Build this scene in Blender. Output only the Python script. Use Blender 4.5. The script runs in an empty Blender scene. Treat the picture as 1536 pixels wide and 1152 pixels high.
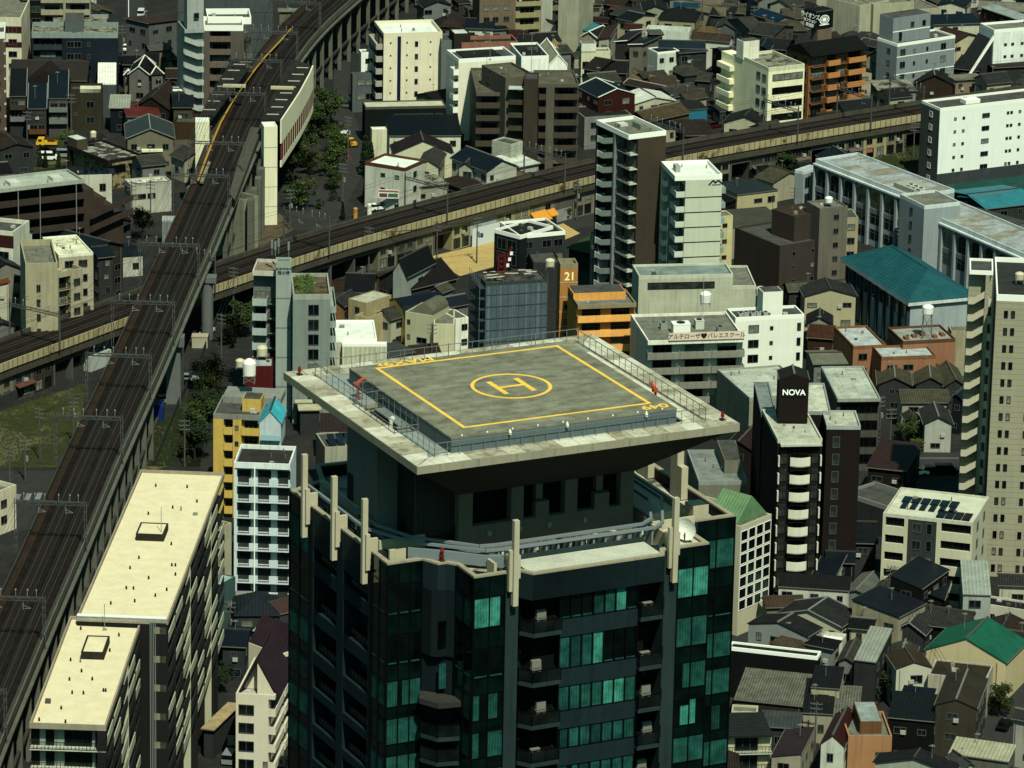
import bpy, math, random
from mathutils import Vector, Matrix
S=bpy.context.scene; COL=S.collection
rnd=random.Random(7)
CH=280.0; FL=7300.0; PITCH=math.radians(17.6); ROLL=0.0195
FW=Vector((0,math.cos(PITCH),-math.sin(PITCH))); R0=Vector((1,0,0)); U0=Vector((0,math.sin(PITCH),math.cos(PITCH)))
RV=R0*math.cos(ROLL)+U0*math.sin(ROLL); UV_=U0*math.cos(ROLL)-R0*math.sin(ROLL)
def at(x,y,z=0.0):
    d=FW+RV*((x-768)/FL)-UV_*((y-576)/FL); t=(z-CH)/d.z
    return Vector((0,0,CH))+d*t
TL={'A':(0,0,.33854),'B':(508,0,.33854),'C':(1016,0,.33854),'D':(0,380,.33854),'E':(360,330,.33854),'F':(1016,380,.33854),'G':(0,762,.33854),'H':(420,762,.33854),'I':(1016,762,.33854),
 'a1':(0,0,.16927),'a2':(180,0,.16927),'a3':(0,180,.16927),'b4':(640,0,.16927),'b5':(840,0,.16927),'c6':(1080,0,.16927),'b7':(500,150,.16927),'e8':(460,380,.16927),'X':(0,0,1)}
def T(t,p):
    o=TL[t]; return (o[0]+p[0]*o[2],o[1]+p[1]*o[2])
def atT(t,p,z=0): return at(*T(t,p),z)
# ---------------- materials
MATS={}
def nd(nt,t,**k):
    n=nt.nodes.new(t)
    for a,b in k.items(): setattr(n,a,b)
    return n
def deep(c):
    l=max(.004,.3*c[0]+.6*c[1]+.1*c[2]); k=max(.2,(l/.6)**1.15) if l<.6 else 1
    return tuple(max(0,(x*.94+l*.06)*k) for x in c)
def mat(kind,col,rough=.85,**o):
    col=deep(col)
    if 'c2' in o: o['c2']=deep(o['c2'])
    key=(kind,tuple(round(c,3) for c in col),rough,tuple(sorted(o.items())))
    if key in MATS: return MATS[key]
    m=bpy.data.materials.new(kind); m.use_nodes=True; nt=m.node_tree; L=nt.links
    b=nt.nodes['Principled BSDF']; b.inputs['Roughness'].default_value=rough
    c4=(*col,1); b.inputs['Base Color'].default_value=c4
    MATS[key]=m; b.inputs['Specular IOR Level'].default_value=.08 if kind!='plain' else .2
    if kind in('plain',):
        if 'metal' in o: b.inputs['Metallic'].default_value=o['metal']
        if 'em' in o: b.inputs['Emission Color'].default_value=c4; b.inputs['Emission Strength'].default_value=o['em']
        return m
    if kind=='glass':
        b.inputs['Specular Tint'].default_value=(.35,.8,.7,1)
        b.inputs['Roughness'].default_value=rough if rough!=.85 else .12
        b.inputs['Specular IOR Level'].default_value=.6
        tc=nd(nt,'ShaderNodeTexCoord'); n=nd(nt,'ShaderNodeTexNoise'); n.inputs['Scale'].default_value=.6
        L.new(tc.outputs['Object'],n.inputs['Vector'])
        r=nd(nt,'ShaderNodeMapRange'); r.inputs['From Min'].default_value=.35; r.inputs['From Max'].default_value=.65; r.inputs['To Min'].default_value=.4; r.inputs['To Max'].default_value=1.5
        L.new(n.outputs['Fac'],r.inputs['Value'])
        mx=nd(nt,'ShaderNodeVectorMath',operation='SCALE'); mx.inputs[0].default_value=col; L.new(r.outputs[0],mx.inputs['Scale'])  # uneven reflections imitated by noise in the glass base colour
        L.new(mx.outputs[0],b.inputs['Base Color']); return m
    tc=nd(nt,'ShaderNodeTexCoord'); out=tc.outputs['Object']
    def noise(scale,vec=None,det=4,sc3=None,rough_=.6):
        n=nd(nt,'ShaderNodeTexNoise'); n.inputs['Scale'].default_value=scale; n.inputs['Detail'].default_value=det; n.inputs['Roughness'].default_value=rough_
        v=out
        if sc3:
            mp=nd(nt,'ShaderNodeMapping'); mp.inputs['Scale'].default_value=sc3; L.new(out,mp.inputs['Vector']); v=mp.outputs[0]
        L.new(v,n.inputs['Vector']); return n.outputs['Fac']
    def rng(v,a,b_,c,d):
        r=nd(nt,'ShaderNodeMapRange'); L.new(v,r.inputs['Value'])
        for i,q in zip(('From Min','From Max','To Min','To Max'),(a,b_,c,d)): r.inputs[i].default_value=q
        return r.outputs[0]
    def mul(a,b_):
        q=nd(nt,'ShaderNodeMath',operation='MULTIPLY')
        for i,x in enumerate((a,b_)):
            if isinstance(x,(int,float)): q.inputs[i].default_value=x
            else: L.new(x,q.inputs[i])
        return q.outputs[0]
    def mth(op,a,b_=0):
        q=nd(nt,'ShaderNodeMath',operation=op)
        for i,x in enumerate((a,b_)):
            if isinstance(x,(int,float)): q.inputs[i].default_value=x
            else: L.new(x,q.inputs[i])
        return q.outputs[0]
    st=o.get('st',1.0)
    f=rng(noise(.25,det=5),.3,.7,1-.16*st,1+.12*st)
    f=mul(f,rng(noise(3.0,det=3),.3,.7,1-.07*st,1+.06*st))
    sep=nd(nt,'ShaderNodeSeparateXYZ'); L.new(out,sep.inputs[0])
    if kind=='wall':
        f=mul(f,rng(noise(1.0,det=3,sc3=(1.6,1.6,.07)),.5,.75,1.0,1-.28*st))
        if o.get('jz'):
            z=mth('FRACT',mth('MULTIPLY',sep.outputs[2],1/o['jz'])); f=mul(f,rng(z,.0,o.get('jw',.05),.45,1.0) if 0 else mth('SUBTRACT',1.0,mul(mth('LESS_THAN',z,o.get('jw',.05)),.5)))
        if o.get('jx'):
            x=mth('FRACT',mth('MULTIPLY',mth('ADD',sep.outputs[0],sep.outputs[1]),1/o['jx'])); f=mul(f,mth('SUBTRACT',1.0,mul(mth('LESS_THAN',x,.05),.22)))
    if kind=='conc':
        f=mul(f,rng(noise(.55,det=6,rough_=.7),.42,.66,1.0,1-.4*st))
        f=mul(f,rng(noise(6,det=4),.3,.75,1.1,.82))
        if o.get('pan'):
            a=mth('FRACT',mth('MULTIPLY',sep.outputs[0],1/o['pan'])); bb=mth('FRACT',mth('MULTIPLY',sep.outputs[1],1/o['pan']))
            f=mul(f,mth('SUBTRACT',1.0,mul(mth('LESS_THAN',mth('MINIMUM',a,bb),.05),.3)))
    if kind in('tile','seam'):
        ax=sep.outputs[0] if o.get('ax','x')=='x' else sep.outputs[1]; ay=sep.outputs[1] if o.get('ax','x')=='x' else sep.outputs[0]
        per=o.get('per',.42 if kind=='tile' else .6)
        w=mth('SINE',mth('MULTIPLY',ax,2*math.pi/per))
        if kind=='tile':
            g=rng(w,-1,1,.62,1.18); g2=rng(mth('FRACT',mth('MULTIPLY',ay,1/.45)),0,1,.82,1.1)
            f=mul(mul(f,g),g2); f=mul(f,rng(noise(.9,det=5),.35,.65,.75,1.25))
        else:
            g=mth('SUBTRACT',1.0,mul(mth('GREATER_THAN',w,.82),-.35)); f=mul(f,g); f=mul(f,rng(noise(.6,det=5),.35,.7,.85,1.12))
        bp=nd(nt,'ShaderNodeBump'); bp.inputs['Strength'].default_value=.5; bp.inputs['Distance'].default_value=.06; L.new(w,bp.inputs['Height']); L.new(bp.outputs[0],b.inputs['Normal'])
    if kind=='curtain':
        w=mth('SINE',mth('ADD',mth('MULTIPLY',mth('ADD',sep.outputs[0],sep.outputs[1]),26),mul(noise(.8,det=1),4)))
        f=mul(f,rng(w,-1,1,.72,1.1)); f=mul(f,rng(noise(.9,det=2),.35,.65,.6,1.3))
    if kind=='stain':   # colour a with patches of colour b
        pass
    sc=nd(nt,'ShaderNodeVectorMath',operation='SCALE'); sc.inputs[0].default_value=col; L.new(f,sc.inputs['Scale'])
    res=sc.outputs[0]
    if 'c2' in o:
        mx=nd(nt,'ShaderNodeMix',data_type='RGBA'); L.new(rng(noise(o.get('s2',.5),det=6,rough_=.65,sc3=o.get('sc',None)),o.get('t0',.48),o.get('t1',.6),0,1),mx.inputs['Factor'])
        L.new(res,mx.inputs[6]); 
        s2=nd(nt,'ShaderNodeVectorMath',operation='SCALE'); s2.inputs[0].default_value=o['c2']; L.new(f,s2.inputs['Scale']); L.new(s2.outputs[0],mx.inputs[7]); res=mx.outputs[2]
    L.new(res,b.inputs['Base Color'])
    return m
def W(r,g,b_,**k): return mat('wall',(r,g,b_),.85,**k)
def P(r,g,b_,rough=.7,**k): return mat('plain',(r,g,b_),rough,**k)
# ---------------- mesh builder
class MB:
    def __init__(s): s.v=[];s.f=[];s.m=[]
    def quad(s,*pts,mi=0):
        n=len(s.v); s.v+= [tuple(p) for p in pts]; s.f.append(tuple(range(n,n+len(pts)))); s.m.append(mi); return s
    def box(s,x0,y0,z0,x1,y1,z1,mi=0):
        return s.prism([(x0,y0),(x1,y0),(x1,y1),(x0,y1)],z0,z1,mi)
    def prism(s,poly,z0,z1,mi=0,top=None):
        n=len(s.v);k=len(poly)
        a=sum(poly[i][0]*poly[(i+1)%k][1]-poly[(i+1)%k][0]*poly[i][1] for i in range(k))
        if a<0: poly=poly[::-1]
        s.v+=[(p[0],p[1],z0) for p in poly]+[(p[0],p[1],z1) for p in poly]
        s.f.append(tuple(range(n+k-1,n-1,-1))); s.m.append(mi)
        s.f.append(tuple(range(n+k,n+2*k))); s.m.append(mi if top is None else top)
        for i in range(k):
            j=(i+1)%k; s.f.append((n+i,n+j,n+k+j,n+k+i)); s.m.append(mi)
        return s
    def ext(s,prof,axis,a,b_,mi=0):
        # profile in (t,z) extruded along axis 'x' (t=y) or 'y' (t=x)
        n=len(s.v);k=len(prof)
        if axis=='x': s.v+=[(a,p[0],p[1]) for p in prof]+[(b_,p[0],p[1]) for p in prof]
        else: s.v+=[(p[0],a,p[1]) for p in prof]+[(p[0],b_,p[1]) for p in prof]
        f1=tuple(range(n,n+k)); f2=tuple(range(n+2*k-1,n+k-1,-1))
        s.f+=[f1,f2]; s.m+=[mi,mi]
        for i in range(k):
            j=(i+1)%k; s.f.append((n+i,n+k+i,n+k+j,n+j)); s.m.append(mi)
        return s
    def tube(s,a,b_,r,n=5,mi=0,r2=None):
        a=Vector(a);b_=Vector(b_);d=(b_-a)
        if d.length<1e-6: return s
        d.normalize(); u=d.orthogonal().normalized(); w=d.cross(u); r2=r if r2 is None else r2
        k=len(s.v)
        for q,rr in((a,r),(b_,r2)):
            for i in range(n):
                t=2*math.pi*i/n; s.v.append(tuple(q+(u*math.cos(t)+w*math.sin(t))*rr))
        for i in range(n):
            j=(i+1)%n; s.f.append((k+i,k+j,k+n+j,k+n+i)); s.m.append(mi)
        s.f.append(tuple(range(k+n-1,k-1,-1))); s.m.append(mi); s.f.append(tuple(range(k+n,k+2*n))); s.m.append(mi)
        return s
    def bar(s,a,b_,w,h,mi=0):
        a=Vector(a);b_=Vector(b_);d=(b_-a)
        if d.length<1e-6: return s
        d.normalize(); u=d.cross(Vector((0,0,1)))
        if u.length<1e-3: u=Vector((1,0,0))
        u.normalize(); v=u.cross(d)
        k=len(s.v)
        for q in(a,b_):
            for x,y in((-1,-1),(1,-1),(1,1),(-1,1)): s.v.append(tuple(q+u*(x*w/2)+v*(y*h/2)))
        for f in((0,1,5,4),(1,2,6,5),(2,3,7,6),(3,0,4,7),(3,2,1,0),(4,5,6,7)): s.f.append(tuple(k+i for i in f)); s.m.append(mi)
        return s
    def cone(s,c,r,h,n=8,r2=0,mi=0): return s.tube(c,(c[0],c[1],c[2]+h),r,n,mi,max(r2,.001))
    def mesh(s,name,mats):
        me=bpy.data.meshes.new(name); me.from_pydata(s.v,[],s.f)
        for m in mats: me.materials.append(m)
        if len(mats)>1: me.polygons.foreach_set('material_index',s.m)
        me.update(); return me
    def build(s,name,mats,parent=None,**k):
        if not isinstance(mats,(list,tuple)): mats=[mats]
        return link(s.mesh(name,mats),name,parent,**k)
def link(me,name,parent=None,loc=None,rz=None,label=None,cat=None,group=None,kind=None,smooth=False):
    o=bpy.data.objects.new(name,me); COL.objects.link(o)
    if parent: o.parent=parent
    if loc is not None: o.location=loc
    if rz is not None: o.rotation_euler=(0,0,rz)
    tag(o,label,cat,group,kind)
    if smooth and me:
        me.polygons.foreach_set('use_smooth',[True]*len(me.polygons))
    return o
def tag(o,label=None,cat=None,group=None,kind=None):
    if label: o['label']=label
    if cat: o['category']=cat
    if group: o['group']=group
    if kind: o['kind']=kind
    return o
def thing(name,label,cat,loc=(0,0,0),rz=0,group=None): return link(None,name,None,loc,rz,label,cat,group)
def dup(root,loc,rz,label,group=None,sc=None):
    r=root.copy(); COL.objects.link(r); r.location=loc; r.rotation_euler=(0,0,rz); r['label']=label
    if group: r['group']=group
    if sc: r.scale=sc
    for ch in list(root.children):
        c=ch.copy(); COL.objects.link(c); c.parent=r
        for g in list(ch.children):
            d=g.copy(); COL.objects.link(d); d.parent=c
    return r
# ---------------- windows / balconies (cached meshes)
FR=P(.22,.24,.23,.5,metal=.3); FRD=P(.03,.035,.035,.5); FRW=P(.6,.62,.58,.5)
GL=[mat('glass',(.012,.016,.018)),mat('glass',(.02,.035,.035)),mat('glass',(.09,.11,.1)),mat('glass',(.008,.01,.012)),mat('glass',(.03,.04,.04)),mat('curtain',(.3,.31,.26),.4)]
CURT=mat('curtain',(.22,.23,.19),.6)
CACHE={}
def cmesh(key,fn):
    if key not in CACHE: CACHE[key]=fn()
    return CACHE[key]
def winmesh(w,h,nm,fm):
    def f():
        b=MB(); t=.09
        b.box(-w/2-t,-.07,-h/2-t,-w/2,.0,h/2+t); b.box(w/2,-.07,-h/2-t,w/2+t,.0,h/2+t)
        b.box(-w/2,-.09,-h/2-t,w/2,.0,-h/2); b.box(-w/2,-.07,h/2,w/2,.0,h/2+t)
        for i in range(1,nm): x=-w/2+w*i/nm; b.box(x-.035,-.06,-h/2,x+.035,0,h/2)
        return b.mesh('window',[fm])
    return cmesh(('w',round(w,2),round(h,2),nm,fm.name),f)
def panemesh(w,h,gm):
    def f():
        b=MB(); b.box(-w/2,-.03,-h/2,w/2,0,h/2); return b.mesh('pane',[gm])
    return cmesh(('p',round(w,2),round(h,2),gm.name),f)
def facemat(B,f,s,z,base=None):
    rec=B['rec'].get(f,0) if base is None else base
    if f=='F': return (s*B['w'],rec,z),0.0
    if f=='S': return (rec,s*B['d'],z),-math.pi/2
    if f=='R': return (B['w']-rec,s*B['d'],z),math.pi/2
    if f=='K': return (s*B['w'],B['d']-rec,z),math.pi
def fl_len(B,f): return B['w'] if f in 'FK' else B['d']
def win(B,f,s,z,w,h,nm=2,fm=None,g=None,base=None,name='window'):
    loc,rz=facemat(B,f,s,z,base); w=round(w,1);h=round(h,1)
    o=link(winmesh(w,h,nm,fm or FR),name,B['root'],loc,rz)
    link(panemesh(w,h,g or rnd.choice(GL)),'pane',o)
    return o
def wins(B,f,cols,n,w,h,top=1.5,fl=2.9,nm=2,fm=None,g=None,base=None,k0=0):
    z0=B['zt']-B['par']-.3-top
    for k in range(k0,n):
        z=z0-k*fl
        if z-h/2<.3: break
        for c in cols: win(B,f,c,z,w,h,nm,fm,g,base)
def balcmesh(L,dep,h,m,kind):
    def f():
        b=MB(); b.box(0,-dep,-.16,L,0,0,0)
        if kind=='solid':
            b.box(0,-dep,0,L,-dep+.12,h); b.box(0,-dep+.12,0,.1,0,h); b.box(L-.1,-dep+.12,0,L,0,h)
            return b.mesh('balcony',[m])
        b.box(0,-dep,h-.07,L,-dep+.07,h,1); b.box(0,-dep+.07,h-.07,.07,0,h,1); b.box(L-.07,-dep+.07,h-.07,L,0,h,1)
        if kind=='glass': b.box(.03,-dep+.02,.08,L-.03,-dep+.05,h-.07,2)
        n=max(3,int(L/.5)) if kind=='rail' else max(2,int(L/1.6))
        if kind=='rail': b.box(0,-dep+.02,0,L,-dep+.05,.12,1)
        for i in range(n+1):
            x=.03+(L-.06)*i/n; b.box(x-.03,-dep+.01,0,x+.03,-dep+.06,h-.07,1)
        if kind=='rail':
            n=max(8,int(L/.22))
            for i in range(n+1):
                x=.03+(L-.06)*i/n; b.box(x-.015,-dep+.02,.1,x+.015,-dep+.05,h-.07,1)
        return b.mesh('balcony',[m,FRD,GL[2]])
    return cmesh(('b',round(L,2),dep,h,m.name,kind),f)
def balcs(B,f,spans,n,dep=1.3,h=1.1,top=2.7,fl=2.9,m=None,kind='solid',doors=True,base=None,k0=0,split=1):
    z0=B['zt']-B['par']-.3-top
    for k in range(k0,n):
        z=z0-k*fl
        if z<.5: break
        for (a,b_) in spans:
            L=round(abs(b_-a)*fl_len(B,f),1); s=a if f in('F','R') else b_
            if f=='K': s=b_
            loc,rz=facemat(B,f,s,z,base)
            link(balcmesh(L,dep,h,m or B['wm'],kind),'balcony',B['root'],loc,rz)
            if doors:
                q=(a+b_)/2; nn=max(1,int(L/4.5))
                for i in range(nn):
                    c=a+(b_-a)*(i+.5)/nn
                    win(B,f,c,z+1.08,min(L/nn*.72,3.4),2.0,3 if L/nn>3 else 2,FR,None,base)
def fills(B,f,spans,m=None,name='wall_panel',d0=0,z0=0,z1=None):
    rec=B['rec'].get(f,0); z1=z1 or B['zt']-B['par']-.303
    for a,b_ in spans:
        b=MB()
        if f=='F': b.box(a*B['w'],d0,z0,b_*B['w'],rec,z1)
        elif f=='S': b.box(d0,a*B['d'],z0,rec,b_*B['d'],z1)
        elif f=='R': b.box(B['w']-rec,a*B['d'],z0,B['w']-d0,b_*B['d'],z1)
        b.build(name,m or B['wm'],B['root'])
FOOT=[]
RDG=[P(.14,.14,.12),P(.2,.2,.18),P(.28,.28,.25),P(.18,.15,.12)]; GUT=P(.26,.26,.23)
def frame(t,L,N,R,z):
    l=atT(t,L,z);n=atT(t,N,z);r=atT(t,R,z)
    vr=(r-n);vl=(l-n)
    aR=math.atan2(vr.y,vr.x); aL=math.atan2(vl.y,vl.x)-math.pi/2
    if aL<-math.pi: aL+=2*math.pi
    d=(aL-aR+math.pi)%(2*math.pi)-math.pi
    wr,wl=vr.length,vl.length
    d=max(-.6,min(.6,d)); a=aR+d*min(.5,.35*wl/(wr+wl)*2)
    ex=Vector((math.cos(a),math.sin(a),0)); ey=Vector((-ex.y,ex.x,0))
    return n,a,abs(vr.dot(ex)),max(abs(vl.dot(ey)),1.5)
def bld(label,t,L,N,R,z,wall,roof,name='apartment_building',cat='apartment block',par=.8,rec=None,zb=0,rim=None,group=None,maxd=None):
    n,a,w,d=frame(t,L,N,R,z)
    if maxd: d=min(d,maxd)
    root=thing(name,label,cat,(n.x,n.y,zb),a,group); zt=z-zb
    B=dict(root=root,w=w,d=d,zt=zt,par=par,rec=rec or {},wm=wall,a=a,n=n)
    r=B['rec']; top=zt-par-.3
    MB().box(r.get('S',0),r.get('F',0),0,w-r.get('R',0),d-r.get('K',0),top).build('wall',wall,root)
    i=.26 if par>.05 else -.0
    MB().box(i,i,top+.002,w-i,d-i,top+.3).build('roof',roof,root)
    if par>.05:
        b=MB(); z0=top+.004
        b.box(0,0,z0,w,.25,zt); b.box(0,d-.25,z0,w,d,zt); b.box(0,.25,z0,.25,d-.25,zt); b.box(w-.25,.25,z0,w,d-.25,zt)
        b.build('parapet',rim or wall,root)
    FOOT.append((n,a,w,d,z,label))
    if par>.15 and w>5 and d>4 and name in('apartment_building','house','office_building','workshop'):
        for k in range(rnd.randint(2,5)):
            x=rnd.uniform(.12,.88)*w;y=rnd.uniform(.2,.85)*d; s=rnd.uniform(.12,.5); h=rnd.uniform(.25,.7)
            if rnd.random()<.5: MB().box(x-s,y-s*.7,zt-par-.01,x+s,y+s*.7,zt-par+h).build('roof_vent_box',P(*rnd.choice([(.45,.46,.4),(.2,.2,.18),(.35,.33,.25)])),root)
            else: MB().cone((x,y,zt-par-.01),.1,.7,6,.1).build('vent_pipe',P(.25,.25,.22),root)
    return B
def part(B,name,m,*boxes,dz=0):
    b=MB()
    for q in boxes:
        x0,y0,z0,x1,y1,z1=q; b.box(x0,y0,z0+dz,x1,y1,z1+dz)
    return b.build(name,m,B['root'])
def rbox(B,name,m,fx0,fy0,fx1,fy1,h,z0=None,roofm=None):
    # box on the roof given by fractions of the footprint
    z=B['zt']-B['par'] if z0 is None else z0
    w,d=B['w'],B['d']
    o=MB().box(fx0*w,fy0*d,z,fx1*w,fy1*d,z+h).build(name,m,B['root'])
    if roofm: MB().box(fx0*w+.15,fy0*d+.15,z+h+.002,fx1*w-.15,fy1*d-.15,z+h+.06).build('roof_slab',roofm,B['root'])
    return o
def bandw(B,f,s0,s1,n,h=1.3,top=1.4,fl=2.9,nm=5,g=None,k0=0,base=None,fm=None):
    wins(B,f,[(s0+s1)/2],n,abs(s1-s0)*fl_len(B,f),h,top,fl,nm,fm or FRD,g,base,k0)
def stairs(B,f,s0,s1,n,top=3.0,fl=2.9,m=None,dep=1.4,flip=False,flat=.3,rise=1.3,h=1.15):
    Lh=round(abs(s1-s0)*fl_len(B,f),1)
    def mk():
        b=MB(); a=Lh*flat
        pr=[(0,0),(a,0),(Lh,rise),(Lh,rise+h),(a,h),(0,h)]
        if flip: pr=[(Lh-x,z) for x,z in pr][::-1]
        k=len(b.v); b.ext([(x,z) for x,z in pr],'y',-dep,-dep+.14)
        b.box(0 if not flip else Lh-a,-dep+.14,-.1,a if not flip else Lh,0,.05)
        pr2=[(a,-.1),(Lh,rise-.1),(Lh,rise+.06),(a,.06)]
        if flip: pr2=[(Lh-x,z) for x,z in pr2][::-1]
        b.ext(pr2,'y',-dep+.14,0)
        return b.mesh('stair_flight',[m or B['wm']])
    me=cmesh(('st',Lh,dep,flip,flat,rise,(m or B['wm']).name),mk)
    z0=B['zt']-B['par']-.3-top
    for k in range(n):
        z=z0-k*fl
        if z<.3: break
        s=s0 if f in('F','R') else s1
        loc,rz=facemat(B,f,s,z); link(me,'stair_flight',B['root'],loc,rz)
# ---------------- houses
def house(label,t,L,N,R,ze,kind,rise,wall,roof,ov=.35,name='house',cat='house',nf=None,trim=None,r0=.5,wn=True,group=None,zb=0,fmw=None,world=None,th=.16):
    if world: n,a,w,d=world
    else: n,a,w,d=frame(t,L,N,R,ze)
    root=thing(name,label,cat,(n.x,n.y,zb),a,group); ze-=zb
    w=max(w,2.2)
    B=dict(root=root,w=w,d=d,zt=ze,par=0,rec={'F':ov,'S':ov,'R':ov,'K':ov},wm=wall,a=a,n=n)
    if isinstance(roof,tuple):
        k_,c_=roof[0],roof[1]; ax='x' if kind in('x','hip','shb','shf') else 'y'
        roof=mat(k_,c_,.75 if k_=='tile' else .5,ax=ax)
    wi=ov
    if kind in('x','shb','shf'):
        D=d
    else: D=w
    if kind=='hip':
        MB().box(wi,wi,0,w-wi,d-wi,ze-.05).build('wall',wall,root)
        h=min(w,d)/2*.98; b=MB()
        if w>=d: r1,r2=(h,d/2),(w-h,d/2)
        else: r1,r2=(w/2,h),(w/2,d-h)
        e=[(0,0),(w,0),(w,d),(0,d)]
        z1=ze+rise
        k=len(b.v); b.v+=[(x,y,ze) for x,y in e]+[(r1[0],r1[1],z1),(r2[0],r2[1],z1)]
        if w>=d: fs=[(0,1,5,4),(1,2,5),(2,3,4,5),(3,0,4)]
        else: fs=[(0,1,4),(1,2,5,4),(2,3,5),(3,0,4,5)]
        b.f+=fs; b.m+=[0]*4; 
        b.quad((0,0,ze-.0),(0,d,ze-.0),(w,d,ze-.0),(w,0,ze-.0)); 
        b.build('roof',roof,root)
        if trim:
            c=MB()
            for p,q in(((0,0),r1),((w,0),r2 if w>=d else r1),((w,d),r2),((0,d),r1 if w>=d else r2)): c.bar((p[0],p[1],ze+.05),(q[0],q[1],z1+.05),.22,.14)
            c.bar((r1[0],r1[1],z1+.07),(r2[0],r2[1],z1+.07),.26,.16); c.build('ridge_tiles',trim,root)
        B['top']=ze+rise
    else:
        if kind in('x','y'):
            pr=[(0,ze),(r0*D,ze+rise),(D,ze)]
        elif kind in('shb','shr'): pr=[(0,ze),(D,ze+rise)]
        elif kind in('shf','shl'): pr=[(0,ze+rise),(D,ze)]
        elif kind=='flat': pr=[(0,ze),(D,ze)]
        elif kind in('mx','my'):  # gambrel / mansard
            pr=[(0,ze-1.4),(.16*D,ze+.6),(.5*D,ze+rise),(.84*D,ze+.6),(D,ze-1.4)]
        ax='x' if kind in('x','shb','shf','flat','mx') else 'y'
        if kind=='flat' : D=d; pr=[(0,ze),(D,ze)]
        if kind=='mx': pr=[(p/D*d,z) for p,z in pr]; D=d
        Lx=w if ax=='x' else d
        top=[(p,z) for p,z in pr]; bot=[(p,z-th) for p,z in pr][::-1]
        MB().ext(top+bot,ax,0,Lx).build('roof',roof,root)
        # walls follow profile
        def zat(x):
            for (p,z),(q,z2) in zip(pr,pr[1:]):
                if p-1e-6<=x<=q+1e-6: return z+(z2-z)*(x-p)/(q-p)
            return ze
        wp=[(wi,0),(D-wi,0),(D-wi,zat(D-wi)-th-.01)]+[(p,z-th-.01) for p,z in pr[1:-1][::-1]]+[(wi,zat(wi)-th-.01)]
        MB().ext(wp,ax,wi,Lx-wi).build('wall',wall,root)
        if trim:
            c=MB()
            for X in(0.0,Lx):
                for (p,z),(q,z2) in zip(pr,pr[1:]):
                    A=(X,p,z+.05) if ax=='x' else (p,X,z+.05); Q=(X,q,z2+.05) if ax=='x' else (q,X,z2+.05)
                    c.bar(A,Q,.16,.16)
            if kind in('x','y'):
                A=(0,r0*D,ze+rise+.08) if ax=='x' else (r0*D,0,ze+rise+.08); Q=(Lx,r0*D,ze+rise+.08) if ax=='x' else (r0*D,Lx,ze+rise+.08)
                c.bar(A,Q,.25,.16)
            c.build('roof_trim',trim,root)
        B['top']=ze+rise; B['zat']=zat; B['ax']=ax
        if kind in('x','y') and not trim:
            zz=ze+rise+.06; q=MB()
            q.bar((0,r0*D,zz),(Lx,r0*D,zz),.3,.2) if ax=='x' else q.bar((r0*D,0,zz),(r0*D,Lx,zz),.3,.2); q.build('ridge_tiles',rnd.choice(RDG),root)
        if len(pr)>=2 and kind not in('mx','my'):
            for (p,z) in ((pr[0]),(pr[-1])):
                s_=-.07 if p<.1 else .07; z-=.12
                q=MB(); q.bar((0,p+s_,z),(Lx,p+s_,z),.12,.12) if ax=='x' else q.bar((p+s_,0,z),(p+s_,Lx,z),.12,.12); q.build('gutter',GUT,root)
    FOOT.append((n,a,w,d,ze+rise+zb,label))
    if name in('house','row_house') and B['w']>4:
        if rnd.random()<.55:
            x,y=w*rnd.uniform(.3,.7),d*rnd.uniform(.3,.7); q=MB().tube((x,y,ze-.3),(x,y,ze+rise+1.6),.035,4)
            for k in range(4): q.bar((x-.5+.08*k,y-.3+.2*k,ze+rise+1.5),(x+.5-.08*k,y-.3+.2*k,ze+rise+1.5),.035,.035)
            q.bar((x,y-.4,ze+rise+1.5),(x,y+.4,ze+rise+1.5),.04,.04); q.build('tv_antenna',P(.35,.36,.33,.4),root)
        if rnd.random()<.5:
            x=w*rnd.uniform(.25,.75); MB().box(x-.4,ov-.35,ze-2.6,x+.4,ov-.002,ze-2.0).build('air_conditioner_box',P(.42,.43,.38),root)
        if rnd.random()<.35:
            x=w*rnd.choice([.12,.88]); MB().box(x-.05,ov-.09,0,x+.05,ov-.002,ze-.3).build('downpipe',P(.25,.25,.22),root)
    if wn:
        nf=nf or max(1,int(ze/2.7)); fl=ze/nf
        fs=['F']
        if a>.12: fs.append('S')
        if a<-.05 or n.x<-20: fs.append('R')
        for f in fs:
            Lf=fl_len(B,f)-2*ov
            for k in range(nf):
                z=ze-fl*(k+.5)-.1
                if kind in('mx','my') : z-=.8
                if kind in('shf','shl') and k==0: pass
                c=max(1,int(Lf/3.2))
                for i in range(c):
                    if rnd.random()<.08: continue
                    s=(i+.5+rnd.uniform(-.12,.12))/c
                    ww=rnd.choice([.8,1.2,1.6,1.6,1.8]); hh=rnd.choice([.8,1.0,1.2,1.2])
                    if ww>Lf*.6: ww=round(Lf*.5,1)
                    if z-hh/2>.4: win(B,f,s,z,ww,hh,2,fmw)
    return B
CREAM=W(.56,.53,.38);WHITE=W(.68,.7,.64);LG=W(.4,.44,.42);GR=W(.27,.29,.28);DG=W(.11,.12,.12);BG=W(.4,.37,.27);BR=W(.16,.12,.095);DB=W(.055,.04,.035);NAVY=W(.02,.035,.055);OLV=W(.12,.11,.07);BLK=W(.018,.02,.022);YEL=W(.62,.4,.07);ORG=W(.42,.17,.05);TEALW=W(.03,.2,.22)
MID=W(.33,.34,.29);PGRN=W(.42,.47,.4)
RC=mat('conc',(.3,.31,.24));RCG=mat('conc',(.2,.21,.19));RW=mat('conc',(.62,.66,.6),st=.5);RD=mat('conc',(.06,.065,.065));RM=mat('conc',(.36,.37,.28),c2=(.1,.1,.07));RCR=mat('conc',(.64,.56,.36),st=.28)
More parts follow.
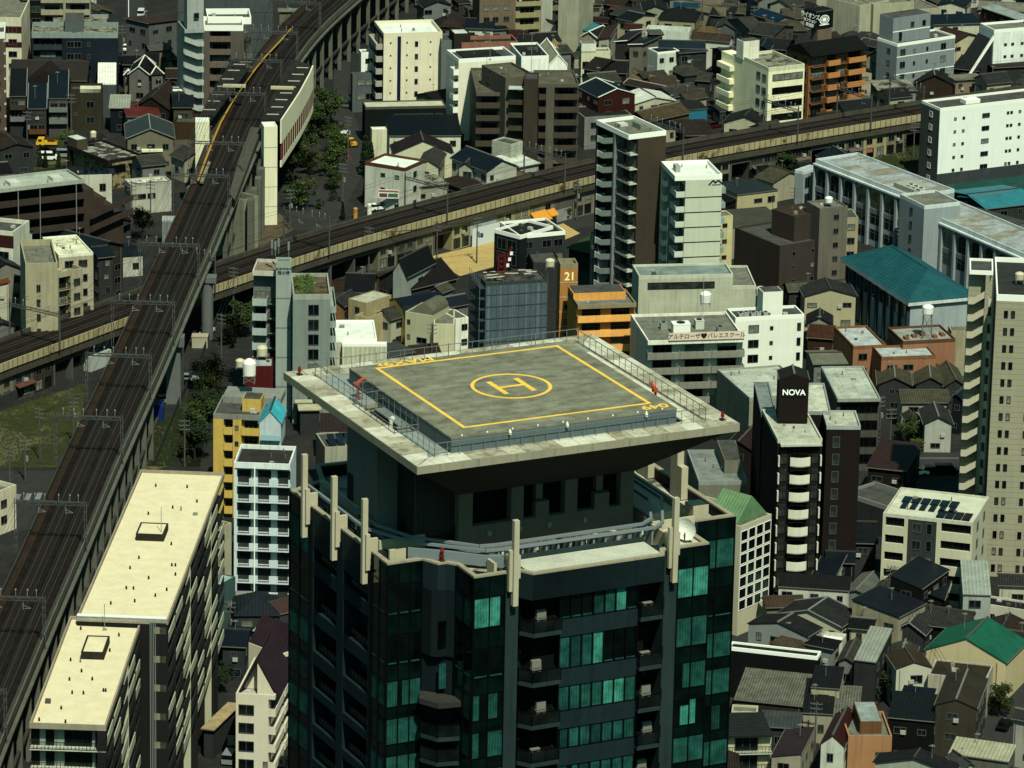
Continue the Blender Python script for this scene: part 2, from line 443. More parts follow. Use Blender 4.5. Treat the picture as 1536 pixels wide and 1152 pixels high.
TG=('tile',(.1,.105,.1));TD=('tile',(.045,.05,.055));TM=('tile',(.19,.18,.11));TB=('tile',(.1,.07,.055));TX=('tile',(.15,.15,.12));TNV=('tile',(.025,.04,.06))
SN=('seam',(.02,.035,.055));SK=('seam',(.022,.025,.028));SB=('seam',(.07,.05,.045));SW=('seam',(.5,.53,.47));SG=('seam',(.14,.16,.16));SR=('seam',(.32,.06,.05));ST_=('seam',(.03,.22,.24));SGN=('seam',(.02,.16,.1))
WTR=P(.6,.62,.55);GTR=P(.3,.33,.31)
WHP=P(.7,.72,.66,.5); CRP=P(.6,.56,.4,.6)
# ---- far top left
b=bld('cream apartment block with two dark red bands at the top left corner','a1',(-60,-70),(-120,150),(185,160),19,CREAM,RC)
part(b,'colour_band',W(.16,.03,.03),(-.05,-.05,15.3,b['w']+.05,.3,16.9)); part(b,'colour_band',W(.16,.03,.03),(-.05,-.05,11.9,b['w']+.05,.3,13.2))
wins(b,'F',[.35,.75],5,1.8,1.2,1.8)
b=bld('slim pinkish brown apartment block with a row of small wall lamps on its edge','a1',(-90,195),(-140,285),(45,280),24,W(.26,.18,.14),RCG,par=1.2,rim=WTR)
wins(b,'F',[.6],7,1.4,1.2,1.6)
for k in range(8): win(b,'F',.97,b['zt']-2-2.9*k,.25,.3,1,FRW,CURT,name='wall_lamp')
b=bld('tall beige apartment block with balcony bands behind the blue apartment block','A',(186,-110),(180,-60),(400,-60),22,BG,RC,rec={'F':1.3})
balcs(b,'F',[(0,.45),(.5,.98)],7,1.25,1.1); fills(b,'F',[(.45,.5),(.98,1)])
b=bld('black glass office block standing left of the beige balcony block','A',(95,-140),(92,-60),(180,-60),22,BLK,RD)
wins(b,'F',[.25,.75],7,1.8,1.4)
b=bld('dark blue apartment block with a stepped pale green roof terrace','a1',(300,195),(280,292),(1045,292),15,W(.03,.055,.085),RM,par=.9,rim=W(.3,.38,.36),rec={'F':1.2})
fills(b,'F',[(0,.02),(.35,1)]); balcs(b,'F',[(.02,.35)],4,1.15,1.1,m=W(.09,.14,.16))
part(b,'rear_wing',W(.03,.055,.085),(b['w']*.22,b['d']+.01,0,b['w']*.88,b['d']+8,b['zt']-.9)); part(b,'rear_roof',RM,(b['w']*.22+.3,b['d']+.3,b['zt']-.88,b['w']*.88-.3,b['d']+7.7,b['zt']-.6))
part(b,'rear_parapet',W(.3,.38,.36),(b['w']*.22,b['d']+7.7,b['zt']-.9,b['w']*.88,b['d']+8,b['zt']))
rbox(b,'stair_penthouse',W(.2,.24,.24),.38,.45,.6,1.2,2.6,roofm=RCG)
wins(b,'F',[.45,.53],4,1.6,1.3,base=-.01); wins(b,'F',[.66],4,.6,.9,base=-.01)
# brown hall
h=house('wide dark brown hall with a gabled front in front of the blue apartment block','a1',(90,600),(80,700),(770,720),8.5,'x',3.2,DB,mat('conc',(.085,.07,.065),st=.4),name='hall',cat='hall',wn=False)
MB().ext([(h['w']*.22,8.6),(h['w']*.5,11.9),(h['w']*.8,8.6)],'y',-5,h['d']*.5).build('gable_roof',mat('conc',(.06,.045,.045),st=.4),h['root'])
part(h,'front_wing',DB,(h['w']*.24,-4.7,0,h['w']*.78,.4,8.5))
# three row houses
def rowhouse(label,L,N,R,z,roofc,wall,bal,t='a1'):
    n,a,w,d=frame(t,L,N,R,z); 
    B=house(label,t,L,N,R,z,'shb',2.2,wall,roofc,.15,name='row_house',cat='row house',wn=False,trim=GTR)
    B['zt']=z; B['par']=0
    for k,zz in enumerate((z-2.9,z-5.6)):
        if k in bal: link(balcmesh(round(B['w']*.9,1),1.0,1.0,bal[k],'solid'),'balcony',B['root'],(B['w']*.05,.15,zz),0)
        win(B,'F',.3,zz+1.1,1.5,1.2); win(B,'F',.72,zz+1.1,1.3,1.2)
    return B
rowhouse('narrow black roofed row house with a brown balcony, leftmost of the three row houses',(85,690),(80,850),(235,850),9,SK,DG,{0:BR,1:GR})
rowhouse('row house with a teal black roof and an orange brown balcony between two row houses',(250,820),(245,960),(415,960),8.2,SN,DG,{1:W(.3,.13,.05)})
rowhouse('grey row house with a navy pent roof and square openings right of two darker ones',(430,700),(425,870),(605,870),9,SN,W(.2,.19,.19),{0:GR,1:GR})
b=bld('olive brown cube house with a cream rooftop box and two window air conditioners','a1',(640,735),(625,790),(905,790),9.5,OLV,RCG,name='house',cat='house')
rbox(b,'roof_box',CREAM,.3,.0,.95,.5,.9); wins(b,'F',[.62],2,1.6,1.4,top=2.5,fl=3.6); wins(b,'F',[.15],3,.6,.6,fl=3.2)
b=bld('tall narrow shed with a long white metal roof beside the olive cube house','a1',(868,455),(865,740),(1030,740),8,W(.16,.2,.22),mat('seam',(.6,.63,.55),ax='x'),name='shed',cat='shed',par=.0)
house('grey two storey house with black hipped roofs and pale ridge lines near the street','a1',(1200,560),(1130,660),(1330,665),6.5,'y',2,W(.25,.25,.22),SK,trim=WTR)
house('low black roofed grey house adjoining the pale ridged house on its right','a1',(1210,568),(1335,665),(1460,660),6.2,'hip',1.6,W(.25,.25,.22),SK,trim=WTR)
house('small grey turret wing with a black hip roof left of the pale ridged house','a1',(1100,640),(1092,668),(1178,668),5.8,'hip',1.0,W(.25,.25,.22),SK,trim=WTR)
house('small pale green metal roofed shed above the red roof','a1',(965,865),(962,955),(1152,958),6,'shb',.8,NAVY,('seam',(.35,.38,.3)),name='shed',cat='shed')
house('dark brown hip roofed old house behind the red roof','a1',(1180,800),(1165,960),(1500,1000),5.5,'y',3,DB,TB)
house('low house under a faded red corrugated roof with three pale roof vents','a1',(1120,945),(1117,1032),(1425,1018),5.5,'shb',.7,GR,SR)
house('slate blue gabled barn like house left of the station','A',(560,548),(558,615),(775,612),7.5,'y',2.2,W(.3,.28,.2),('seam',(.11,.15,.16)),trim=GTR)
b=bld('beige workshop with a white roof panel in front of the slate gabled house','A',(565,625),(562,640),(845,632),6,W(.26,.22,.16),RD,name='workshop',cat='workshop')
rbox(b,'white_canopy',W(.66,.62,.42),.22,-.6,.55,.0,.5,z0=4.6); wins(b,'F',[.08,.78,.88],2,.8,1.2,top=2)
house('steep dark blue roofed narrow house below the bright white flat roof','A',(765,412),(762,475),(858,475),8,'shb',1.3,W(.2,.17,.11),TNV)
b=bld('narrow house with a bright white flat roof beside the platform','A',(762,378),(760,405),(860,405),9.5,DG,RW,name='house',cat='house',par=.3)
b=bld('small mossy grey flat house squeezed against the left platform canopy','A',(865,350),(862,405),(955,400),7,GR,RM,name='house',cat='house'); wins(b,'F',[.5],2,1.2,1)
house('rust brown timber house under the mossy grey flat house','A',(862,412),(858,438),(950,435),6.5,'x',1,W(.22,.09,.04),TB)
b=bld('olive building with a sign strip low beside the left platform end','A',(770,500),(768,540),(862,545),6,W(.16,.1,.05),RCG,name='house',cat='house')
# tall apartment with zigzag stairs, top centre-left
b=bld('grey brown apartment tower with zigzag stair bands beside the railway station','A',(905,72),(903,112),(1078,112),24,W(.25,.21,.18),RC,par=1.0,rim=WHP,rec={'F':1.4,'R':1.0})
fills(b,'F',[(0,.15),(.68,1)]); balcs(b,'F',[(.15,.68)],8,1.3,1.15,m=W(.29,.22,.18),top=2.4,fl=3.0)
balcs(b,'R',[(.1,.6)],8,1.0,1.1,top=2.6,fl=3.0)
b2=bld('pale stair tower with zigzag stair bands and blue lettering at its top','A',(822,75),(818,130),(902,122),24,W(.38,.42,.4),RC,name='stair_tower',cat='stair tower',rec={'F':1.4},par=.6,maxd=8)
stairs(b2,'F',.0,.98,8,top=3.2,fl=3.0,m=W(.42,.46,.42),flip=True); rbox(b2,'lift_tower',W(.4,.44,.42),.15,.05,.98,.5,9); win(b2,'F',.6,27,1.0,1.2,1,base=-.0)
b=bld('white rimmed roof block rising behind the grey brown apartment tower','A',(925,38),(920,78),(1113,75),24.3,W(.24,.21,.19),RCG,par=1.3,rim=WHP); wins(b,'F',[.9],8,1.2,1.2)
b=bld('large plain grey office block with dark joints behind the apartment tower','A',(790,-130),(785,-70),(1208,-70),26,W(.17,.21,.21,jz=3.2,jx=5.5),RCG,name='office_building',cat='office building')
# brown & others near top street
house('grey sided building with a sloped rusty roof beside the avenue','A',(690,60),(660,118),(760,80),10,'shl',.8,W(.22,.25,.25),('seam',(.14,.07,.05)),name='house')
house('low beige shop with a red lettered sign board by the avenue','A',(662,200),(660,222),(765,215),5,'shb',.4,W(.3,.27,.17),RCG,name='shop',cat='shop')
house('dark flat roofed shed at the end of the avenue','A',(640,238),(638,290),(705,290),6,'flat',0,DG,SK,name='shed',cat='shed')
house('black roofed long house beneath the avenue end','A',(545,248),(540,285),(640,285),6,'x',1.2,DG,SK)
house('brown roofed low house right of the pale ridged house','A',(735,300),(732,345),(790,345),6,'x',1,BR,TB)
# ruin + parking
b=bld('derelict mouldy building with a stained flat roof and yellow peeling side','a3',(650,210),(955,360),(1245,300),6.5,W(.4,.33,.17,c2=(.06,.055,.04),s2=.8),mat('conc',(.17,.16,.13),c2=(.4,.4,.33),s2=.4,t0=.5,t1=.55),name='derelict_building',cat='derelict building',par=.5,rim=DB,rec={'S':1.2})
bandw(b,'F',.02,.5,1,1.6,1.4,g=GL[3]); wins(b,'F',[.75,.92],1,.7,.5); fills(b,'S',[(0,.04),(.96,1)],m=DB)
rbox(b,'stair_penthouse',W(.2,.17,.12),.0,.75,.3,1.0,2.4,roofm=mat('conc',(.5,.55,.5)))
b=bld('white wedge shaped factory with a weathered pale roof beside the viaduct','a3',(1010,530),(1160,575),(1540,560),6.5,W(.45,.46,.38),mat('conc',(.6,.6,.48),c2=(.25,.2,.12),s2=.7,t0=.52,t1=.62),name='factory',cat='factory',par=.25)
wins(b,'F',[.12,.27,.5],2,1.6,1.0,top=2.2,fl=3.2); bandw(b,'S',.1,.8,1,1.2,1.3)
rbox(b,'roof_well',RCG,.1,-.0,.98,.35,.05)
b=bld('white house with a row of tilted solar panels along its roof edge','a3',(690,450),(700,490),(990,480),9,W(.5,.5,.4),RCG,name='house',cat='house',par=.2)
wins(b,'F',[.72],2,1.2,1.5,top=2.3,fl=3)
SOL=mat('glass',(.03,.05,.07),.15)
for i in range(6): MB().quad((b['w']*(.0+i*.165),.1,b['zt']+.1),(b['w']*(.0+i*.165)+1.9,.1,b['zt']+.1),(b['w']*(.0+i*.165)+1.9,1.5,b['zt']+.9),(b['w']*(.0+i*.165),1.5,b['zt']+.9)).build('solar_panel',SOL,b['root'])
# brown terraced apartment
b=bld('long brown apartment building with dark balcony bands at the left edge','a3',(-350,540),(-330,650),(715,505),17,W(.17,.12,.1),mat('conc',(.42,.47,.4),st=.6),par=.5,rim=W(.4,.43,.36),rec={'F':1.8})
for k in range(5):
    z=b['zt']-.8-3.1*(k+1)
    part(b,'balcony',W(.17,.125,.105),(0,0,z-.2,b['w'],.2,z+1.15),(0,.2,z-.2,b['w'],1.8,z))
    bd=GL[3] if k%2 else GL[0]
    for i in range(9): win(b,'F',(i+.5)/9,z+1.15,3.2,2.0,4,FRD,bd)
for s in(.2,.45,.63,.93): part(b,'downpipe',GTR,(b['w']*s-.08,-.12,0,b['w']*s+.08,0,b['zt']-.9))
for fx in(.43,.78): rbox(b,'roof_hatch',W(.5,.53,.47),fx,.3,fx+.08,.6,.7)
w0=b['w']
for k in range(4): part(b,'stepped_wing',W(.17,.12,.1),(w0+.01+k*2.2,.5,0,w0+2.2+k*2.2,b['d']-1,b['zt']-2.4-1.9*k))
for k in range(3):
    MB().ext([(w0+1,5.6-k*2.8+1.2+3),(w0+10.5,9.6-k*2.8+1.2+3-1),(w0+10.5,9.6-k*2.8+3-1),(w0+1,5.6-k*2.8+3)],'y',-.9,-.7).build('stair_flight',W(.17,.12,.1),b['root']) if k<2 else None
# near left blocks
b=bld('beige stair tower block with small square windows beside the lower railway','D',(100,-60),(112,45),(255,40),21,W(.44,.4,.26),RC,rec={},name='apartment_building',par=1.2)
wins(b,'F',[.4],7,.6,1.3,top=3.5,fl=2.9)
b3=bld('beige apartment wing with railed balconies right of the beige stair tower','D',(250,-10),(258,85),(345,55),17,W(.44,.4,.26),mat('conc',(.5,.5,.35),c2=(.3,.22,.1)),rec={'F':1.2})
balcs(b3,'F',[(.02,.5)],5,1.1,1.05,kind='rail',top=2.6); fills(b3,'F',[(0,.02),(.5,1)]); wins(b3,'F',[.75],5,1.3,1.3,base=-.0)
b=bld('white roofed annex behind the beige stair tower','A',(255,1045),(260,1130),(405,1110),19,W(.46,.42,.3),mat('conc',(.6,.6,.42),c2=(.35,.26,.1),s2=.4,t0=.55,t1=.65),par=.25,rim=W(.6,.62,.5)); wins(b,'F',[.3,.7],6,1.6,1.3)
house('house with a dark blue corrugated roof at the end of the brown apartment building','A',(440,1010),(420,1125),(515,1075),11,'y',1.6,W(.1,.09,.08),SN)
house('white end wall house with a navy roof at the left edge','A',(-30,960),(-40,1080),(100,1010),16,'y',1.5,W(.5,.5,.42),SN,name='apartment_building',cat='apartment block')
b=bld('white building with a dark red upper wall at the left edge below the brown apartments','A',(-90,955),(-110,1010),(45,1035),19,W(.55,.55,.45),RCG); part(b,'colour_band',W(.14,.04,.035),(-.04,-.04,b['zt']-3.4,b['w']+.04,.2,b['zt']-.9)); wins(b,'F',[.75],6,2,1.6,top=4)
house('house with an orange tiled roof on the left edge beside the lower railway','D',(-50,95),(-70,150),(42,135),11,'shr',.8,W(.46,.46,.35),('seam',(.4,.1,.04)))
house('dark blue gable house between the beige stair tower and the tracks','D',(15,-5),(-60,95),(95,60),13,'y',2,W(.3,.3,.24),SN)
house('grey flat house with a dark porch facing the lower railway','D',(290,5),(280,40),(430,30),9,'shb',.6,W(.24,.24,.22),SK)
house('tall dark house with a navy roof beside the viaduct crossing','D',(440,-30),(432,20),(500,5),11,'x',1.2,DG,SN)
house('low grey shed roof house left of the railway crossing','D',(-40,290),(-60,350),(60,310),5,'y',1.2,GR,TD)
# grass lot corner building
b=bld('cream corner building cut by the left edge near the grass lot','D',(-60,1000),(-70,1080),(35,1015),8,CREAM,RC); wins(b,'F',[.6],3,1.4,1.3)
# ---- slab block bottom left
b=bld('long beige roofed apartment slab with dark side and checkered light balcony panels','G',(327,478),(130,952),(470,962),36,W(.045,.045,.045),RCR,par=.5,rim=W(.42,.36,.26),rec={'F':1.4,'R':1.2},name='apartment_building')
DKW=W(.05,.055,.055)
for k in range(5):
    z=b['zt']-.8-2.95*(k+1)
    link(balcmesh(round(b['w'],1),1.5,1.1,W(.5,.52,.42),'rail'),'balcony',b['root'],(0,1.4,z),0)
    MB().box(1.2,1.385,z+.01,b['w']-1.4,1.398,z+2.5).build('balcony_wall',W(.33,.4,.35),b['root'])
    win(b,'F',.25,z+1.2,1,2,1,FRD,GL[3],base=1.38); win(b,'F',.62,z+1.2,3.6,2,3,FRD,GL[0],base=1.38); win(b,'F',.9,z+1.2,1,2,1,FRD,GL[3],base=1.38)
fills(b,'F',[(.955,1)],m=DKW)
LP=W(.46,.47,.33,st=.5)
def panels(B,n,cols,seed,top=.9):
    r=random.Random(seed); L=B['d']
    cw=L/cols
    for c in range(cols):
        part(B,'partition_wall',LP if c%3==0 and c else DKW,(B['w']-1.2,c*cw-.1,0,B['w']+.02,c*cw+.1,B['zt']-.81))
        for k in range(n):
            z=B['zt']-.8-2.95*(k+1)+.1
            x=B['w']
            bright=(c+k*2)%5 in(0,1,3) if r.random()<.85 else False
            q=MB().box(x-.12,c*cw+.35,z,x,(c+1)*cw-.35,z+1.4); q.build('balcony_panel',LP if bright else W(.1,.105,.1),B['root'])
            if k<8: win(B,'R',(c+.5)/cols,z+1.1,3.2,2.0,3,FRD,GL[3])
        for k in range(n):
            z=B['zt']-.8-2.95*(k+1)
            MB().box(B['w']-1.2,c*cw+.1,z-.15,B['w']-.02,(c+1)*cw-.1,z).build('balcony_floor',DKW,B['root'])
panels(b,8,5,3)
rb=lambda B,x0,y0,x1,y1:(part(B,'roof_hatch',W(.1,.085,.07),(x0,y0,B['zt']-.5,x1,y0+.25,B['zt']+.6),(x0,y1-.25,B['zt']-.5,x1,y1,B['zt']+.6),(x0,y0+.25,B['zt']-.5,x0+.25,y1-.25,B['zt']+.6),(x1-.25,y0+.25,B['zt']-.5,x1,y1-.25,B['zt']+.6)),part(B,'hatch_lid',RCR,(x0+.25,y0+.25,B['zt']+.2,x1-.25,y1-.25,B['zt']+.5)))
rb(b,b['w']*.35,b['d']*.62,b['w']*.66,b['d']*.78)
part(b,'service_riser',W(.2,.19,.16),(b['w']*.1,b['d']-.6,b['zt']-.5,b['w']+.4,b['d']+.0,b['zt']+.35)) 
def vents(B,pts):
    for fx,fy in pts: MB().cone((B['w']*fx,B['d']*fy,B['zt']-.51),.16,.5,6,.12).build('roof_vent',P(.03,.03,.03),B['root'])
vents(b,[(.1,.05),(.45,.04),(.33,.16),(.4,.3),(.55,.3),(.8,.33),(.83,.33),(.3,.42),(.42,.5),(.22,.6),(.7,.7),(.75,.85),(.2,.9),(.6,.43)])
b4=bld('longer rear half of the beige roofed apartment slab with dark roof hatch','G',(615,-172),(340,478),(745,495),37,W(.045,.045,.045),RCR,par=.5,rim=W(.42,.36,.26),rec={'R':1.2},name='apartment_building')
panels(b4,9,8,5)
rb(b4,b4['w']*.28,b4['d']*.52,b4['w']*.6,b4['d']*.6)
vents(b4,[(.3,.1),(.55,.12),(.75,.16),(.4,.2),(.48,.2),(.85,.2),(.6,.27),(.35,.33),(.8,.36),(.84,.36),(.88,.3),(.4,.4),(.7,.5),(.3,.7),(.55,.75),(.8,.8),(.62,.9),(.25,.9)])
part(b4,'end_wall',DKW,(b4['w']*.8,-.06,0,b4['w']-.3,-.01,b4['zt']-.6))
for k in range(8): part(b4,'wall_tile_panel',W(.35,.33,.24),(b4['w']*.84,-.1,b4['zt']-2.2-4.4*k,b4['w']-.32,-.062,b4['zt']-1.2-4.4*k))
for i in range(4): part(b4,'downpipe',GTR,(b4['w']*.8+.25*i,-.25,0,b4['w']*.8+.1+.25*i,-.11,b4['zt']-.4))
rbox(b4,'white_pipe_duct',P(.6,.63,.6),0,-.0,.98,.012,.6)
# ---- tile B
b=bld('white apartment block with a blue vertical stripe and tiny windows','B',(175,92),(200,148),(458,138),19.5,W(.62,.58,.42,st=.6),RW,par=.8,rim=CRP,rec={})
part(b,'blue_stripe',P(.015,.035,.16,.5),(b['w']*.235,-.05,0,b['w']*.295,-.004,b['zt']-.8))
wins(b,'F',[.56],6,.55,1.1,top=1.6,fl=2.95,nm=1); wins(b,'F',[.12,.4,.8],6,.2,.25,top=1.2,fl=2.95,nm=1,g=GL[3])
part(b,'blue_side_wall',W(.012,.025,.07),(-.06,0,0,-.003,b['d'],b['zt']-.9))
balcs(b,'S',[(.05,.85)],6,1.6,1.2,top=2.7,m=W(.45,.43,.36),kind='solid',base=-.07)
b=bld('grey pitched top apartment block between the blue striped block and a brown wall','B',(455,150),(455,180),(512,178),18,W(.24,.28,.29),RCG,par=.2); wins(b,'F',[.6],5,.5,.9,nm=1,fl=3.2,top=3)
b=bld('slim dark brown block with a pale roof beside the red roof garden','B',(508,125),(512,150),(582,145),20,W(.085,.07,.06),mat('conc',(.5,.55,.5)),par=.3)
b=bld('salmon walled block with a green rooftop garden','B',(545,160),(545,190),(790,178),18,W(.5,.2,.14),mat('conc',(.04,.14,.05)),par=.9)
b=bld('white apartment block with a sloped white upper wall behind the brown balcony block','B',(570,215),(532,262),(770,236),19,W(.62,.6,.48,st=.5),RCG,par=.6,rim=WHP)
balcs(b,'S',[(-.02,.3)],5,1.2,1.2,top=2.6,m=WHITE); rbox(b,'roof_deck',RD,.15,.25,.8,.95,.3)
b=bld('white block with a dark hipped roof behind the gabled sign tower','B',(770,190),(810,250),(930,245),18.5,WHITE,RD,par=.5,rim=WHP)
b=house('white lift tower with a gabled top and a two line black sign','B',(925,215),(930,290),(1013,285),15.5,'y',2.4,WHITE,('seam',(.35,.36,.25)),.1,name='lift_tower',cat='lift tower',trim=WHP,wn=False); SIGNB=b
win(b,'F',.6,9.5,.6,1.1,1)
# brown balcony apartment (7 parts)
BRB=W(.24,.22,.17,st=.7); BRP=W(.2,.165,.12)
b=bld('taupe apartment block with curved brown balconies, left wing with a lower roof','B',(655,300),(610,410),(745,405),17,BRB,mat('conc',(.25,.24,.16)),par=.5,rec={'F':1.4})
balcs(b,'F',[(0,.85)],6,1.5,1.15,top=2.6,m=BRP); fills(b,'F',[(.85,1)])
wins(b,'S',[.35],6,1.1,1.4,top=2.2); 
b=bld('taupe apartment block centre wing with a raised flat roof between two balcony wings','B',(655,285),(740,345),(870,330),21,BRB,mat('conc',(.25,.24,.16)),par=.5)
wins(b,'S',[.7],2,1,1.5)
b=bld('tall plain brown lift shaft between two columns of balconies','B',(820,320),(822,350),(885,352),21.5,W(.17,.135,.1),RCG,par=.3,name='lift_shaft',cat='lift shaft')
for k in range(6): part(b,'balcony',BRP,(-3.3,1,b['zt']-5-2.95*k-1.1,-.02,1.2,b['zt']-5-2.95*k),(-3.3,1.2,b['zt']-6.1-2.95*k,-.02,3,b['zt']-5.95-2.95*k))
part(b,'curved_canopy',W(.45,.5,.48),(-3.4,.6,b['zt']-2.6,-.02,3.2,b['zt']-2.4))
b=bld('taupe apartment block with wide brown balconies and laundry, right wing','B',(860,310),(885,372),(1065,372),20,BRB,mat('conc',(.25,.24,.16)),par=.5,rec={'F':1.5})
balcs(b,'F',[(.02,.2),(.4,1)],7,1.7,1.15,top=2.6,m=BRP); fills(b,'F',[(.2,.4)])
b=bld('low black pavilion with a long cream flat roof below the blue striped block','B',(105,448),(118,475),(475,468),8.5,W(.02,.035,.035),mat('conc',(.5,.5,.36),st=.5),par=.25,name='pavilion',rim=W(.2,.2,.15),cat='pavilion')
wins(b,'F',[.4,.5,.6,.7,.8,.92],1,1.5,1.5,top=2,g=mat('glass',(.05,.16,.12)),nm=1)
house('white walled hall with a dark blue black slab roof and three small windows','B',(215,545),(222,600),(545,597),7.5,'shb',1.8,W(.52,.54,.42),('seam',(.012,.022,.03)),.2,name='hall',cat='hall')
house('cream gabled warehouse with a purple brown roof edge facing the tracks','B',(262,640),(238,680),(508,672),6,'y',2.9,W(.52,.52,.36,st=.5),('tile',(.07,.045,.055)),.3,name='warehouse',cat='warehouse',wn=False)
b=bld('tall cream sign box on a dark frame beside the white walled hall','B',(145,550),(148,575),(213,572),10.5,W(.55,.53,.36),RW,par=.1,name='billboard',cat='billboard',maxd=2.5)
b=bld('white three storey corner block with rooftop air conditioners by the level road','B',(235,665),(295,745),(340,700),10,W(.5,.52,.43),RW,par=.5,rim=W(.3,.12,.08)); wins(b,'S',[.2,.55],3,.9,.7,fl=3.2); wins(b,'F',[.5],3,1.2,1.2,fl=3.2)
house('cream gabled house with a dark roof behind the white corner block','B',(330,672),(345,735),(445,745),6.5,'y',1.5,W(.48,.48,.35),TX)
house('low grimy house with cluttered roof terrace behind the railway','B',(330,760),(325,830),(470,800),4.5,'shb',.4,W(.38,.38,.3),RM)
house('grey two storey house with a charcoal gable beside the purple roofed warehouse','B',(590,700),(525,740),(600,745),6,'y',1.2,W(.42,.43,.34),TG)
house('dark steep roofed house with white balcony facing the railway','B',(600,680),(655,760),(770,725),6.5,'y',2.0,W(.46,.47,.4),SN)
b=bld('small white flat house with a blue grey terrace left of the taupe apartments','B',(700,615),(765,640),(803,622),8,W(.45,.47,.38),RCG,par=.3,name='house',cat='house')
house('low white house with a lean to roof beside the overhead line mast','B',(760,690),(800,740),(875,715),4.5,'shb',.6,W(.42,.44,.38),SW)
house('brown roofed railway side shed','B',(470,800),(540,835),(640,800),3.5,'shb',.5,BR,TB,name='shed',cat='shed')
house('tan roofed low shed right of the steep roofed house','B',(760,750),(790,790),(835,765),3.5,'y',.8,BG,('tile',(.3,.2,.1)),name='shed',cat='shed')
house('navy gabled building with a dark red end wall beside the taupe apartments','B',(1080,380),(1150,432),(1310,412),11,'y',1.6,W(.13,.03,.025),SN,.15,name='apartment_building',cat='apartment block',trim=WTR)
b=bld('grey lower block with pale balconies under the red end wall','B',(1075,470),(1090,520),(1290,500),7.5,W(.3,.32,.3),SK and RD,par=.2); wins(b,'F',[.2,.5,.8],2,1.4,1.2)
house('cream two storey house with a pale white gable roof right of the red end wall','B',(1230,420),(1310,460),(1500,445),5.5,'y',1.2,W(.48,.46,.32),SW)
house('long tan tiled roof house bordering the slim brown tower','B',(1310,500),(1370,540),(1535,490),4.5,'x',1.6,W(.2,.17,.12),('tile',(.22,.16,.08)))
b=bld('small mint flat roofed house at the left of the blue striped block','B',(65,320),(62,330),(155,325),9,W(.2,.24,.25),('seam',(.12,.08,.07)) and RCG,par=.1,name='house',cat='house'); wins(b,'F',[.4,.8],3,1.6,1.3,fl=3.4)
b=bld('small white balcony block behind the grey house left of the blue striped block','B',(105,218),(100,232),(155,228),13,WHITE,RC,par=.3,name='house',cat='house'); wins(b,'F',[.6],2,1.5,1)
# slim brown tower
BT=W(.19,.15,.1,st=.6)
b=bld('slim brown tower block with curved white stair bands on its left side','B',(1165,528),(1285,598),(1445,575),37,BT,RC,par=.7,rim=WHP,rec={'S':2.2},name='apartment_building')
fills(b,'S',[(.97,1)],m=W(.03,.06,.09)); fills(b,'S',[(.42,.46)],m=W(.3,.33,.33))
WS=W(.5,.54,.46,st=.5)
balcs(b,'S',[(.0,.4)],12,1.8,1.1,top=3.2,fl=3.0,m=W(.45,.48,.42),kind='rail')
stairs(b,'S',.46,.97,13,top=3.3,fl=3.0,m=WS,dep=2.1,flip=False,flat=.35,rise=1.2)
for k in range(13): part(b,'stair_end_panel',WS,(.05,b['d']*.97-.3,b['zt']-4.4-3*k,2.1,b['d']*.97-.02,b['zt']-3.2-3*k))
rbox(b,'roof_unit',P(.3,.32,.25),.62,.35,.75,.6,1.1); rbox(b,'roof_hatch',P(.5,.52,.48),.35,.65,.55,.8,.5)
# white banded tower
b=bld('white tile tower block with thin black floor lines and a mountain shaped logo','B',(1420,715),(1490,780),(1536+165,773),31,W(.5,.53,.42,st=.4),RW,par=.7,rim=WHP,rec={'S':2.2},name='apartment_building'); LOGOB=b
for k in range(9): part(b,'floor_line',P(.015,.015,.015),(-.03,-.05,b['zt']-4.6-3.05*k,b['w']+.03,.0-.003,b['zt']-4.42-3.05*k))
balcs(b,'S',[(.02,.42)],9,1.8,1.1,top=3.4,fl=3.05,m=WS); fills(b,'S',[(.44,.48)],m=W(.3,.33,.33)); fills(b,'S',[(.97,1)])
stairs(b,'S',.5,.97,9,top=3.6,fl=3.05,m=W(.58,.62,.55,st=.4),dep=2.1,flat=.4,rise=1.1)
for k in range(9): part(b,'balcony',W(.3,.42,.38),(b['w']+.01,1,b['zt']-4.2-3.05*k,b['w']+1.1,5,b['zt']-3.1-3.05*k))
rbox(b,'roof_unit',P(.4,.42,.36),.15,.45,.25,.65,1.3)
house('dark blue gambrel roofed house squeezed between the two slim towers','B',(1160,1030),(1150,1075),(1330,1060),12,'mx',1.0,W(.35,.4,.42),SN,.1)
# angular dark glass building with white frames
b=bld('angular dark glass building with white frames and a red window cleaning crane','B',(830,970),(690,1015),(800,1045),13,W(.03,.045,.05),RD,par=.5,rim=WHP,name='office_building',cat='office building')
wins(b,'F',[.3,.7],4,2.2,2.2,top=1.8,g=GL[1])
b=bld('angular dark glass building right wing with a white rimmed roof terrace','B',(830,972),(800,1042),(985,1010),12.8,W(.1,.12,.12),RD,par=.5,rim=WHP,name='office_building',cat='office building'); wins(b,'F',[.2,.6,.85],4,1.8,1.4,fl=3)
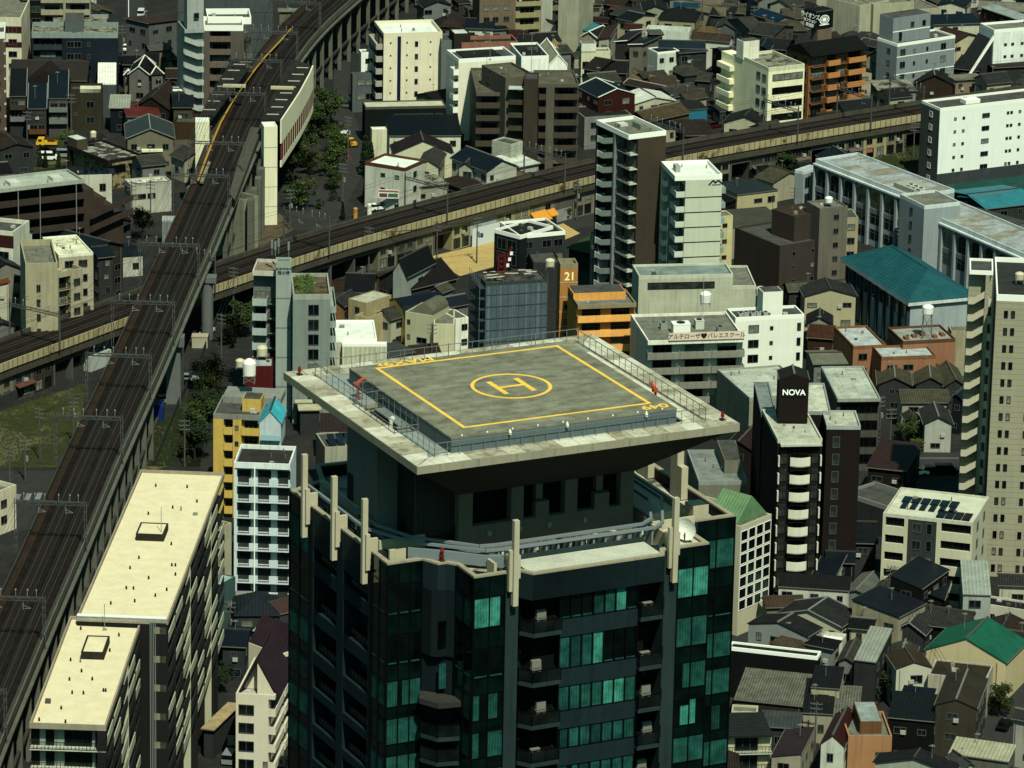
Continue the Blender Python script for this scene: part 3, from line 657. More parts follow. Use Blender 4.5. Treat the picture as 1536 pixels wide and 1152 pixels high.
# scaffolded building
b=bld('building wrapped in blue grey scaffold netting with timber on its roof','E',(1030,235),(1090,280),(1365,265),24,mat('seam',(.17,.25,.3),ax='x',per=2.4),mat('conc',(.22,.22,.2),c2=(.04,.04,.04)),par=.3,rim=P(.12,.14,.14),name='scaffolded_building',cat='scaffolded building')
for k in range(11):
    z=b['zt']-1-2.1*k; part(b,'scaffold_walkway',P(.12,.15,.16),(-1.2,-.1,z-.08,-.02,b['d'],z),(-1.2,-.1,z+.9,-1.14,b['d'],z+.96))
for i in range(7):
    y=b['d']*i/6; MB().tube((-1.2,y,0),(-1.2,y,b['zt']+1.2),.06).build('scaffold_pole',P(.25,.28,.28),b['root'])
for i in range(12):
    x=b['w']*i/11; MB().tube((x,-.12,0),(x,-.12,b['zt']+1.3),.05).build('scaffold_pole',P(.2,.24,.24),b['root'])
for k in range(10): MB().bar((0,-.13,2.3*k+1),(b['w'],-.13,2.3*k+1),.05,.06).build('scaffold_ledger',P(.14,.17,.17),b['root'])
r=random.Random(4)
for i in range(22):
    x=r.uniform(.5,b['w']-3);y=r.uniform(1,b['d']-1); q=MB().bar((x,y,b['zt']+.2+i*.02),(x+r.uniform(1,3),y+r.uniform(-1,1),b['zt']+.25+i*.02),.25,.12).build('timber_board',P(*r.choice([(.45,.3,.12),(.5,.5,.42),(.3,.08,.04),(.1,.1,.1)])),None)
    q.matrix_world=b['root'].matrix_basis.copy(); tag(q,'loose board lying on the scaffolded roof','board','boards lying on the scaffolded roof')
# orange 21 building
OR=W(.8,.36,.07); 
b=bld('orange brick stair tower with a number sign and cream floor bands','E',(1415,170),(1420,195),(1497,192),24,W(.6,.27,.07),RC,par=.6,rim=W(.4,.33,.2),name='stair_tower',cat='stair tower',maxd=7); SIGN21=b
for k in range(8): part(b,'floor_band',W(.5,.4,.24),(-.04,-.05,b['zt']-3.8-2.9*k,b['w']+.04,-.003,b['zt']-3.55-2.9*k))
for k in range(4): win(b,'F',.55,b['zt']-8.4-2.9*k,1.6,.8,2)
b=bld('orange apartment block with stepped balconies beside the orange stair tower','F',(-455,165),(-440,230),(-185,215),19.5,OR,mat('conc',(.28,.32,.3)),par=.5,rim=W(.42,.33,.18),rec={'F':1.2})
balcs(b,'F',[(0,1)],6,1.3,1.15,top=2.5,m=W(.85,.4,.08),fl=2.9)
rbox(b,'upper_wing',OR,.0,.45,.9,1.0,1.5,roofm=RCG)
# E small houses
house('steep black gabled house beside the sand yard with a pale side wall','e8',(870,40),(745,190),(870,225),8,'y',3.4,W(.35,.4,.36),SK)
house('low black barn roofed house right of the steep black gable','e8',(990,130),(930,320),(1260,190),5,'x',3,DG,('tile',(.035,.03,.03)))
house('black roofed house with a yellow end wall near the garden apartments','e8',(435,215),(325,340),(600,340),5.5,'x',2.4,W(.5,.42,.2),SK)
b=bld('beige house with a stepped pale metal roof and a laundry terrace','e8',(520,310),(370,400),(500,450),9,W(.46,.38,.2),mat('conc',(.48,.5,.38)),par=.1,name='house',cat='house'); wins(b,'F',[.5],2,1,1.2); wins(b,'S',[.3],2,1,1.2)
b=bld('tan house with a railed laundry terrace in front of the stepped metal roof','e8',(530,485),(430,545),(540,575),7,W(.5,.42,.22),RC,par=.7,name='house',cat='house'); wins(b,'F',[.35,.8],2,.5,.8)
house('orange walled house with a dark gable beside the garden apartments','e8',(225,350),(170,450),(315,485),7.5,'y',1.2,W(.42,.2,.09),TG)
house('yellow walled house with a rounded navy gambrel roof','e8',(1020,330),(690,420),(830,520),7.5,'my',1.6,W(.46,.33,.1),SN,.1)
house('grey brown gabled house in front of the navy gambrel roof','e8',(850,470),(745,590),(880,520),6,'x',1.5,W(.45,.45,.33),TX)
b=bld('pale khaki house with an arched metal roof and a small white bell gable','e8',(1015,430),(875,515),(1110,555),9.5,W(.46,.47,.3,st=.5),mat('seam',(.24,.24,.17),ax='y'),par=.15,name='house',cat='house'); wins(b,'F',[.13],3,.5,.8,fl=3); win(b,'F',.62,4.2,2,1)
MB().ext([(b['w']*.3,b['zt'])]+[(b['w']*(.3+.35*(1-math.cos(t*math.pi/8))),b['zt']+2.0*math.sin(t*math.pi/8)) for t in range(1,9)],'y',.2,b['d']-.2).build('arched_roof',mat('seam',(.24,.24,.17),ax='y'),b['root'])
b=bld('pale yellow block with a recessed terrace next to the arched roof house','e8',(1200,490),(1125,625),(1310,620),8.5,W(.52,.52,.33,st=.5),TX and RC,par=.2,name='house',cat='house'); wins(b,'F',[.15],1,.6,.9,top=5)
b=bld('white house with an olive pent roof against the scaffold','e8',(1230,500),(1320,580),(1425,560),8.5,W(.6,.62,.52),mat('seam',(.24,.24,.17)),par=.1,name='house',cat='house'); wins(b,'F',[.7],3,1.1,1.1,fl=3)
house('navy roofed house behind the white house and the scaffold','e8',(1140,440),(1140,500),(1420,430),8,'x',1.5,GR,SN)
b=bld('low building with a big white L shaped roof behind the helipad','e8',(290,590),(220,760),(620,745),9,W(.5,.5,.4),RW,par=.35,rim=WHP,name='house',cat='house')
b=bld('cream ribbed wall building with cluttered white roof equipment just behind the helipad','e8',(330,785),(315,805),(710,800),8.5,mat('seam',(.48,.5,.36),ax='x',per=.9),RW,par=.2,rim=WHP,name='workshop',cat='workshop')
house('small mint metal roofed shed right of the cream ribbed wall','e8',(735,815),(725,920),(925,850),5,'shb',.5,W(.4,.46,.44),SG,name='shed',cat='shed')
house('low brown roofed house behind the helipad edge','e8',(925,840),(930,905),(1185,870),4,'x',1.2,BR,TB)
house('khaki tile roofed cottage between the gambrel roof and the scaffold','e8',(1130,270),(1075,325),(1180,360),5,'y',1,GR,TM)
# grey garden slab (left centre)
b=bld('grey apartment slab with a planted roof terrace and rounded side balconies','E',(300,235),(235,330),(400,320),25,W(.3,.36,.33),mat('conc',(.3,.22,.14),c2=(.1,.13,.06)),par=.7,rim=W(.4,.42,.36),rec={'F':.0}); 
wins(b,'F',[.55],8,1.8,1.9,top=2.0,fl=2.85); balcs(b,'R',[(.05,.95)],8,1.1,1.1,top=2.6,fl=2.85,m=W(.36,.42,.38),doors=True)
GARDEN=b
b=bld('grey balcony wing left of the planted roof, with white balcony boxes','E',(105,172),(55,225),(165,225),27.5,W(.24,.29,.28),mat('conc',(.4,.3,.2)),par=.6,rim=W(.5,.5,.42),rec={'F':1.8})
balcs(b,'F',[(.0,.6)],9,2.0,1.2,top=5.6,fl=2.85,m=W(.38,.46,.43)); balcs(b,'F',[(.62,1)],9,.8,1.1,top=5.6,fl=2.85,kind='rail',m=W(.3,.36,.34))
b=bld('tall grey lift slab with blue lettering between two balcony wings','E',(160,165),(160,185),(228,185),30,W(.36,.43,.39,st=.6,jz=5.7),RC,par=.3,name='lift_tower',cat='lift tower',maxd=9); LETB=b
part(b,'link_balcony',W(.24,.28,.27),*[(b['w']+.02,1.5,b['zt']-8-2.85*k-1,b['w']+3.4,1.65,b['zt']-8-2.85*k) for k in range(9)])
part(b,'link_floor',W(.1,.12,.12),*[(b['w']+.02,1.65,b['zt']-9.2-2.85*k,b['w']+3.4,5,b['zt']-9.0-2.85*k) for k in range(9)])
part(b,'link_wall',W(.06,.07,.07),(b['w']+.02,5,0,b['w']+3.4,5.3,b['zt']-8))
# yellow / blue-white / red cluster in D
b=bld('dark red clad building with a pale roof and a cream water tank','D',(1090,460),(1085,500),(1210,500),21,W(.3,.03,.03),mat('conc',(.4,.45,.45)),par=.25)
YW=W(.62,.42,.08,st=.9)
b=bld('bright yellow apartment block with curved balcony fronts','D',(955,625),(945,710),(1150,725),19,YW,RCG,par=.6,rim=W(.33,.34,.29),rec={'F':1.0})
balcs(b,'F',[(.22,.42),(.6,.98)],6,1.2,1.2,top=2.6,m=YW); fills(b,'F',[(0,.22),(.42,.6),(.98,1)]); wins(b,'F',[.5],6,.5,.7,base=-.0)
rbox(b,'stair_penthouse',YW,.55,.35,.95,.7,2.3,roofm=RCG); rbox(b,'rear_roof_deck',W(.33,.35,.3),.05,.75,1.3,1.3,1.2)
b=bld('pale blue white apartment block with railed balcony openings near the helipad tower','D',(1065,845),(1037,925),(1285,935),23,W(.5,.58,.6,st=.5),mat('conc',(.13,.12,.1)),par=.7,rim=W(.55,.62,.6),rec={'F':1.3})
BWW=W(.5,.58,.6,st=.5)
for k in range(8):
    z=b['zt']-1.1-2.85*(k+1)
    L=b['w']
    q=part(b,'balcony',BWW,(0,0,z-.2,L,1.3,z),(0,0,z,L*.07,.15,z+1.15),(L*.27,0,z,L*.43,.15,z+1.15),(L*.63,0,z,L*.79,.15,z+1.15),(L*.97,0,z,L,.15,z+1.15),(0,.0,z+1.15,L*.05,.15,z+2.6))
    for a0,a1 in((.07,.27),(.43,.63),(.79,.97)):
        g=MB(); g.box(L*a0,.03,z+.9,L*a1,.1,z+1.0); g.box(L*a0,.03,z+.1,L*a1,.1,z+.18)
        for i in range(9): x=L*(a0+(a1-a0)*(i+.5)/9); g.box(x-.03,.04,z+.18,x+.03,.09,z+.9)
        g.build('railing',P(.12,.1,.1),b['root'])
        win(b,'F',(a0+a1)/2,z+1.2,2.0,2.0,3,FRD,GL[2])
part(b,'downpipe',WHP,(b['w']*.36,-.1,0,b['w']*.38,-.004,b['zt']-.8))
b=house('small white rooftop house with a turquoise gable roof and blue door','D',(1180,690),(1145,750),(1250,752),26.5,'y',2.2,W(.45,.52,.55),('seam',(.05,.5,.62)),.2,name='rooftop_house',cat='rooftop house',wn=False,zb=22.3)
MB().box(b['w']*.45,.3,1.6,b['w']*.75,.36,3.6).build('door',P(.05,.25,.4),b['root']); MB().box(b['w']*.1,-.9,1.4,b['w']*.95,.33,1.55).box(b['w']*.1,-.9,1.55,b['w']*.95,-.85,2.3).build('landing',P(.3,.5,.55),b['root'])
# D small roofs right of yellow
house('low beige canopy roof in the dark yard behind the blue white block','D',(1310,648),(1308,662),(1385,660),5,'flat',0,DG,mat('conc',(.5,.48,.3)),name='shed',cat='shed',wn=False)
house('wider beige canopy roof in the dark yard by the helipad shaft','D',(1325,668),(1323,695),(1425,692),5,'flat',0,DG,mat('conc',(.5,.48,.3)),name='shed',cat='shed',wn=False)
house('maroon corrugated roof shed behind the helipad shaft','D',(1420,725),(1418,790),(1536,790),6,'shb',.8,DB,('seam',(.1,.06,.055)),name='shed',cat='shed')
b=bld('small cream building with three solar water panels on its roof behind the tower','D',(1430,795),(1440,860),(1536,850),9,W(.4,.4,.3),RCG,par=.2,name='house',cat='house')
for i in range(3): MB().quad((1+i*1.6,1,b['zt']),(2.3+i*1.6,1,b['zt']),(2.3+i*1.6,4,b['zt']+1.2),(1+i*1.6,4,b['zt']+1.2)).build('solar_panel',SOL,b['root'])
house('navy slat roofed lean to in front of the small solar building','D',(1440,885),(1445,925),(1536,915),6,'shb',.8,GR,SN,name='shed',cat='shed')
# G/H : church like, small houses
b=bld('small cream apartment block between the beige slab and the blue white block','G',(945,60),(943,100),(1005,60),14,W(.45,.42,.28),RCG,par=.3); wins(b,'F',[.5],5,1,1.2)
b=bld('pale mint ribbed shed wall beside the beige slab','G',(945,262),(943,300),(968,262),8,W(.35,.42,.4),SW and RW,par=.1,name='shed',cat='shed')
b=bld('small teal walled building with a mint roof beside the beige slab','G',(972,298),(968,345),(1018,298),9,W(.12,.25,.24),mat('conc',(.35,.5,.45)),par=.1,name='house',cat='house')
house('dark blue hip roofed house with ridges below the sandy plot','G',(1110,390),(1035,480),(1240,465),6,'hip',2.2,W(.12,.14,.15),('seam',(.04,.055,.075)))
house('grey flat roofed house right of the dark blue hip roof','G',(1190,470),(1170,540),(1280,545),5,'shb',.5,W(.25,.24,.2),TG)
house('dark grey balcony house in shade below the dark blue hip roof','G',(990,520),(975,610),(1090,620),6,'x',1.2,W(.1,.12,.13),SN)
house('small grey corrugated roof behind the dark blue hip roof','G',(1020,380),(1012,430),(1105,430),5,'shb',.5,GR,('seam',(.3,.31,.26)),name='shed',cat='shed')
house('maroon roofed house at the edge of the tower','G',(1235,400),(1230,470),(1310,440),6,'x',1,W(.3,.28,.22),('seam',(.2,.1,.09)))
CH1=W(.58,.53,.42,st=.4)
b=bld('cream four storey building with a steep purple gable over its left front','G',(1085,640),(1045,820),(1215,838),13,CH1,mat('conc',(.5,.5,.42)),par=.4,rec={'R':1.0})
for k in range(4): win(b,'F',.27,b['zt']-2.6-2.95*k,2.2,1.5,2); 
win(b,'F',.76,b['zt']-2.6-2.95*3,.6,1.1,1)
balcs(b,'R',[(0,.45),(.5,.95)],4,1.1,1.1,top=2.6)
w_=b['w'];zt=b['zt']
MB().ext([(w_*.02,zt-.4),(w_*.52,zt+5.2),(w_+.5,zt-.6),(w_+.4,zt-.85),(w_*.52,zt+4.9),(w_*.05,zt-.65)],'y',.9,b['d']*.85).build('gable_roof',mat('seam',(.09,.05,.075),ax='y'),b['root'])
MB().ext([(w_*.52,zt-.3),(w_*.96,zt-.3),(w_*.52,zt+4.7)],'y',1.0,1.3).build('gable_wall',CH1,b['root']); MB().ext([(w_*.1,zt-.3),(w_*.52,zt-.3),(w_*.52,zt+4.7)],'y',3.0,3.3).build('gable_wall',CH1,b['root'])
b=bld('second cream balcony building with a purple roof touching the tower','G',(1215,560),(1240,650),(1330,600),15,CH1,RC,par=.4,rec={'F':1.0}); balcs(b,'F',[(.1,.95)],5,1.2,1.1,top=2.5)
MB().ext([(0,b['zt']-.2),(b['w']*.5,b['zt']+4),(b['w'],b['zt']-.2)],'y',.2,b['d']).build('gable_roof',mat('seam',(.09,.05,.075),ax='y'),b['root'])
house('sloping tan metal canopy beside the foot of the beige slab','G',(905,845),(890,975),(925,985),5,'flat',0,DG,mat('conc',(.5,.38,.2)),name='canopy',cat='canopy',wn=False)
# ---- tile C
CW=W(.68,.66,.44,st=.7)
b=bld('cream apartment block with a boxy white roof turret and shaded side windows','C',(245,240),(405,300),(570,285),17,CW,RM,par=.7,rim=W(.55,.55,.38),rec={})
wins(b,'S',[.12,.3],5,1.5,1.4,top=1.7,fl=3.1); bandw(b,'F',.12,.95,5,1.4,1.5,3.1)
rbox(b,'roof_turret',W(.6,.6,.48),-.02,.78,.42,1.0,4.2,roofm=RCG)
part(b,'left_wing',CW,(0,b['d']+.01,0,b['w']*.3,b['d']+7,b['zt']-.9)); 
for k in range(4): part(b,'balcony',CW,(-1.2,b['d']+1,b['zt']-4.3-3.1*k,-.02,b['d']+7,b['zt']-3.1-3.1*k))
BRK=W(.5,.2,.06,st=.6)
b=bld('orange brown apartment block with a black hipped roof and brick balconies','C',(480,215),(600,250),(845,218),16,BRK,RD,par=.0,rec={'F':1.3})
balcs(b,'F',[(.3,.52),(.68,1)],5,1.4,1.1,top=2.4,m=W(.65,.27,.08)); balcs(b,'F',[(.02,.28),(.53,.67)],5,1.1,1.0,top=2.4,kind='rail',m=BRK); wins(b,'S',[.3,.7],5,1.2,1.2)
MB().ext([(-.5,b['zt']),(b['d']/2,b['zt']+2.2),(b['d']+.5,b['zt'])],'x',-.5,b['w']+.5).build('hip_roof',mat('conc',(.02,.024,.024),st=.4),b['root'])
b=house('black rooftop billboard with white Japanese lettering and a round white emblem','C',(562,38),(614,52),(694,40),22.3,'flat',0,P(.006,.006,.006),P(.01,.01,.01),.0,name='billboard',cat='billboard',wn=False,zb=17.9); BILB=b
b=bld('beige lift tower carrying the black billboard','C',(604,122),(622,134),(680,124),17.9,W(.3,.24,.18),RCG,par=.1,name='lift_tower',cat='lift tower')
LB=W(.3,.36,.38,st=.4,jx=1.5)
b=bld('light blue grey stepped apartment block with thin white floor bands','C',(925,160),(975,195),(1212,150),15,LB,RCG,par=.4,rim=WHP)
for k in range(2): part(b,'floor_band',WHP,(-.04,-.05,b['zt']-3.3-4.2*k,b['w']+.04,-.003,b['zt']-3.1-4.2*k))
wins(b,'F',[.1,.8],4,1.4,1.4,fl=3); wins(b,'F',[.3,.52],4,.5,.8,nm=1,fl=3); wins(b,'S',[.4],4,1,1)
rbox(b,'upper_floor',LB,.02,.3,.66,.98,6,roofm=RCG); part(b,'floor_band',WHP,(b['w']*.02,b['d']*.3-.06,b['zt']+2.2,b['w']*.66,b['d']*.3-.003,b['zt']+2.4)); win(b,'F',.15,b['zt']+1,.8,2,1,base=b['d']*.3-.01); win(b,'F',.35,b['zt']+3.5,.9,1.2,1,base=b['d']*.3-.01); win(b,'F',.55,b['zt']+3.5,.9,1.2,1,base=b['d']*.3-.01)
b=bld('white angular block with a cut away dark terrace at the upper right','C',(1392,98),(1404,132),(1600,108),15.5,W(.6,.64,.6),RC,par=.5,rim=WHP); wins(b,'F',[.25,.4,.6],4,.6,.5,top=3)
MB().ext([(-7,3),(0,13),(0,14),(-8,2.2)],'y',0,.5).build('sloped_frame',WHP,b['root'])
MB().ext([(-7,0),(0,0),(0,13),(-7,3)],'y',.6,8).build('terrace_wing',W(.08,.09,.1),b['root'])
house('cream block with a navy flat roof behind the white angular block','C',(1130,75),(1135,108),(1340,95),9,'shb',.6,W(.5,.5,.36),SN)
house('cream house with a maroon gable beside the light blue stepped block','C',(1210,140),(1225,190),(1330,155),7,'y',1.5,W(.52,.48,.3),('seam',(.13,.06,.045)))
b=bld('large cream ribbed wall building at the top right','C',(840,-50),(870,20),(1025,-5),14,W(.44,.43,.3,jx=.8),RC,par=.5)
b=bld('beige house with balconies behind the large cream ribbed building','C',(1020,-20),(1040,45),(1145,25),8,W(.45,.42,.3),RC,par=.4,name='house',cat='house'); wins(b,'F',[.3,.7],2,1.5,1.2)
house('blue clad shed in a gap between tan tiled roofs','C',(40,455),(50,485),(128,475),4,'shb',.6,P(.02,.3,.5),RD,.1,name='shed',cat='shed',wn=False)
house('small tan tiled roof house at the left of the blue clad shed','C',(-40,455),(-30,505),(45,490),4,'x',1.2,BG,('tile',(.2,.14,.08)))
house('low white gable house by the tracks in front of the cream turret block','C',(210,500),(200,540),(390,560),4.2,'y',1.8,W(.46,.46,.3),TD)
house('old brown roofed shed beside the overhead line mast near the cream block','C',(40,540),(35,600),(165,590),3.5,'shb',.6,DG,TB,name='shed',cat='shed')
house('grey house with a blue sheeted lean to beside the railway','C',(885,365),(890,405),(1060,395),6,'shb',.6,W(.3,.33,.33),RM)
house('dark gabled wooden house by the railway below the light blue block','C',(1110,320),(1050,370),(1225,365),5.5,'y',2.2,W(.12,.07,.045),TD)
house('pinkish beige small block with a flat roof beside the dark gabled house','C',(1228,330),(1230,355),(1352,340),6,'flat',0,W(.36,.29,.2),RC)
house('dark netted enclosure at the right edge above the white apartment block','C',(1390,270),(1395,300),(1560,285),7,'shb',.5,DG,TB,name='shed',cat='shed')
house('khaki two storey house with a dark gable between the orange and blue blocks','C',(850,215),(830,250),(915,265),7,'y',1.6,W(.38,.34,.22),SK)
WB=W(.64,.68,.64,st=.3)
b=bld('white five storey apartment block with scattered small windows and a dark base','C',(1123,440),(1165,480),(1536+140,412),17.5,WB,RCG,par=.5,rim=WHP,name='apartment_building',maxd=9)
part(b,'dark_base',W(.14,.17,.18),(-.05,-.05,0,b['w']+.05,-.003,2.6)); part(b,'painted_side_shade',W(.2,.22,.2),(-.06,0,0,-.003,b['d'],b['zt']-.6))  # shade of the white left face painted as a thin grey sheet
wins(b,'S',[.45],6,1.1,1.1,top=1.3,base=-.07,fm=FRW); wins(b,'F',[.13,.2,.57,.6,.67],5,.45,.5,top=2.0,nm=1); wins(b,'F',[.385],5,1.8,.9,top=2.0)
rbox(b,'roof_hatch',WHP,.26,.3,.38,.6,.9)
# school
SC=W(.34,.4,.42,st=.5); SCR=mat('conc',(.4,.45,.46),c2=(.38,.36,.28),s2=.25,t0=.47,t1=.56,sc=(.3,1,1))
def school(label,L,N,R,z,s0=0,cols=8):
    b=bld(label,'C',L,N,R,z,SC,SCR,name='school_building',cat='school',par=.5,rim=W(.5,.56,.56))
    d=b['d']; nb=max(2,int(d/4.6)); sp=d/nb; DK=P(.02,.03,.035,.4)
    for i in range(nb+1): part(b,'pilaster',SC,(-.55,max(0,i*sp-.35),0,-.004,min(d,i*sp+.35),z-1.3))
    for i in range(nb):
        y0=i*sp+.5;y1=(i+1)*sp-.5;ym=(y0+y1)/2;r_=(y1-y0)/2
        for k,zz in enumerate((z-5.6,z-9.2,z-12.6)):
            if zz<.5: break
            g=MB()
            if k==0:
                pts=[(y0,zz),(y1,zz)]+[(ym+r_*math.cos(t*math.pi/8),zz+2.2+1.4*math.sin(t*math.pi/8)) for t in range(0,9)]
            else: pts=[(y0,zz),(y1,zz),(y1,zz+2.2),(y0,zz+2.2)]
            n=len(g.v); g.ext([(p,q) for p,q in pts],'x',-.03,-.003)
            o=g.build('window',GL[1],b['root'])
            f=MB(); f.box(-.09,ym-.05,zz,-.031,ym+.05,zz+2.6); f.box(-.09,y0,zz+1.5,-.031,ym-.05,zz+1.6); f.box(-.09,ym+.05,zz+1.5,-.031,y1,zz+1.6); f.build('frame',FR,o)
        part(b,'spandrel',W(.24,.3,.31),(-.12,y0,z-6.9,-.004,y1,z-5.9))
    part(b,'cornice',W(.5,.56,.56),(-.7,0,z-1.25,-.004,d,z-.9))
    return b
s1=school('blue grey school wing with tall arched windows and a worn patched roof',(612,703),(1040,868),(1228,838),14)
s2=school('blue grey school wing continuing to the right with a tan strip roof and arched windows',(1095,915),(1600,1150),(1790,1118),12.5)
b=bld('blue grey school stair block with a white penthouse joining the two arched wings','C',(1045,852),(1095,912),(1235,885),15.5,SC,RC,par=.5,rim=W(.5,.56,.56),name='school_building',cat='school'); wins(b,'S',[.5],4,.9,1.2)
b=bld('low arched end wing of the school at its far left','C',(540,745),(560,760),(612,735),11,SC,SCR,par=.4,rim=W(.5,.56,.56),name='school_building',cat='school'); wins(b,'F',[.25,.75],3,1.4,2.2,top=2,fl=3.6)
part(s1,'roof_plant_base',W(.4,.42,.38),(2,2,s1['zt']-.5,7,9,s1['zt']+.5))
house('turquoise ribbed roof of the school walkway building','C',(1380,830),(1240,870),(1360,925),9,'y',1.0,DG,('seam',(.04,.34,.42)),.2,name='hall',cat='hall')
house('right part of the turquoise ribbed school roof','C',(1385,825),(1365,925),(1570,880),9,'x',1.2,DG,('seam',(.04,.34,.42)),.2,name='hall',cat='hall')
b=bld('long grey slatted canopy on the school roof side','C',(1235,885),(1480,1000),(1530,975),11.5,W(.25,.26,.25),mat('seam',(.16,.17,.16),ax='y'),par=.0,name='canopy',cat='canopy')
# gym
n_=atT('F',(1025,218),11); 
b=house('large teal hipped roof gymnasium with shaded blue columns','F',(706,22),(1025,218),(1340,192),11,'hip',4.0,W(.38,.44,.46),('seam',(.03,.23,.28)),.8,name='gymnasium',cat='gymnasium',wn=False,trim=P(.03,.25,.28)); GYM=b
for i in range(9): part(b,'column',W(.1,.17,.2),(.25,b['d']*(i+.3)/9,0,.78,b['d']*(i+.3)/9+.6,10.3))
for i in range(8): win(b,'S',(i+.85)/9,8.2,b['d']/9*.6,2.4,3,base=.75)
part(b,'eave_band',W(.5,.54,.52),(0,.1,10.2,b['w'],.3,10.97),(0.0,.3,10.2,.2,b['d'],10.97))
house('beige gabled house with green trimmed grey roof in front of the gymnasium','F',(520,140),(560,190),(800,190),7.5,'y',1.5,W(.46,.42,.26,st=.5),TG,.3)
house('khaki metal gable roof behind the beige gabled house','F',(500,140),(490,170),(750,150),7,'x',1.2,DG,('tile',(.2,.2,.13)))
TR=W(.5,.23,.12,st=.7)
b=bld('terracotta building left wing with a pale roof and orange parapets','F',(695,325),(780,412),(925,405),9,TR,mat('conc',(.45,.5,.5)),par=.4,rim=W(.42,.19,.08)); wins(b,'F',[.3],2,1.6,1.2)
b=bld('terracotta building right wing with a pale roof beside the water tower frame','F',(870,410),(905,460),(1145,450),8.8,TR,mat('conc',(.45,.5,.5)),par=.4,rim=W(.42,.19,.08)); wins(b,'F',[.2,.5],2,1.8,1.0)
b=bld('terracotta rear block with chimneys beneath the white water tank','F',(975,325),(1000,390),(1225,370),10,TR,mat('conc',(.4,.4,.36)),par=.4,rim=W(.3,.14,.08)); 
for i in range(5): rbox(b,'roof_vent_box',W(.42,.19,.08),.1+.18*i,.2+.1*(i%3),.18+.18*i,.35+.1*(i%3),.5)
b=bld('long white school of ballet block with balcony floors and a black lettered sign','F',(-190,270),(-130,388),(298,372),18.5,W(.55,.55,.45),RC,par=.5,rim=W(.62,.62,.52),rec={'F':1.4}); BAL=b
b['root']['label']='white apartment block with grey balcony bands and a black lettered rooftop sign'
balcs(b,'F',[(0,.33),(.335,.66),(.665,1)],6,1.5,1.15,top=2.7,m=W(.33,.33,.27))
b=bld('pale green long block with upper terrace behind the white lettered sign block','F',(-205,55),(-160,145),(350,145),13,W(.46,.48,.36),RC,par=.4,rim=W(.5,.52,.42)); bandw(b,'F',.1,.7,3,1.2,1.5,3.2,8)
b=bld('grey green terrace roof block at the rear of the pale green long block','F',(-220,50),(-170,100),(250,95),16,W(.46,.48,.36),mat('conc',(.3,.38,.36)),par=.4,rim=W(.5,.52,.42)); bandw(b,'F',.1,.8,1,1.2,1.4,3.2,8)
WB2=W(.62,.64,.56,st=.3)
b=bld('white office block with three columns of dark windows and rooftop tanks','F',(205,245),(258,285),(565,272),18,WB2,RCG,par=.5,rim=WHP,name='office_building',cat='office building'); OFB=b
for k in range(6):
    z=b['zt']-2.4-2.9*k
    for s,w_,h_ in((.27,1.9,1.4),(.53,.5,.6),(.93,.6,1.4)): win(b,'F',s,z,w_,h_,2 if w_>1 else 1)
rbox(b,'stair_penthouse',WB2,.43,.3,.72,.9,4.6,roofm=RCG)
# dark brick building with white logo
NB=W(.05,.032,.03,st=.5)
b=bld('dark brown brick tower block with curved cream balconies and a white lettered turret','F',(350,690),(445,825),(645,825),29,NB,RM and mat('conc',(.48,.5,.4)),par=.35,rim=W(.5,.52,.42),name='apartment_building'); NOV=b
for k in range(10):
    z=b['zt']-4.3-3.05*k; L=b['w']
    q=MB(); pts=[(L*.28+L*.44*i/8,-.9-.5*math.sin(math.pi*i/8)) for i in range(9)]
    q.prism(pts+[(L*.72,-.06),(L*.28,-.06)],z-.15,z); 
    for i in range(8):
        p0,p1=pts[i],pts[i+1]; q.bar((p0[0],p0[1],z+.72),(p1[0],p1[1],z+.72),.14,1.45)
    q.build('curved_balcony',W(.58,.58,.46,st=.5),b['root'])
    win(b,'F',.5,z+1.3,L*.4,2.3,4,FRD,GL[3]); win(b,'F',.15,z+1.2,L*.13,2.2,2,FRD,GL[2]); win(b,'F',.85,z+1.2,L*.13,2.2,2,FRD,GL[2])
    for s in(.03,.97): part(b,'cream_fin',W(.55,.55,.45),(L*s-.12,-.75,z-.2,L*s+.12,-.08,z+1.6))
part(b,'curved_canopy',W(.5,.5,.42),(b['w']*.05,-1.2,b['zt']-.9,b['w']*.97,-.05,b['zt']-.6))
b2=bld('dark brown brick tower block right wing with a cream roof','F',(662,695),(662,764),(812,762),29,NB,mat('conc',(.48,.5,.4)),par=.35,rim=W(.4,.45,.42))
wins(b2,'F',[.3],10,1.0,1.8,top=2.2,fl=3.05,nm=1,g=GL[2])
b3=bld('dark brown brick tower block left wing with a pale side roof','F',(355,560),(372,712),(440,712),28.3,NB,mat('conc',(.3,.36,.35)),par=.3,rim=W(.3,.34,.32),maxd=18); wins(b3,'F',[.5],9,.8,1,top=2.2,fl=3.05)
b4=bld('cream rear roof of the dark brick tower block behind the turret','F',(565,565),(572,700),(680,700),29.2,NB,mat('conc',(.52,.54,.42)),par=.3,rim=W(.35,.4,.38),maxd=16)
n5=at(1016+445*.33854,380+750*.33854,28.9); 
tur=house('dark brick turret with a pointed top and white lettering','F','','','',36.6,'y',.9,NB,RD,.02,name='sign_tower',cat='sign tower',wn=False,zb=28.9,world=(n5,NOV['a']*.2,(568-445)*.33854/8.35,5)); TUR=tur
# patterned roof behind
b=bld('broad concrete block with a panelled pale roof behind the dark brick tower','F',(660,500),(710,645),(900,640),14,W(.2,.2,.17),mat('conc',(.46,.5,.42),pan=2.2),par=.3,rim=W(.36,.4,.34),rec={'F':.9}); bandw(b,'F',.1,.95,4,1.6,1.5,3.2,6,g=GL[3])
b=bld('left half of the panelled pale roof block beside the ballet sign block','F',(295,505),(320,640),(580,600),13.8,W(.36,.35,.26),mat('conc',(.46,.5,.42),pan=2.2),par=.3,rim=W(.36,.4,.34))
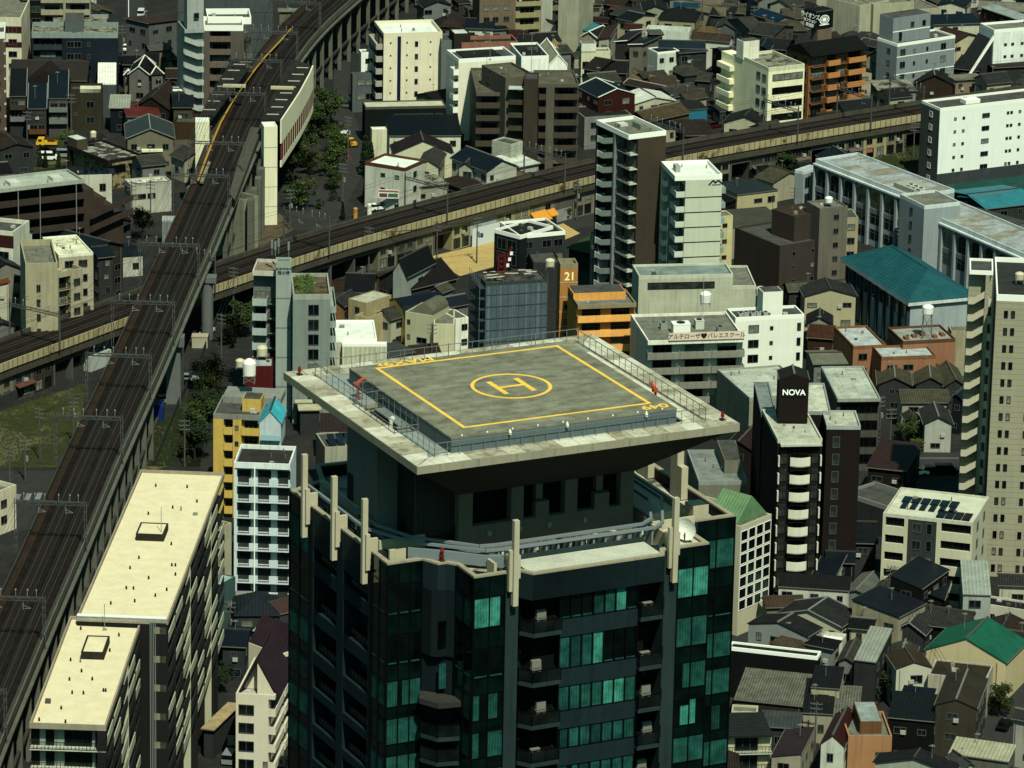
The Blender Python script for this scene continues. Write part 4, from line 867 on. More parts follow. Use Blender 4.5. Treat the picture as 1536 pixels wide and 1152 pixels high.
# cottages
house('moss roofed old cottage, first of the three behind the right tower','F',(950,505),(885,580),(1040,575),5.5,'y',1.5,DG,TM)
house('moss roofed old cottage, middle of the three behind the right tower','F',(1110,502),(1050,580),(1190,575),5.5,'y',1.5,DG,TM)
house('moss roofed old cottage, right of the three behind the right tower','F',(1220,507),(1180,590),(1280,580),5.5,'y',1.5,DG,TM)
house('moss tiled wide house with a white gable below the three old cottages','F',(995,610),(990,660),(1210,655),5.5,'x',1.3,W(.36,.38,.3),TM)
house('white garage house with a grey tiled gable and shutter door','F',(1110,690),(1090,755),(1222,750),5.6,'y',1.4,W(.42,.44,.38),TG); GH=1
house('small beige porch house left of the shutter garage house','F',(1010,710),(1010,740),(1080,735),4.5,'y',.8,BG,TG)
house('small old house with an orange brown wall by the terracotta building','F',(590,320),(570,370),(690,380),5,'x',1.4,W(.14,.07,.04),('tile',(.2,.08,.04)))
house('grey corrugated roof shed between white office block and panelled roof','F',(570,430),(600,490),(765,485),5,'x',.8,GR,('seam',(.26,.27,.2)),name='shed',cat='shed')
house('old house with a broken tiled gable beside the white office block','F',(600,270),(570,310),(690,310),4.8,'y',1.4,W(.34,.33,.26),TD)
house('navy roofed house right of the middle cottages','F',(1215,575),(1210,640),(1250,650),7,'y',.8,NAVY,SN)
# maroon roof + parking
house('large maroon metal roofed house right of the dark brick tower','F',(835,845),(835,945),(1015,975),8,'shb',1.3,DB,('seam',(.11,.055,.05)))
b=bld('low dark garage court with pale edging and parked cars','F',(875,1010),(930,1120),(1030,1060),6,DG,RCG,par=.5,rim=GTR,name='garage',cat='garage')
# right tall building
RT=W(.42,.4,.28,st=.4,jz=.95,jw=.06)
b=bld('tall beige tiled apartment tower with zigzag stair balconies at the right edge','F',(1395,15),(1415,182),(1700,195),50,RT,mat('conc',(.13,.15,.14)),par=.8,rim=WHP,name='apartment_building',rec={}); RTB=b
wins(b,'F',[.16,.27,.55],17,.45,1.1,top=2.3,fl=3.0,nm=1,fm=RT and FRD); wins(b,'F',[.66],17,.45,1.1,top=2.3,fl=3.0,nm=1)
bs=bld('stair and balcony shaft on the left of the tall beige tiled tower','F',(1290,20),(1295,75),(1400,80),52.5,RT,RCG,par=.4,rim=WHP,name='stair_tower',cat='stair tower',rec={'F':1.8},maxd=8)
stairs(bs,'F',0,.68,17,top=5.2,fl=3.0,m=W(.5,.47,.35,st=.4),dep=1.9,flat=.35,rise=1.2); fills(bs,'F',[(.7,.86)],m=RT); balcs(bs,'F',[(.86,1)],17,1.9,1.2,top=5.4,m=W(.5,.5,.4),doors=False,fl=3.0)
# solar roof building
SO=W(.52,.5,.36,st=.4)
b=bld('cream apartment building with solar panels and a grey stair bay','F',(985,1035),(912,1150),(1310,1195),17,SO,mat('conc',(.52,.54,.42),st=.4),par=.3,rim=W(.5,.5,.4),rec={'F':.5}) ; SOB=b
fills(b,'F',[(0,.03),(.24,.28),(.6,.65),(.98,1)],m=SO); fills(b,'F',[(.28,.6)],m=W(.13,.15,.14),d0=.1)
for k in range(5):
    z=b['zt']-.6-3.0*k
    for a_,c_ in((.03,.24),(.65,.98)):
        part(b,'parapet_band',SO,(b['w']*a_,0,z-3.1,b['w']*c_,.5,z-1.55)); win(b,'F',(a_+c_)/2,z-.75,b['w']*(c_-a_)*.96,1.4,5,FRD,GL[3])
    win(b,'F',.38,z-1.4,1.3,1.4,2,base=.09); win(b,'F',.52,z-1.4,.8,1.8,1,base=.09)
    win(b,'R',.3,z-1.4,1.1,1.4,2); win(b,'R',.7,z-1.4,1.1,1.4,2)
for i in range(6):
    for j in range(2): MB().box(1.6+1.6*i if j else 2+1.6*i,.9+j*3.2+3,b['zt']-.2,3+1.6*i,3.6+j*3.2+3,b['zt']).build('solar_panel',P(.015,.02,.025,.25),b['root'])
for i in range(4): MB().box(b['w']-6.5+1.45*i,1.2,b['zt']-.2,b['w']-5.2+1.45*i,4.6,b['zt']).build('solar_panel',P(.01,.015,.02,.25),b['root'])
# ---- tile I
b=house('pale yellow building with a slanting roof and side windows by the narrow street','I',(530,108),(455,145),(588,152),6.9,'shr',2.5,W(.56,.56,.36,st=.4),('seam',(.06,.07,.07)),.02,wn=False,trim=P(.03,.035,.035))
for k in range(3): win(b,'R',.25,7.6-2.7*k,.9,1.2,1,base=.02); win(b,'R',.65,7.6-2.7*k,.9,1.2,1,base=.02)
house('small grey temple like porch with a pediment on the narrow street','I',(410,150),(370,185),(455,185),4,'y',1.2,W(.3,.29,.22),TX,name='shrine',cat='shrine')
house('dark blue long roofed house behind the pale yellow building','I',(680,60),(650,150),(890,150),6,'x',2,DG,('tile',(.02,.035,.045)))
house('navy roofed white walled house right of the pale yellow building','I',(660,190),(585,315),(700,325),6,'shr',.8,W(.55,.55,.46),SN)
house('low dark house with a navy roof under the solar panel building','I',(680,190),(655,240),(790,240),6,'x',1,BLK,SN)
house('white walled house with a long black roof and small square windows','I',(490,310),(445,345),(765,358),6,'shb',1.0,W(.48,.5,.42),('tile',(.035,.04,.04)),.15)
house('grey corrugated roof between the white walled house and the navy slat roof','I',(790,280),(740,370),(840,390),5,'y',.6,GR,('seam',(.2,.22,.2)))
house('khaki tile roofed house behind the navy slat roof','I',(880,300),(850,380),(935,395),5,'y',.9,GR,TX)
house('navy slat roofed dark house with a tall gable beside the solar panel building','I',(1020,235),(940,330),(1075,365),9,'shl',1.3,BLK,('seam',(.025,.04,.055)),.1)
house('dark navy roofed house next to the navy slat roofed house','I',(1090,310),(1045,395),(1185,405),6.5,'y',.8,BLK,('seam',(.02,.035,.05)))
house('house with a black ribbed pent roof and an orange side wall','I',(830,350),(770,430),(960,495),8,'shl',1.0,W(.4,.36,.24),('seam',(.025,.035,.05)),.15)
house('small beige wing with a dark curved roof left of the orange side wall','I',(780,480),(755,530),(870,540),6,'x',.9,W(.46,.42,.28),SK)
house('brown tiled long roof house with a cream gable end','I',(545,392),(390,440),(560,420),5.5,'x',1.0,W(.3,.26,.2),('tile',(.2,.12,.08)))
house('cream walled house with a charcoal tiled gable roof','I',(570,420),(430,470),(740,520),6,'y',1.8,W(.5,.48,.34,st=.4),('tile',(.07,.08,.075)),.3,trim=GTR)
house('small dark red roof wedge behind the charcoal gable','I',(690,430),(650,445),(745,480),5.5,'shb',.5,DB,('seam',(.22,.03,.03)))
house('light grey walled house with a low charcoal gambrel roof','I',(430,480),(310,510),(595,560),7,'y',1.3,W(.34,.37,.35,st=.4),('tile',(.05,.055,.055)),.15)
house('small tan hip roofed house before the light grey gambrel house','I',(485,570),(400,600),(580,630),5,'hip',1.6,GR,('tile',(.2,.15,.09)))
b=bld('white corner terrace wall beside the charcoal gable','I',(640,545),(625,575),(730,588),5.5,W(.52,.52,.44),RW,par=.6,name='house',cat='house')
house('small navy roofed wing with a balcony beside the long black wall','I',(580,570),(560,600),(690,630),6,'shb',.5,W(.3,.33,.32),SK)
b=bld('long black walled building with a bright white parapet top','I',(240,590),(228,615),(622,660),8.5,BLK,RD,par=.3,rim=P(.7,.72,.66),name='workshop',cat='workshop',maxd=7)
house('pink roofed sliver behind the long grey tiled roof','I',(310,745),(308,760),(415,770),5,'flat',0,DB,('seam',(.3,.1,.08)),wn=False)
house('long grey tiled roof house in front of the black walled building','I',(275,750),(250,845),(575,885),5,'shb',1.8,W(.1,.09,.07),('tile',(.24,.25,.19)),.2)
house('black slate roofed house between two grey tiled roofs','I',(610,715),(590,790),(720,800),7.2,'shb',.8,W(.44,.42,.26),('seam',(.03,.033,.035)),.1)
house('lower black roofed house in front of the black slate roof','I',(590,795),(555,905),(690,910),5,'shb',1.6,BG,('seam',(.03,.033,.035)),.1)
house('grey tiled roof house with a blue grey hip end near the tall metal roof','I',(710,820),(680,915),(805,920),4.8,'shb',1.4,W(.3,.3,.24),('tile',(.24,.25,.19)),.15)
house('narrow dark house with a tall pale ribbed metal roof','I',(830,560),(782,670),(880,685),8.5,'shb',1.6,W(.09,.1,.1),('seam',(.33,.36,.3)),.1)
house('khaki tiled roof left of the narrow dark house','I',(735,590),(705,680),(785,690),5,'y',.8,GR,TX)
house('khaki tiled roof right of the narrow dark house','I',(955,600),(915,700),(1040,710),5,'y',.9,DG,TX)
b=bld('small dazzling white flat roof under the khaki tiled roofs','I',(905,705),(903,740),(965,745),4,DG,RW,par=.1,name='shed',cat='shed')
house('grey ribbed roof with a dark porch and glazed lean to','I',(1050,480),(950,545),(1105,560),5,'y',1.8,DG,TG,trim=GTR)
house('large dark grey tiled roof house beside the glazed lean to','I',(1060,430),(1010,500),(1290,540),5.5,'x',1.6,DG,TG)
house('grey ribbed angled roof house left of the green roof','I',(1200,450),(1120,520),(1300,530),5.5,'x',1.0,BLK,TG)
house('tall mint grey metal roof house at the right above the cream wall house','I',(1345,245),(1265,380),(1390,375),10,'shb',.5,W(.38,.42,.38),('seam',(.35,.4,.35)),.1)
b=bld('cream wall house with navy flat roof panels at the right edge','I',(1400,390),(1335,420),(1600,455),7,W(.5,.48,.38,st=.4),SN and RD,par=.3,rim=W(.52,.5,.42),name='house',cat='house'); wins(b,'F',[.25],1,.6,1)
house('cream house with a grey gable at the far right above the cream wall house','I',(1480,290),(1420,340),(1600,335),8,'x',.8,W(.5,.47,.35),TG)
b=house('cream house with a wide emerald green gable roof','I',(1300,548),(1095,625),(1480,665),7,'y',3.0,W(.56,.47,.27,st=.4),('seam',(.02,.27,.16)),.2,wn=False)
house('white walled house with a brown pent roof left of the green roof','I',(1110,640),(968,712),(1120,690),7.5,'y',1.0,W(.48,.48,.38,st=.4),('seam',(.12,.085,.05)),.15)
b=bld('flat brown roofed cream house in front of the emerald roof','I',(1160,670),(1112,735),(1370,760),7,W(.46,.44,.32),mat('conc',(.13,.1,.06)),par=.2,rim=W(.45,.44,.36),name='house',cat='house')
house('dark taupe three storey house with a pitched brown metal roof','I',(1215,740),(1140,870),(1330,885),10,'y',1.2,W(.16,.14,.1,st=.8),('seam',(.1,.08,.055)),.15)
house('navy roofed small house with a pale ridge line left of the taupe house','I',(1010,800),(985,835),(1130,850),6.5,'shb',.6,DG,SN)
house('wide black roofed dark house in the lower right','I',(965,840),(930,925),(1140,945),8,'shb',1.2,BLK,('seam',(.025,.035,.04)),.15)
b=bld('orange brick stepped house with a pale flat roof','I',(840,900),(758,1010),(945,990),9,W(.55,.27,.12,st=.7),RC,par=.5,name='house',cat='house'); win(b,'F',.75,5.5,1.4,1.6); rbox(b,'upper_floor',W(.36,.16,.07),.3,.2,.8,1,2,roofm=mat('conc',(.35,.42,.4)))
house('white walled house with a dark red gable beside the orange brick house','I',(760,920),(632,1045),(745,1050),8,'y',1.6,W(.5,.52,.44),('seam',(.11,.03,.03)),.15)
house('mauve ribbed roof house left of the dark red gable','I',(440,975),(415,1100),(545,1120),6,'shr',.9,BG,('seam',(.09,.06,.065)),.1)
b=bld('cream balcony house with charcoal solar ribbed roof touching the tower','I',(250,905),(190,1010),(415,985),9,W(.5,.47,.3),mat('seam',(.05,.06,.06),ax='y',per=1.2),par=.05,rec={'F':1.1},name='house',cat='house'); balcs(b,'F',[(.05,1)],3,1.2,1.1,top=2.6,m=W(.5,.52,.42),kind='rail')
b=bld('small cream corner with a flat roof above the charcoal solar roof','I',(250,870),(240,900),(355,905),7,W(.5,.47,.3),RC,par=.3,name='house',cat='house')
house('dark corrugated lean to behind the mauve roof','I',(380,910),(365,965),(550,975),4.5,'shb',.6,DG,SG,name='shed',cat='shed')
house('grey gable with an angular charcoal roof at the bottom edge','I',(970,1095),(865,1125),(1240,1160),8,'y',1.6,W(.4,.42,.34),TD)
house('grey ribbed roof house right of the bottom charcoal gable','I',(1210,1065),(1190,1100),(1250,1160),8,'x',.8,W(.36,.38,.34),SG)
house('pale khaki metal roof house at the bottom right','I',(1250,1035),(1200,1085),(1470,1120),8,'shb',.8,W(.25,.25,.2),('seam',(.4,.39,.26)),.15)
house('cream walled house with a grey hip roof at the right edge of the lane','I',(1500,905),(1480,930),(1620,960),8,'x',1.2,W(.42,.42,.35),TG)
house('brown tiled house at the right edge above the lane','I',(1440,545),(1385,600),(1560,620),5.5,'x',1.5,DB,TB)
house('old brown roofed house right of the large dark grey tiled roof','I',(1470,505),(1320,560),(1560,570),5.5,'y',1.6,DG,TB)
# ---- behind the tower: F left / H right
b=bld('pale green roof deck building with round satellite dishes behind the tower','F',(65,870),(95,1010),(310,1005),14,W(.3,.3,.22),mat('conc',(.32,.36,.33)),par=.4,rim=W(.34,.38,.36)); rbox(b,'roof_room',W(.3,.3,.22),.6,.3,.98,.95,2.4,roofm=RCG)
b=bld('cream building with a glazed white grid stair front beside the tower','X',(1068,733),(1111,790),(1139,766),19,W(.5,.47,.33,st=.4),RC,par=.1,rec={}); GRD=b
for i in range(4):
    for j in range(7): win(b,'F',(i+.5)/4,b['zt']-1.8-2*j,b['w']/4*.8,1.6,1,WHP,GL[0])
MB().ext([(.0,b['zt']),(b['w']*.5,b['zt']+4),(b['w'],b['zt'])],'y',1.0,7).build('gable_roof',mat('seam',(.2,.38,.18),ax='y'),b['root'])
house('dark maroon gabled roof behind the right tip of the helipad','F',(320,790),(200,860),(345,870),9,'y',1.5,DB,('seam',(.07,.035,.03)))
# ---- dense roofs, top middle and right (fine tiles)
def H(*a,**k): return house(*a,**k)
H('dark brown hipped roof behind the blue striped apartment block','b4',(200,160),(95,240),(330,235),6,'hip',2,DB,TB)
H('navy tiled roof with a white gable end left of the green net','b4',(400,180),(330,245),(600,250),6.5,'x',1.5,W(.5,.5,.42),SN)
H('black shed roof beside the white gable end and green net','b4',(620,200),(500,270),(700,240),6,'x',1,GR,SK)
H('khaki tiled hall roof above the navy tiled roof','b4',(400,120),(380,165),(670,150),6.5,'x',1.5,BG,TM)
b=bld('beige plastered apartment house with dark timber lines at the top','b4',(470,-60),(470,0),(780,-20),13,W(.32,.24,.16),RCG,par=.3); wins(b,'F',[.2,.45,.75],4,1.3,1.2)
b=bld('dark block with yellow balconies right of the green net','b4',(790,-60),(790,20),(1010,0),12,W(.42,.38,.2),RD,rec={'F':1}); balcs(b,'F',[(0,.95)],4,1,1.1,m=W(.4,.36,.18))
b=bld('pale cylinder like stair tower at the top beside the yellow balconies','b4',(1015,-60),(1015,0),(1115,-5),12,W(.42,.44,.36),RC,par=.3)
b=bld('large cream plain wall building at the top centre with one balcony','b4',(1180,-120),(1170,-30),(1335,0),15,W(.42,.42,.3),RC,par=.3)
b=bld('cream building right wing with a laundry balcony at the top centre','b4',(1330,-90),(1335,0),(1470,-20),12,W(.42,.4,.28),RC,rec={'F':1}); balcs(b,'F',[(0,.9)],4,1,1.1)
H('rust red tiled roof between the green net and a grey utility pole','b4',(830,200),(790,265),(900,240),5,'x',1,DB,('tile',(.14,.035,.03)))
H('dark maroon low roof below the rust red roof','b4',(750,270),(720,330),(900,330),4.5,'x',1,DB,('tile',(.1,.05,.04)))
H('cream walled house with grey gable right of the rust red roof','b4',(1000,140),(930,180),(1150,210),6.5,'y',1,W(.46,.46,.34),TG)
H('dark maroon gable with a white bargeboard at the top centre','b4',(1290,140),(1160,225),(1280,245),6.5,'y',1.8,W(.36,.36,.28),('tile',(.07,.045,.045)),trim=WHP)
H('turquoise ribbed pent roof house','b4',(1370,195),(1275,250),(1420,290),6.5,'shl',.6,BG,('seam',(.05,.32,.33)),.15)
H('long black tiled hip roof behind the gabled sign tower','b4',(900,330),(800,390),(960,385),6,'x',1.5,W(.5,.5,.45),TD)
H('charcoal ridge roof house with a white side wall near the sign tower','b4',(1120,290),(960,380),(1180,350),6,'x',1.3,W(.5,.52,.46),TD)
H('straw coloured hipped roof behind the sign tower','b4',(1130,375),(1030,440),(1190,440),5,'hip',1.5,BG,('tile',(.4,.32,.12)))
H('grey mossy roof right of the straw coloured roof','b4',(1200,390),(1160,470),(1280,450),4.8,'x',1,GR,TX)
H('black glass skylight gable on a small house','b5',(270,260),(180,320),(325,345),6.5,'y',1.4,BG,TD,trim=WHP)
H('brown red metal roof house in a row of three','b5',(430,230),(330,345),(445,350),8,'shr',.6,W(.42,.42,.32),('seam',(.12,.05,.025)))
H('plum ribbed roof house with a white edge in a row of three','b5',(570,265),(475,370),(590,385),8,'shr',.6,W(.1,.1,.1),('seam',(.06,.035,.045)),trim=WHP)
H('charcoal ribbed roof house in a row of three','b5',(705,295),(600,395),(720,420),8,'shr',.6,W(.3,.28,.22),('seam',(.035,.045,.05)),trim=WHP)
b=bld('cream box house with a white roof room at the top centre','b5',(340,420),(190,455),(440,440),9.5,W(.54,.54,.36,st=.4),RC,par=.4,name='house',cat='house'); wins(b,'F',[.15,.8],3,1.3,1.3,top=2.5); wins(b,'S',[.5],3,.6,1); rbox(b,'roof_room',W(.55,.58,.5),.0,.0,.5,.9,2.2,roofm=RC)
H('black brown gabled house in front of the cream box house','b5',(330,510),(195,605),(330,640),7,'x',1.6,DB,('seam',(.045,.035,.03)))
H('black brown side wing of the gabled house before the cream box','b5',(430,540),(320,640),(600,640),6.5,'x',1.6,DB,('seam',(.045,.035,.03)))
b=bld('white house with a navy gabled roof and bay windows','b5',(820,420),(865,465),(1045,440),9,W(.5,.54,.48),SN and mat('seam',(.03,.055,.09)),par=.15,rim=WHP,name='house',cat='house'); wins(b,'F',[.2,.65],3,1.0,1.0,top=1.6,fl=3.2)
H('long slate blue gabled roof behind the bay window house','b5',(1170,355),(870,420),(1290,410),9,'x',.8,W(.1,.11,.11),('seam',(.04,.07,.1)))
H('black side house with a white balcony box right of the bay window house','b5',(1120,440),(1050,470),(1300,440),8.8,'flat',0,DG,('seam',(.06,.08,.1)))
H('dark cube house behind the slate blue roof','b5',(780,260),(790,300),(920,295),9,'flat',0,BLK,RCG)
b=bld('white terrace house with high parapet walls at the top','b5',(880,225),(760,265),(1150,270),7,W(.5,.55,.48),mat('conc',(.4,.45,.4)),par=1.0,name='house',cat='house')
H('tan metal hipped roof at the right of the white terrace walls','b5',(1230,265),(1190,300),(1430,290),5.5,'hip',1.4,BG,('tile',(.28,.18,.09)))
H('white house with a wide brown roof and small upper gable','b5',(1200,310),(1150,340),(1510,370),7.5,'x',1.2,W(.52,.54,.46),('tile',(.16,.11,.07)))
H('straw tiled roof cottage in the old house cluster','b5',(680,635),(610,690),(760,740),5,'x',1.2,GR,('tile',(.3,.22,.1)))
H('mossy wide tiled roof right of the straw tiled cottage','b5',(800,650),(770,730),(960,690),5,'x',1.4,GR,TX)
H('grey brown gable roof in the middle of the old house cluster','b5',(880,690),(840,780),(1060,745),5,'x',1.4,BG,('tile',(.17,.14,.09)))
H('long mossy tiled roof at the centre of the old house cluster','b5',(960,760),(1010,860),(1230,800),5,'x',1.2,GR,TX)
H('low tiled roof by the blue clad shed','b5',(1050,850),(1120,890),(1300,850),4.5,'x',1.2,BG,('tile',(.18,.15,.1)))
H('brown long narrow roof with red and white edge lines','b5',(540,690),(560,740),(860,820),5,'x',.8,BR,TB,trim=W(.5,.4,.36))
H('dark olive pyramid roof left of the cream turret block','b5',(1110,570),(1030,620),(1200,600),5,'hip',1.3,DG,TX)
H('second dark olive roof left of the cream turret block','b5',(1220,600),(1100,680),(1300,640),5,'hip',1.3,DG,TX)
H('small grey mossy roof directly left of the cream turret block','b5',(1250,650),(1200,710),(1330,720),4.5,'x',1,DG,TX)
H('grey metal gable with a cream side wall at the top row','b5',(560,60),(440,120),(640,180),6.5,'x',1.3,DG,('seam',(.1,.11,.1)))
H('black roof with a cream gable end and pergola at the top row','b5',(720,100),(640,190),(800,120),6.5,'y',1,W(.48,.45,.3),SK)
H('wide black hip roof with cream shutters at the top row','b5',(1000,90),(860,170),(1210,180),6,'hip',2.2,W(.4,.36,.22),('tile',(.035,.04,.04)))
H('teal blue roof strip at the top row','b5',(1100,25),(1000,60),(1240,60),5.5,'x',.8,GR,('seam',(.02,.13,.19)))
H('rust orange roof patch at the top row','b5',(500,30),(440,75),(570,80),6,'x',.7,DB,('tile',(.26,.07,.03)))
H('brown ridge roof at the top row behind the grey metal gable','b5',(440,-10),(370,30),(560,60),6.5,'x',1.2,DB,TB)
H('straw roof with a hipped end at the top row','b5',(1280,50),(1190,90),(1440,150),5.5,'hip',1.6,BG,('tile',(.28,.24,.14)))
H('dark ridge house at the top right of the row','b5',(1380,60),(1320,130),(1536,150),5.5,'x',1.5,DG,TD)
H('grey gabled blue tinted wall house before the dark ridge house','b5',(1430,180),(1370,250),(1560,260),5,'y',1.4,W(.2,.23,.25),TX)
H('maroon low roof beside the turquoise pent roof','b5',(290,160),(220,190),(430,200),6,'x',.8,DB,('tile',(.07,.035,.035)))
H('red brown roof peeking behind the plum ribbed roof','b5',(620,215),(560,260),(720,265),6,'x',.8,DB,('tile',(.15,.04,.03)))
H('pale green house with a black terrace left edge of the top row','b5',(820,20),(730,90),(960,80),6.5,'y',1.2,W(.36,.38,.26),TD)
# c6
H('vivid blue tarpaulin covered roof','c6',(320,55),(270,120),(440,200),7,'x',1.0,GR,('seam',(.01,.07,.16)))
H('rose brown metal roof right of the blue roof','c6',(470,110),(430,220),(610,200),6.5,'x',.8,BG,('seam',(.2,.12,.09)))
H('grey gable house left of the blue roof','c6',(180,150),(50,170),(250,270),6.5,'y',1.6,W(.22,.24,.26),TX)
H('grey hip roof house with two dark windows above the white turret','c6',(360,190),(250,290),(460,330),7,'x',1.4,W(.2,.19,.15),TG)
H('mossy hip roof in front of the billboard','c6',(600,190),(530,280),(770,260),5.5,'hip',1.6,DG,TM)
H('black low roof left of the orange brown apartment block','c6',(440,330),(320,420),(590,440),5.5,'x',1.2,BLK,TD)
H('navy gable right behind the white turret','c6',(330,370),(300,440),(440,450),6,'y',1,NAVY,SN)
H('khaki roof with tan gable behind the billboard','c6',(640,80),(560,160),(750,150),6,'x',1.2,BG,TM)
H('dark long ridge roof at the top left of the billboard','c6',(90,50),(0,110),(230,110),6,'x',1.4,DG,TM)
H('small white gable house at the very top left of the billboard row','c6',(60,5),(20,35),(160,40),6,'y',.9,W(.5,.5,.46),TX)
H('grey green gable house with dark windows at the top of the billboard row','c6',(560,0),(430,30),(640,70),7.5,'y',1.5,W(.42,.42,.3),TX)
H('olive roof with a red lower patch right of the billboard','c6',(1240,90),(1110,150),(1450,180),6.5,'x',1.8,W(.3,.25,.18),TM)
H('bright white flat roof below the olive roof','c6',(1480,185),(1240,215),(1340,265),5.5,'shr',.3,W(.4,.4,.34),SW)
H('maroon lower roof right of the billboard','c6',(1200,140),(1160,180),(1300,195),6.8,'x',.4,DB,('tile',(.14,.03,.035)))
H('wide dark hipped roof behind the orange brown block','c6',(1180,310),(1060,345),(1430,350),6,'hip',1.6,DG,TG)
H('dark slate gable with a pale ridge behind the orange brown block','c6',(1330,360),(1220,385),(1450,430),6,'x',1,DG,TG,trim=GTR)
H('cluttered dark red roof beside the billboard','c6',(1090,120),(1000,200),(1150,300),6,'x',1,DB,('tile',(.05,.02,.02)))
b=bld('cream ribbed apartment end at the upper right of the billboard row','c6',(1230,-80),(1240,50),(1430,-20),14,W(.45,.44,.32,jx=.8),RC,par=.3)
H('small white walled house with navy roof beyond the light blue block','C',(1180,-10),(1150,20),(1280,30),7,'y',1,W(.5,.5,.4),SN)
H('cream long house at the top right corner','C',(1290,0),(1330,40),(1560,60),6,'x',1,W(.42,.36,.26),RC)
H('grey green flat roof with a rust side at the top right','C',(1380,10),(1340,30),(1540,110),7,'flat',0,W(.25,.08,.05),mat('conc',(.35,.42,.4)))
H('black net roof house right of the light blue block','C',(1240,235),(1215,300),(1330,320),6,'x',1.5,BLK,TD)
H('brown roofed house tucked between the white angular block and netting','C',(1380,210),(1350,270),(1440,260),5.5,'x',1,BR,TB)
# hidden-gap fillers near top left / left
H('dark roofed house behind the brown hall','a1',(200,430),(190,500),(290,520),5,'x',1.4,DG,TG)
H('low black roof between the white metal shed and the pale ridged house','a1',(1050,500),(1040,560),(1180,560),5,'x',1,BLK,SK)
H('dark green shed roof beside the avenue end','a1',(1290,460),(1275,560),(1410,560),5,'flat',0,DG,mat('conc',(.05,.06,.055)))
H('dark garage roof under the red roof','a2',(360,900),(350,960),(460,960),4,'x',1,DB,TB)
H('beige concrete flat house above the railway far end','A',(1235,35),(1232,50),(1345,50),8,'flat',0,W(.3,.27,.18),RC)
TPW=W(.17,.14,.115,st=.6)
b=bld('dark taupe block building front wing with flat roofs below the school','C',(395,985),(455,1090),(625,1040),13,TPW,RCG,par=.3); wins(b,'F',[.3,.7],4,.7,.8,nm=1)
b=bld('tall dark taupe block with a rusty roof patch below the school','C',(525,905),(520,960),(628,925),18,TPW,mat('conc',(.2,.13,.09)),par=.3); wins(b,'F',[.6],5,.8,1,nm=1)
b=bld('taupe lift block under the white water tank beside the black glass stair','C',(635,885),(632,925),(742,905),20,W(.28,.25,.2),RC,par=.3); wins(b,'F',[.6],5,1,1.0)
b=bld('black glazed emergency stair block between taupe walls','C',(640,985),(605,1010),(715,990),15,BLK,RD,par=.1,name='stair_tower',cat='stair tower')
b=bld('yellow cream balcony wing right of the taupe lift block','C',(745,925),(742,965),(800,960),15,W(.42,.38,.24),TB and RCG,par=.2); wins(b,'F',[.5],5,1.4,1.2)
house('beige house with a black metal roof and folded canopy behind the white banded tower','C',(330,790),(265,870),(420,835),8.5,'shf',.4,W(.48,.42,.24,st=.4),('seam',(.06,.08,.09)),.1)
house('black canopy wedge attached to the beige house behind the white banded tower','C',(240,820),(205,905),(270,890),7,'shr',1,BLK,SK,name='shed',cat='shed',wn=False)
b=bld('pale yellow stepped house right of the white banded tower','C',(175,935),(178,960),(240,950),12,W(.55,.5,.25),CREAM and RC,par=.2,name='house',cat='house'); wins(b,'F',[.5],3,.9,.7,fl=3.4)
house('long grey ribbed roof workshop with a white roof stripe below the beige house','C',(215,945),(235,1005),(460,975),7,'shb',.8,BG,('seam',(.17,.17,.13)),.1,name='workshop',cat='workshop')
b=bld('low grey flat roof with a black screen behind the orange stair tower','E',(1290,130),(1300,190),(1420,185),9,DG,RCG,par=.5,name='house',cat='house')
house('green domed fabric roof beside the angular glass building','B',(1090,1050),(1010,1095),(1110,1125),4,'shb',.9,DG,mat('conc',(.1,.2,.05),st=.5),name='pavilion',cat='pavilion',wn=False)
b=bld('beige apartment house behind the right rear corner of the beige tiled tower','F',(1225,320),(1215,345),(1300,340),9,W(.42,.38,.25),RC,par=.2)
b=bld('tall dark building sliver at the top right behind the teal roof strip','c6',(1480,310),(1465,350),(1540,335),13,W(.12,.15,.17),RCG,par=.2)
TA=math.radians(26.0); TN=at(632,708,160)
TW=thing('high_rise_tower','dark green glass high rise tower carrying a yellow marked helipad','apartment tower',(TN.x,TN.y,0),TA)
def tp(u,v,z=0): return (TN.x+u*math.cos(TA)-v*math.sin(TA),TN.y+u*math.sin(TA)+v*math.cos(TA),z)
GRN=mat('wall',(.04,.09,.105),.6,st=.9,jz=4.3,jw=.006); GRN2=mat('wall',(.022,.05,.056),.6,st=.8); GRNL=mat('wall',(.08,.15,.16),.6)
CAPM=W(.42,.38,.27,st=.8); FINM=W(.5,.46,.33,st=.6); CONM=W(.3,.31,.28,st=.6); MUL=P(.012,.016,.016,.4,metal=.4)
ZR=150.5
poly=[(0,25.5),(0,6.1),(3,6.1),(3.7,4.6),(4.4,4.6),(5,3.9),(5,.7),(8.9,.7),(9.6,-.4),(21.2,-.4),(21.8,.7),(25.8,.7),(25.8,3.6),(27.2,5.9),(30.9,5.9),(30.9,24.5),(27.5,27),(7.4,30.6),(4.5,30.8),(3.3,27)]
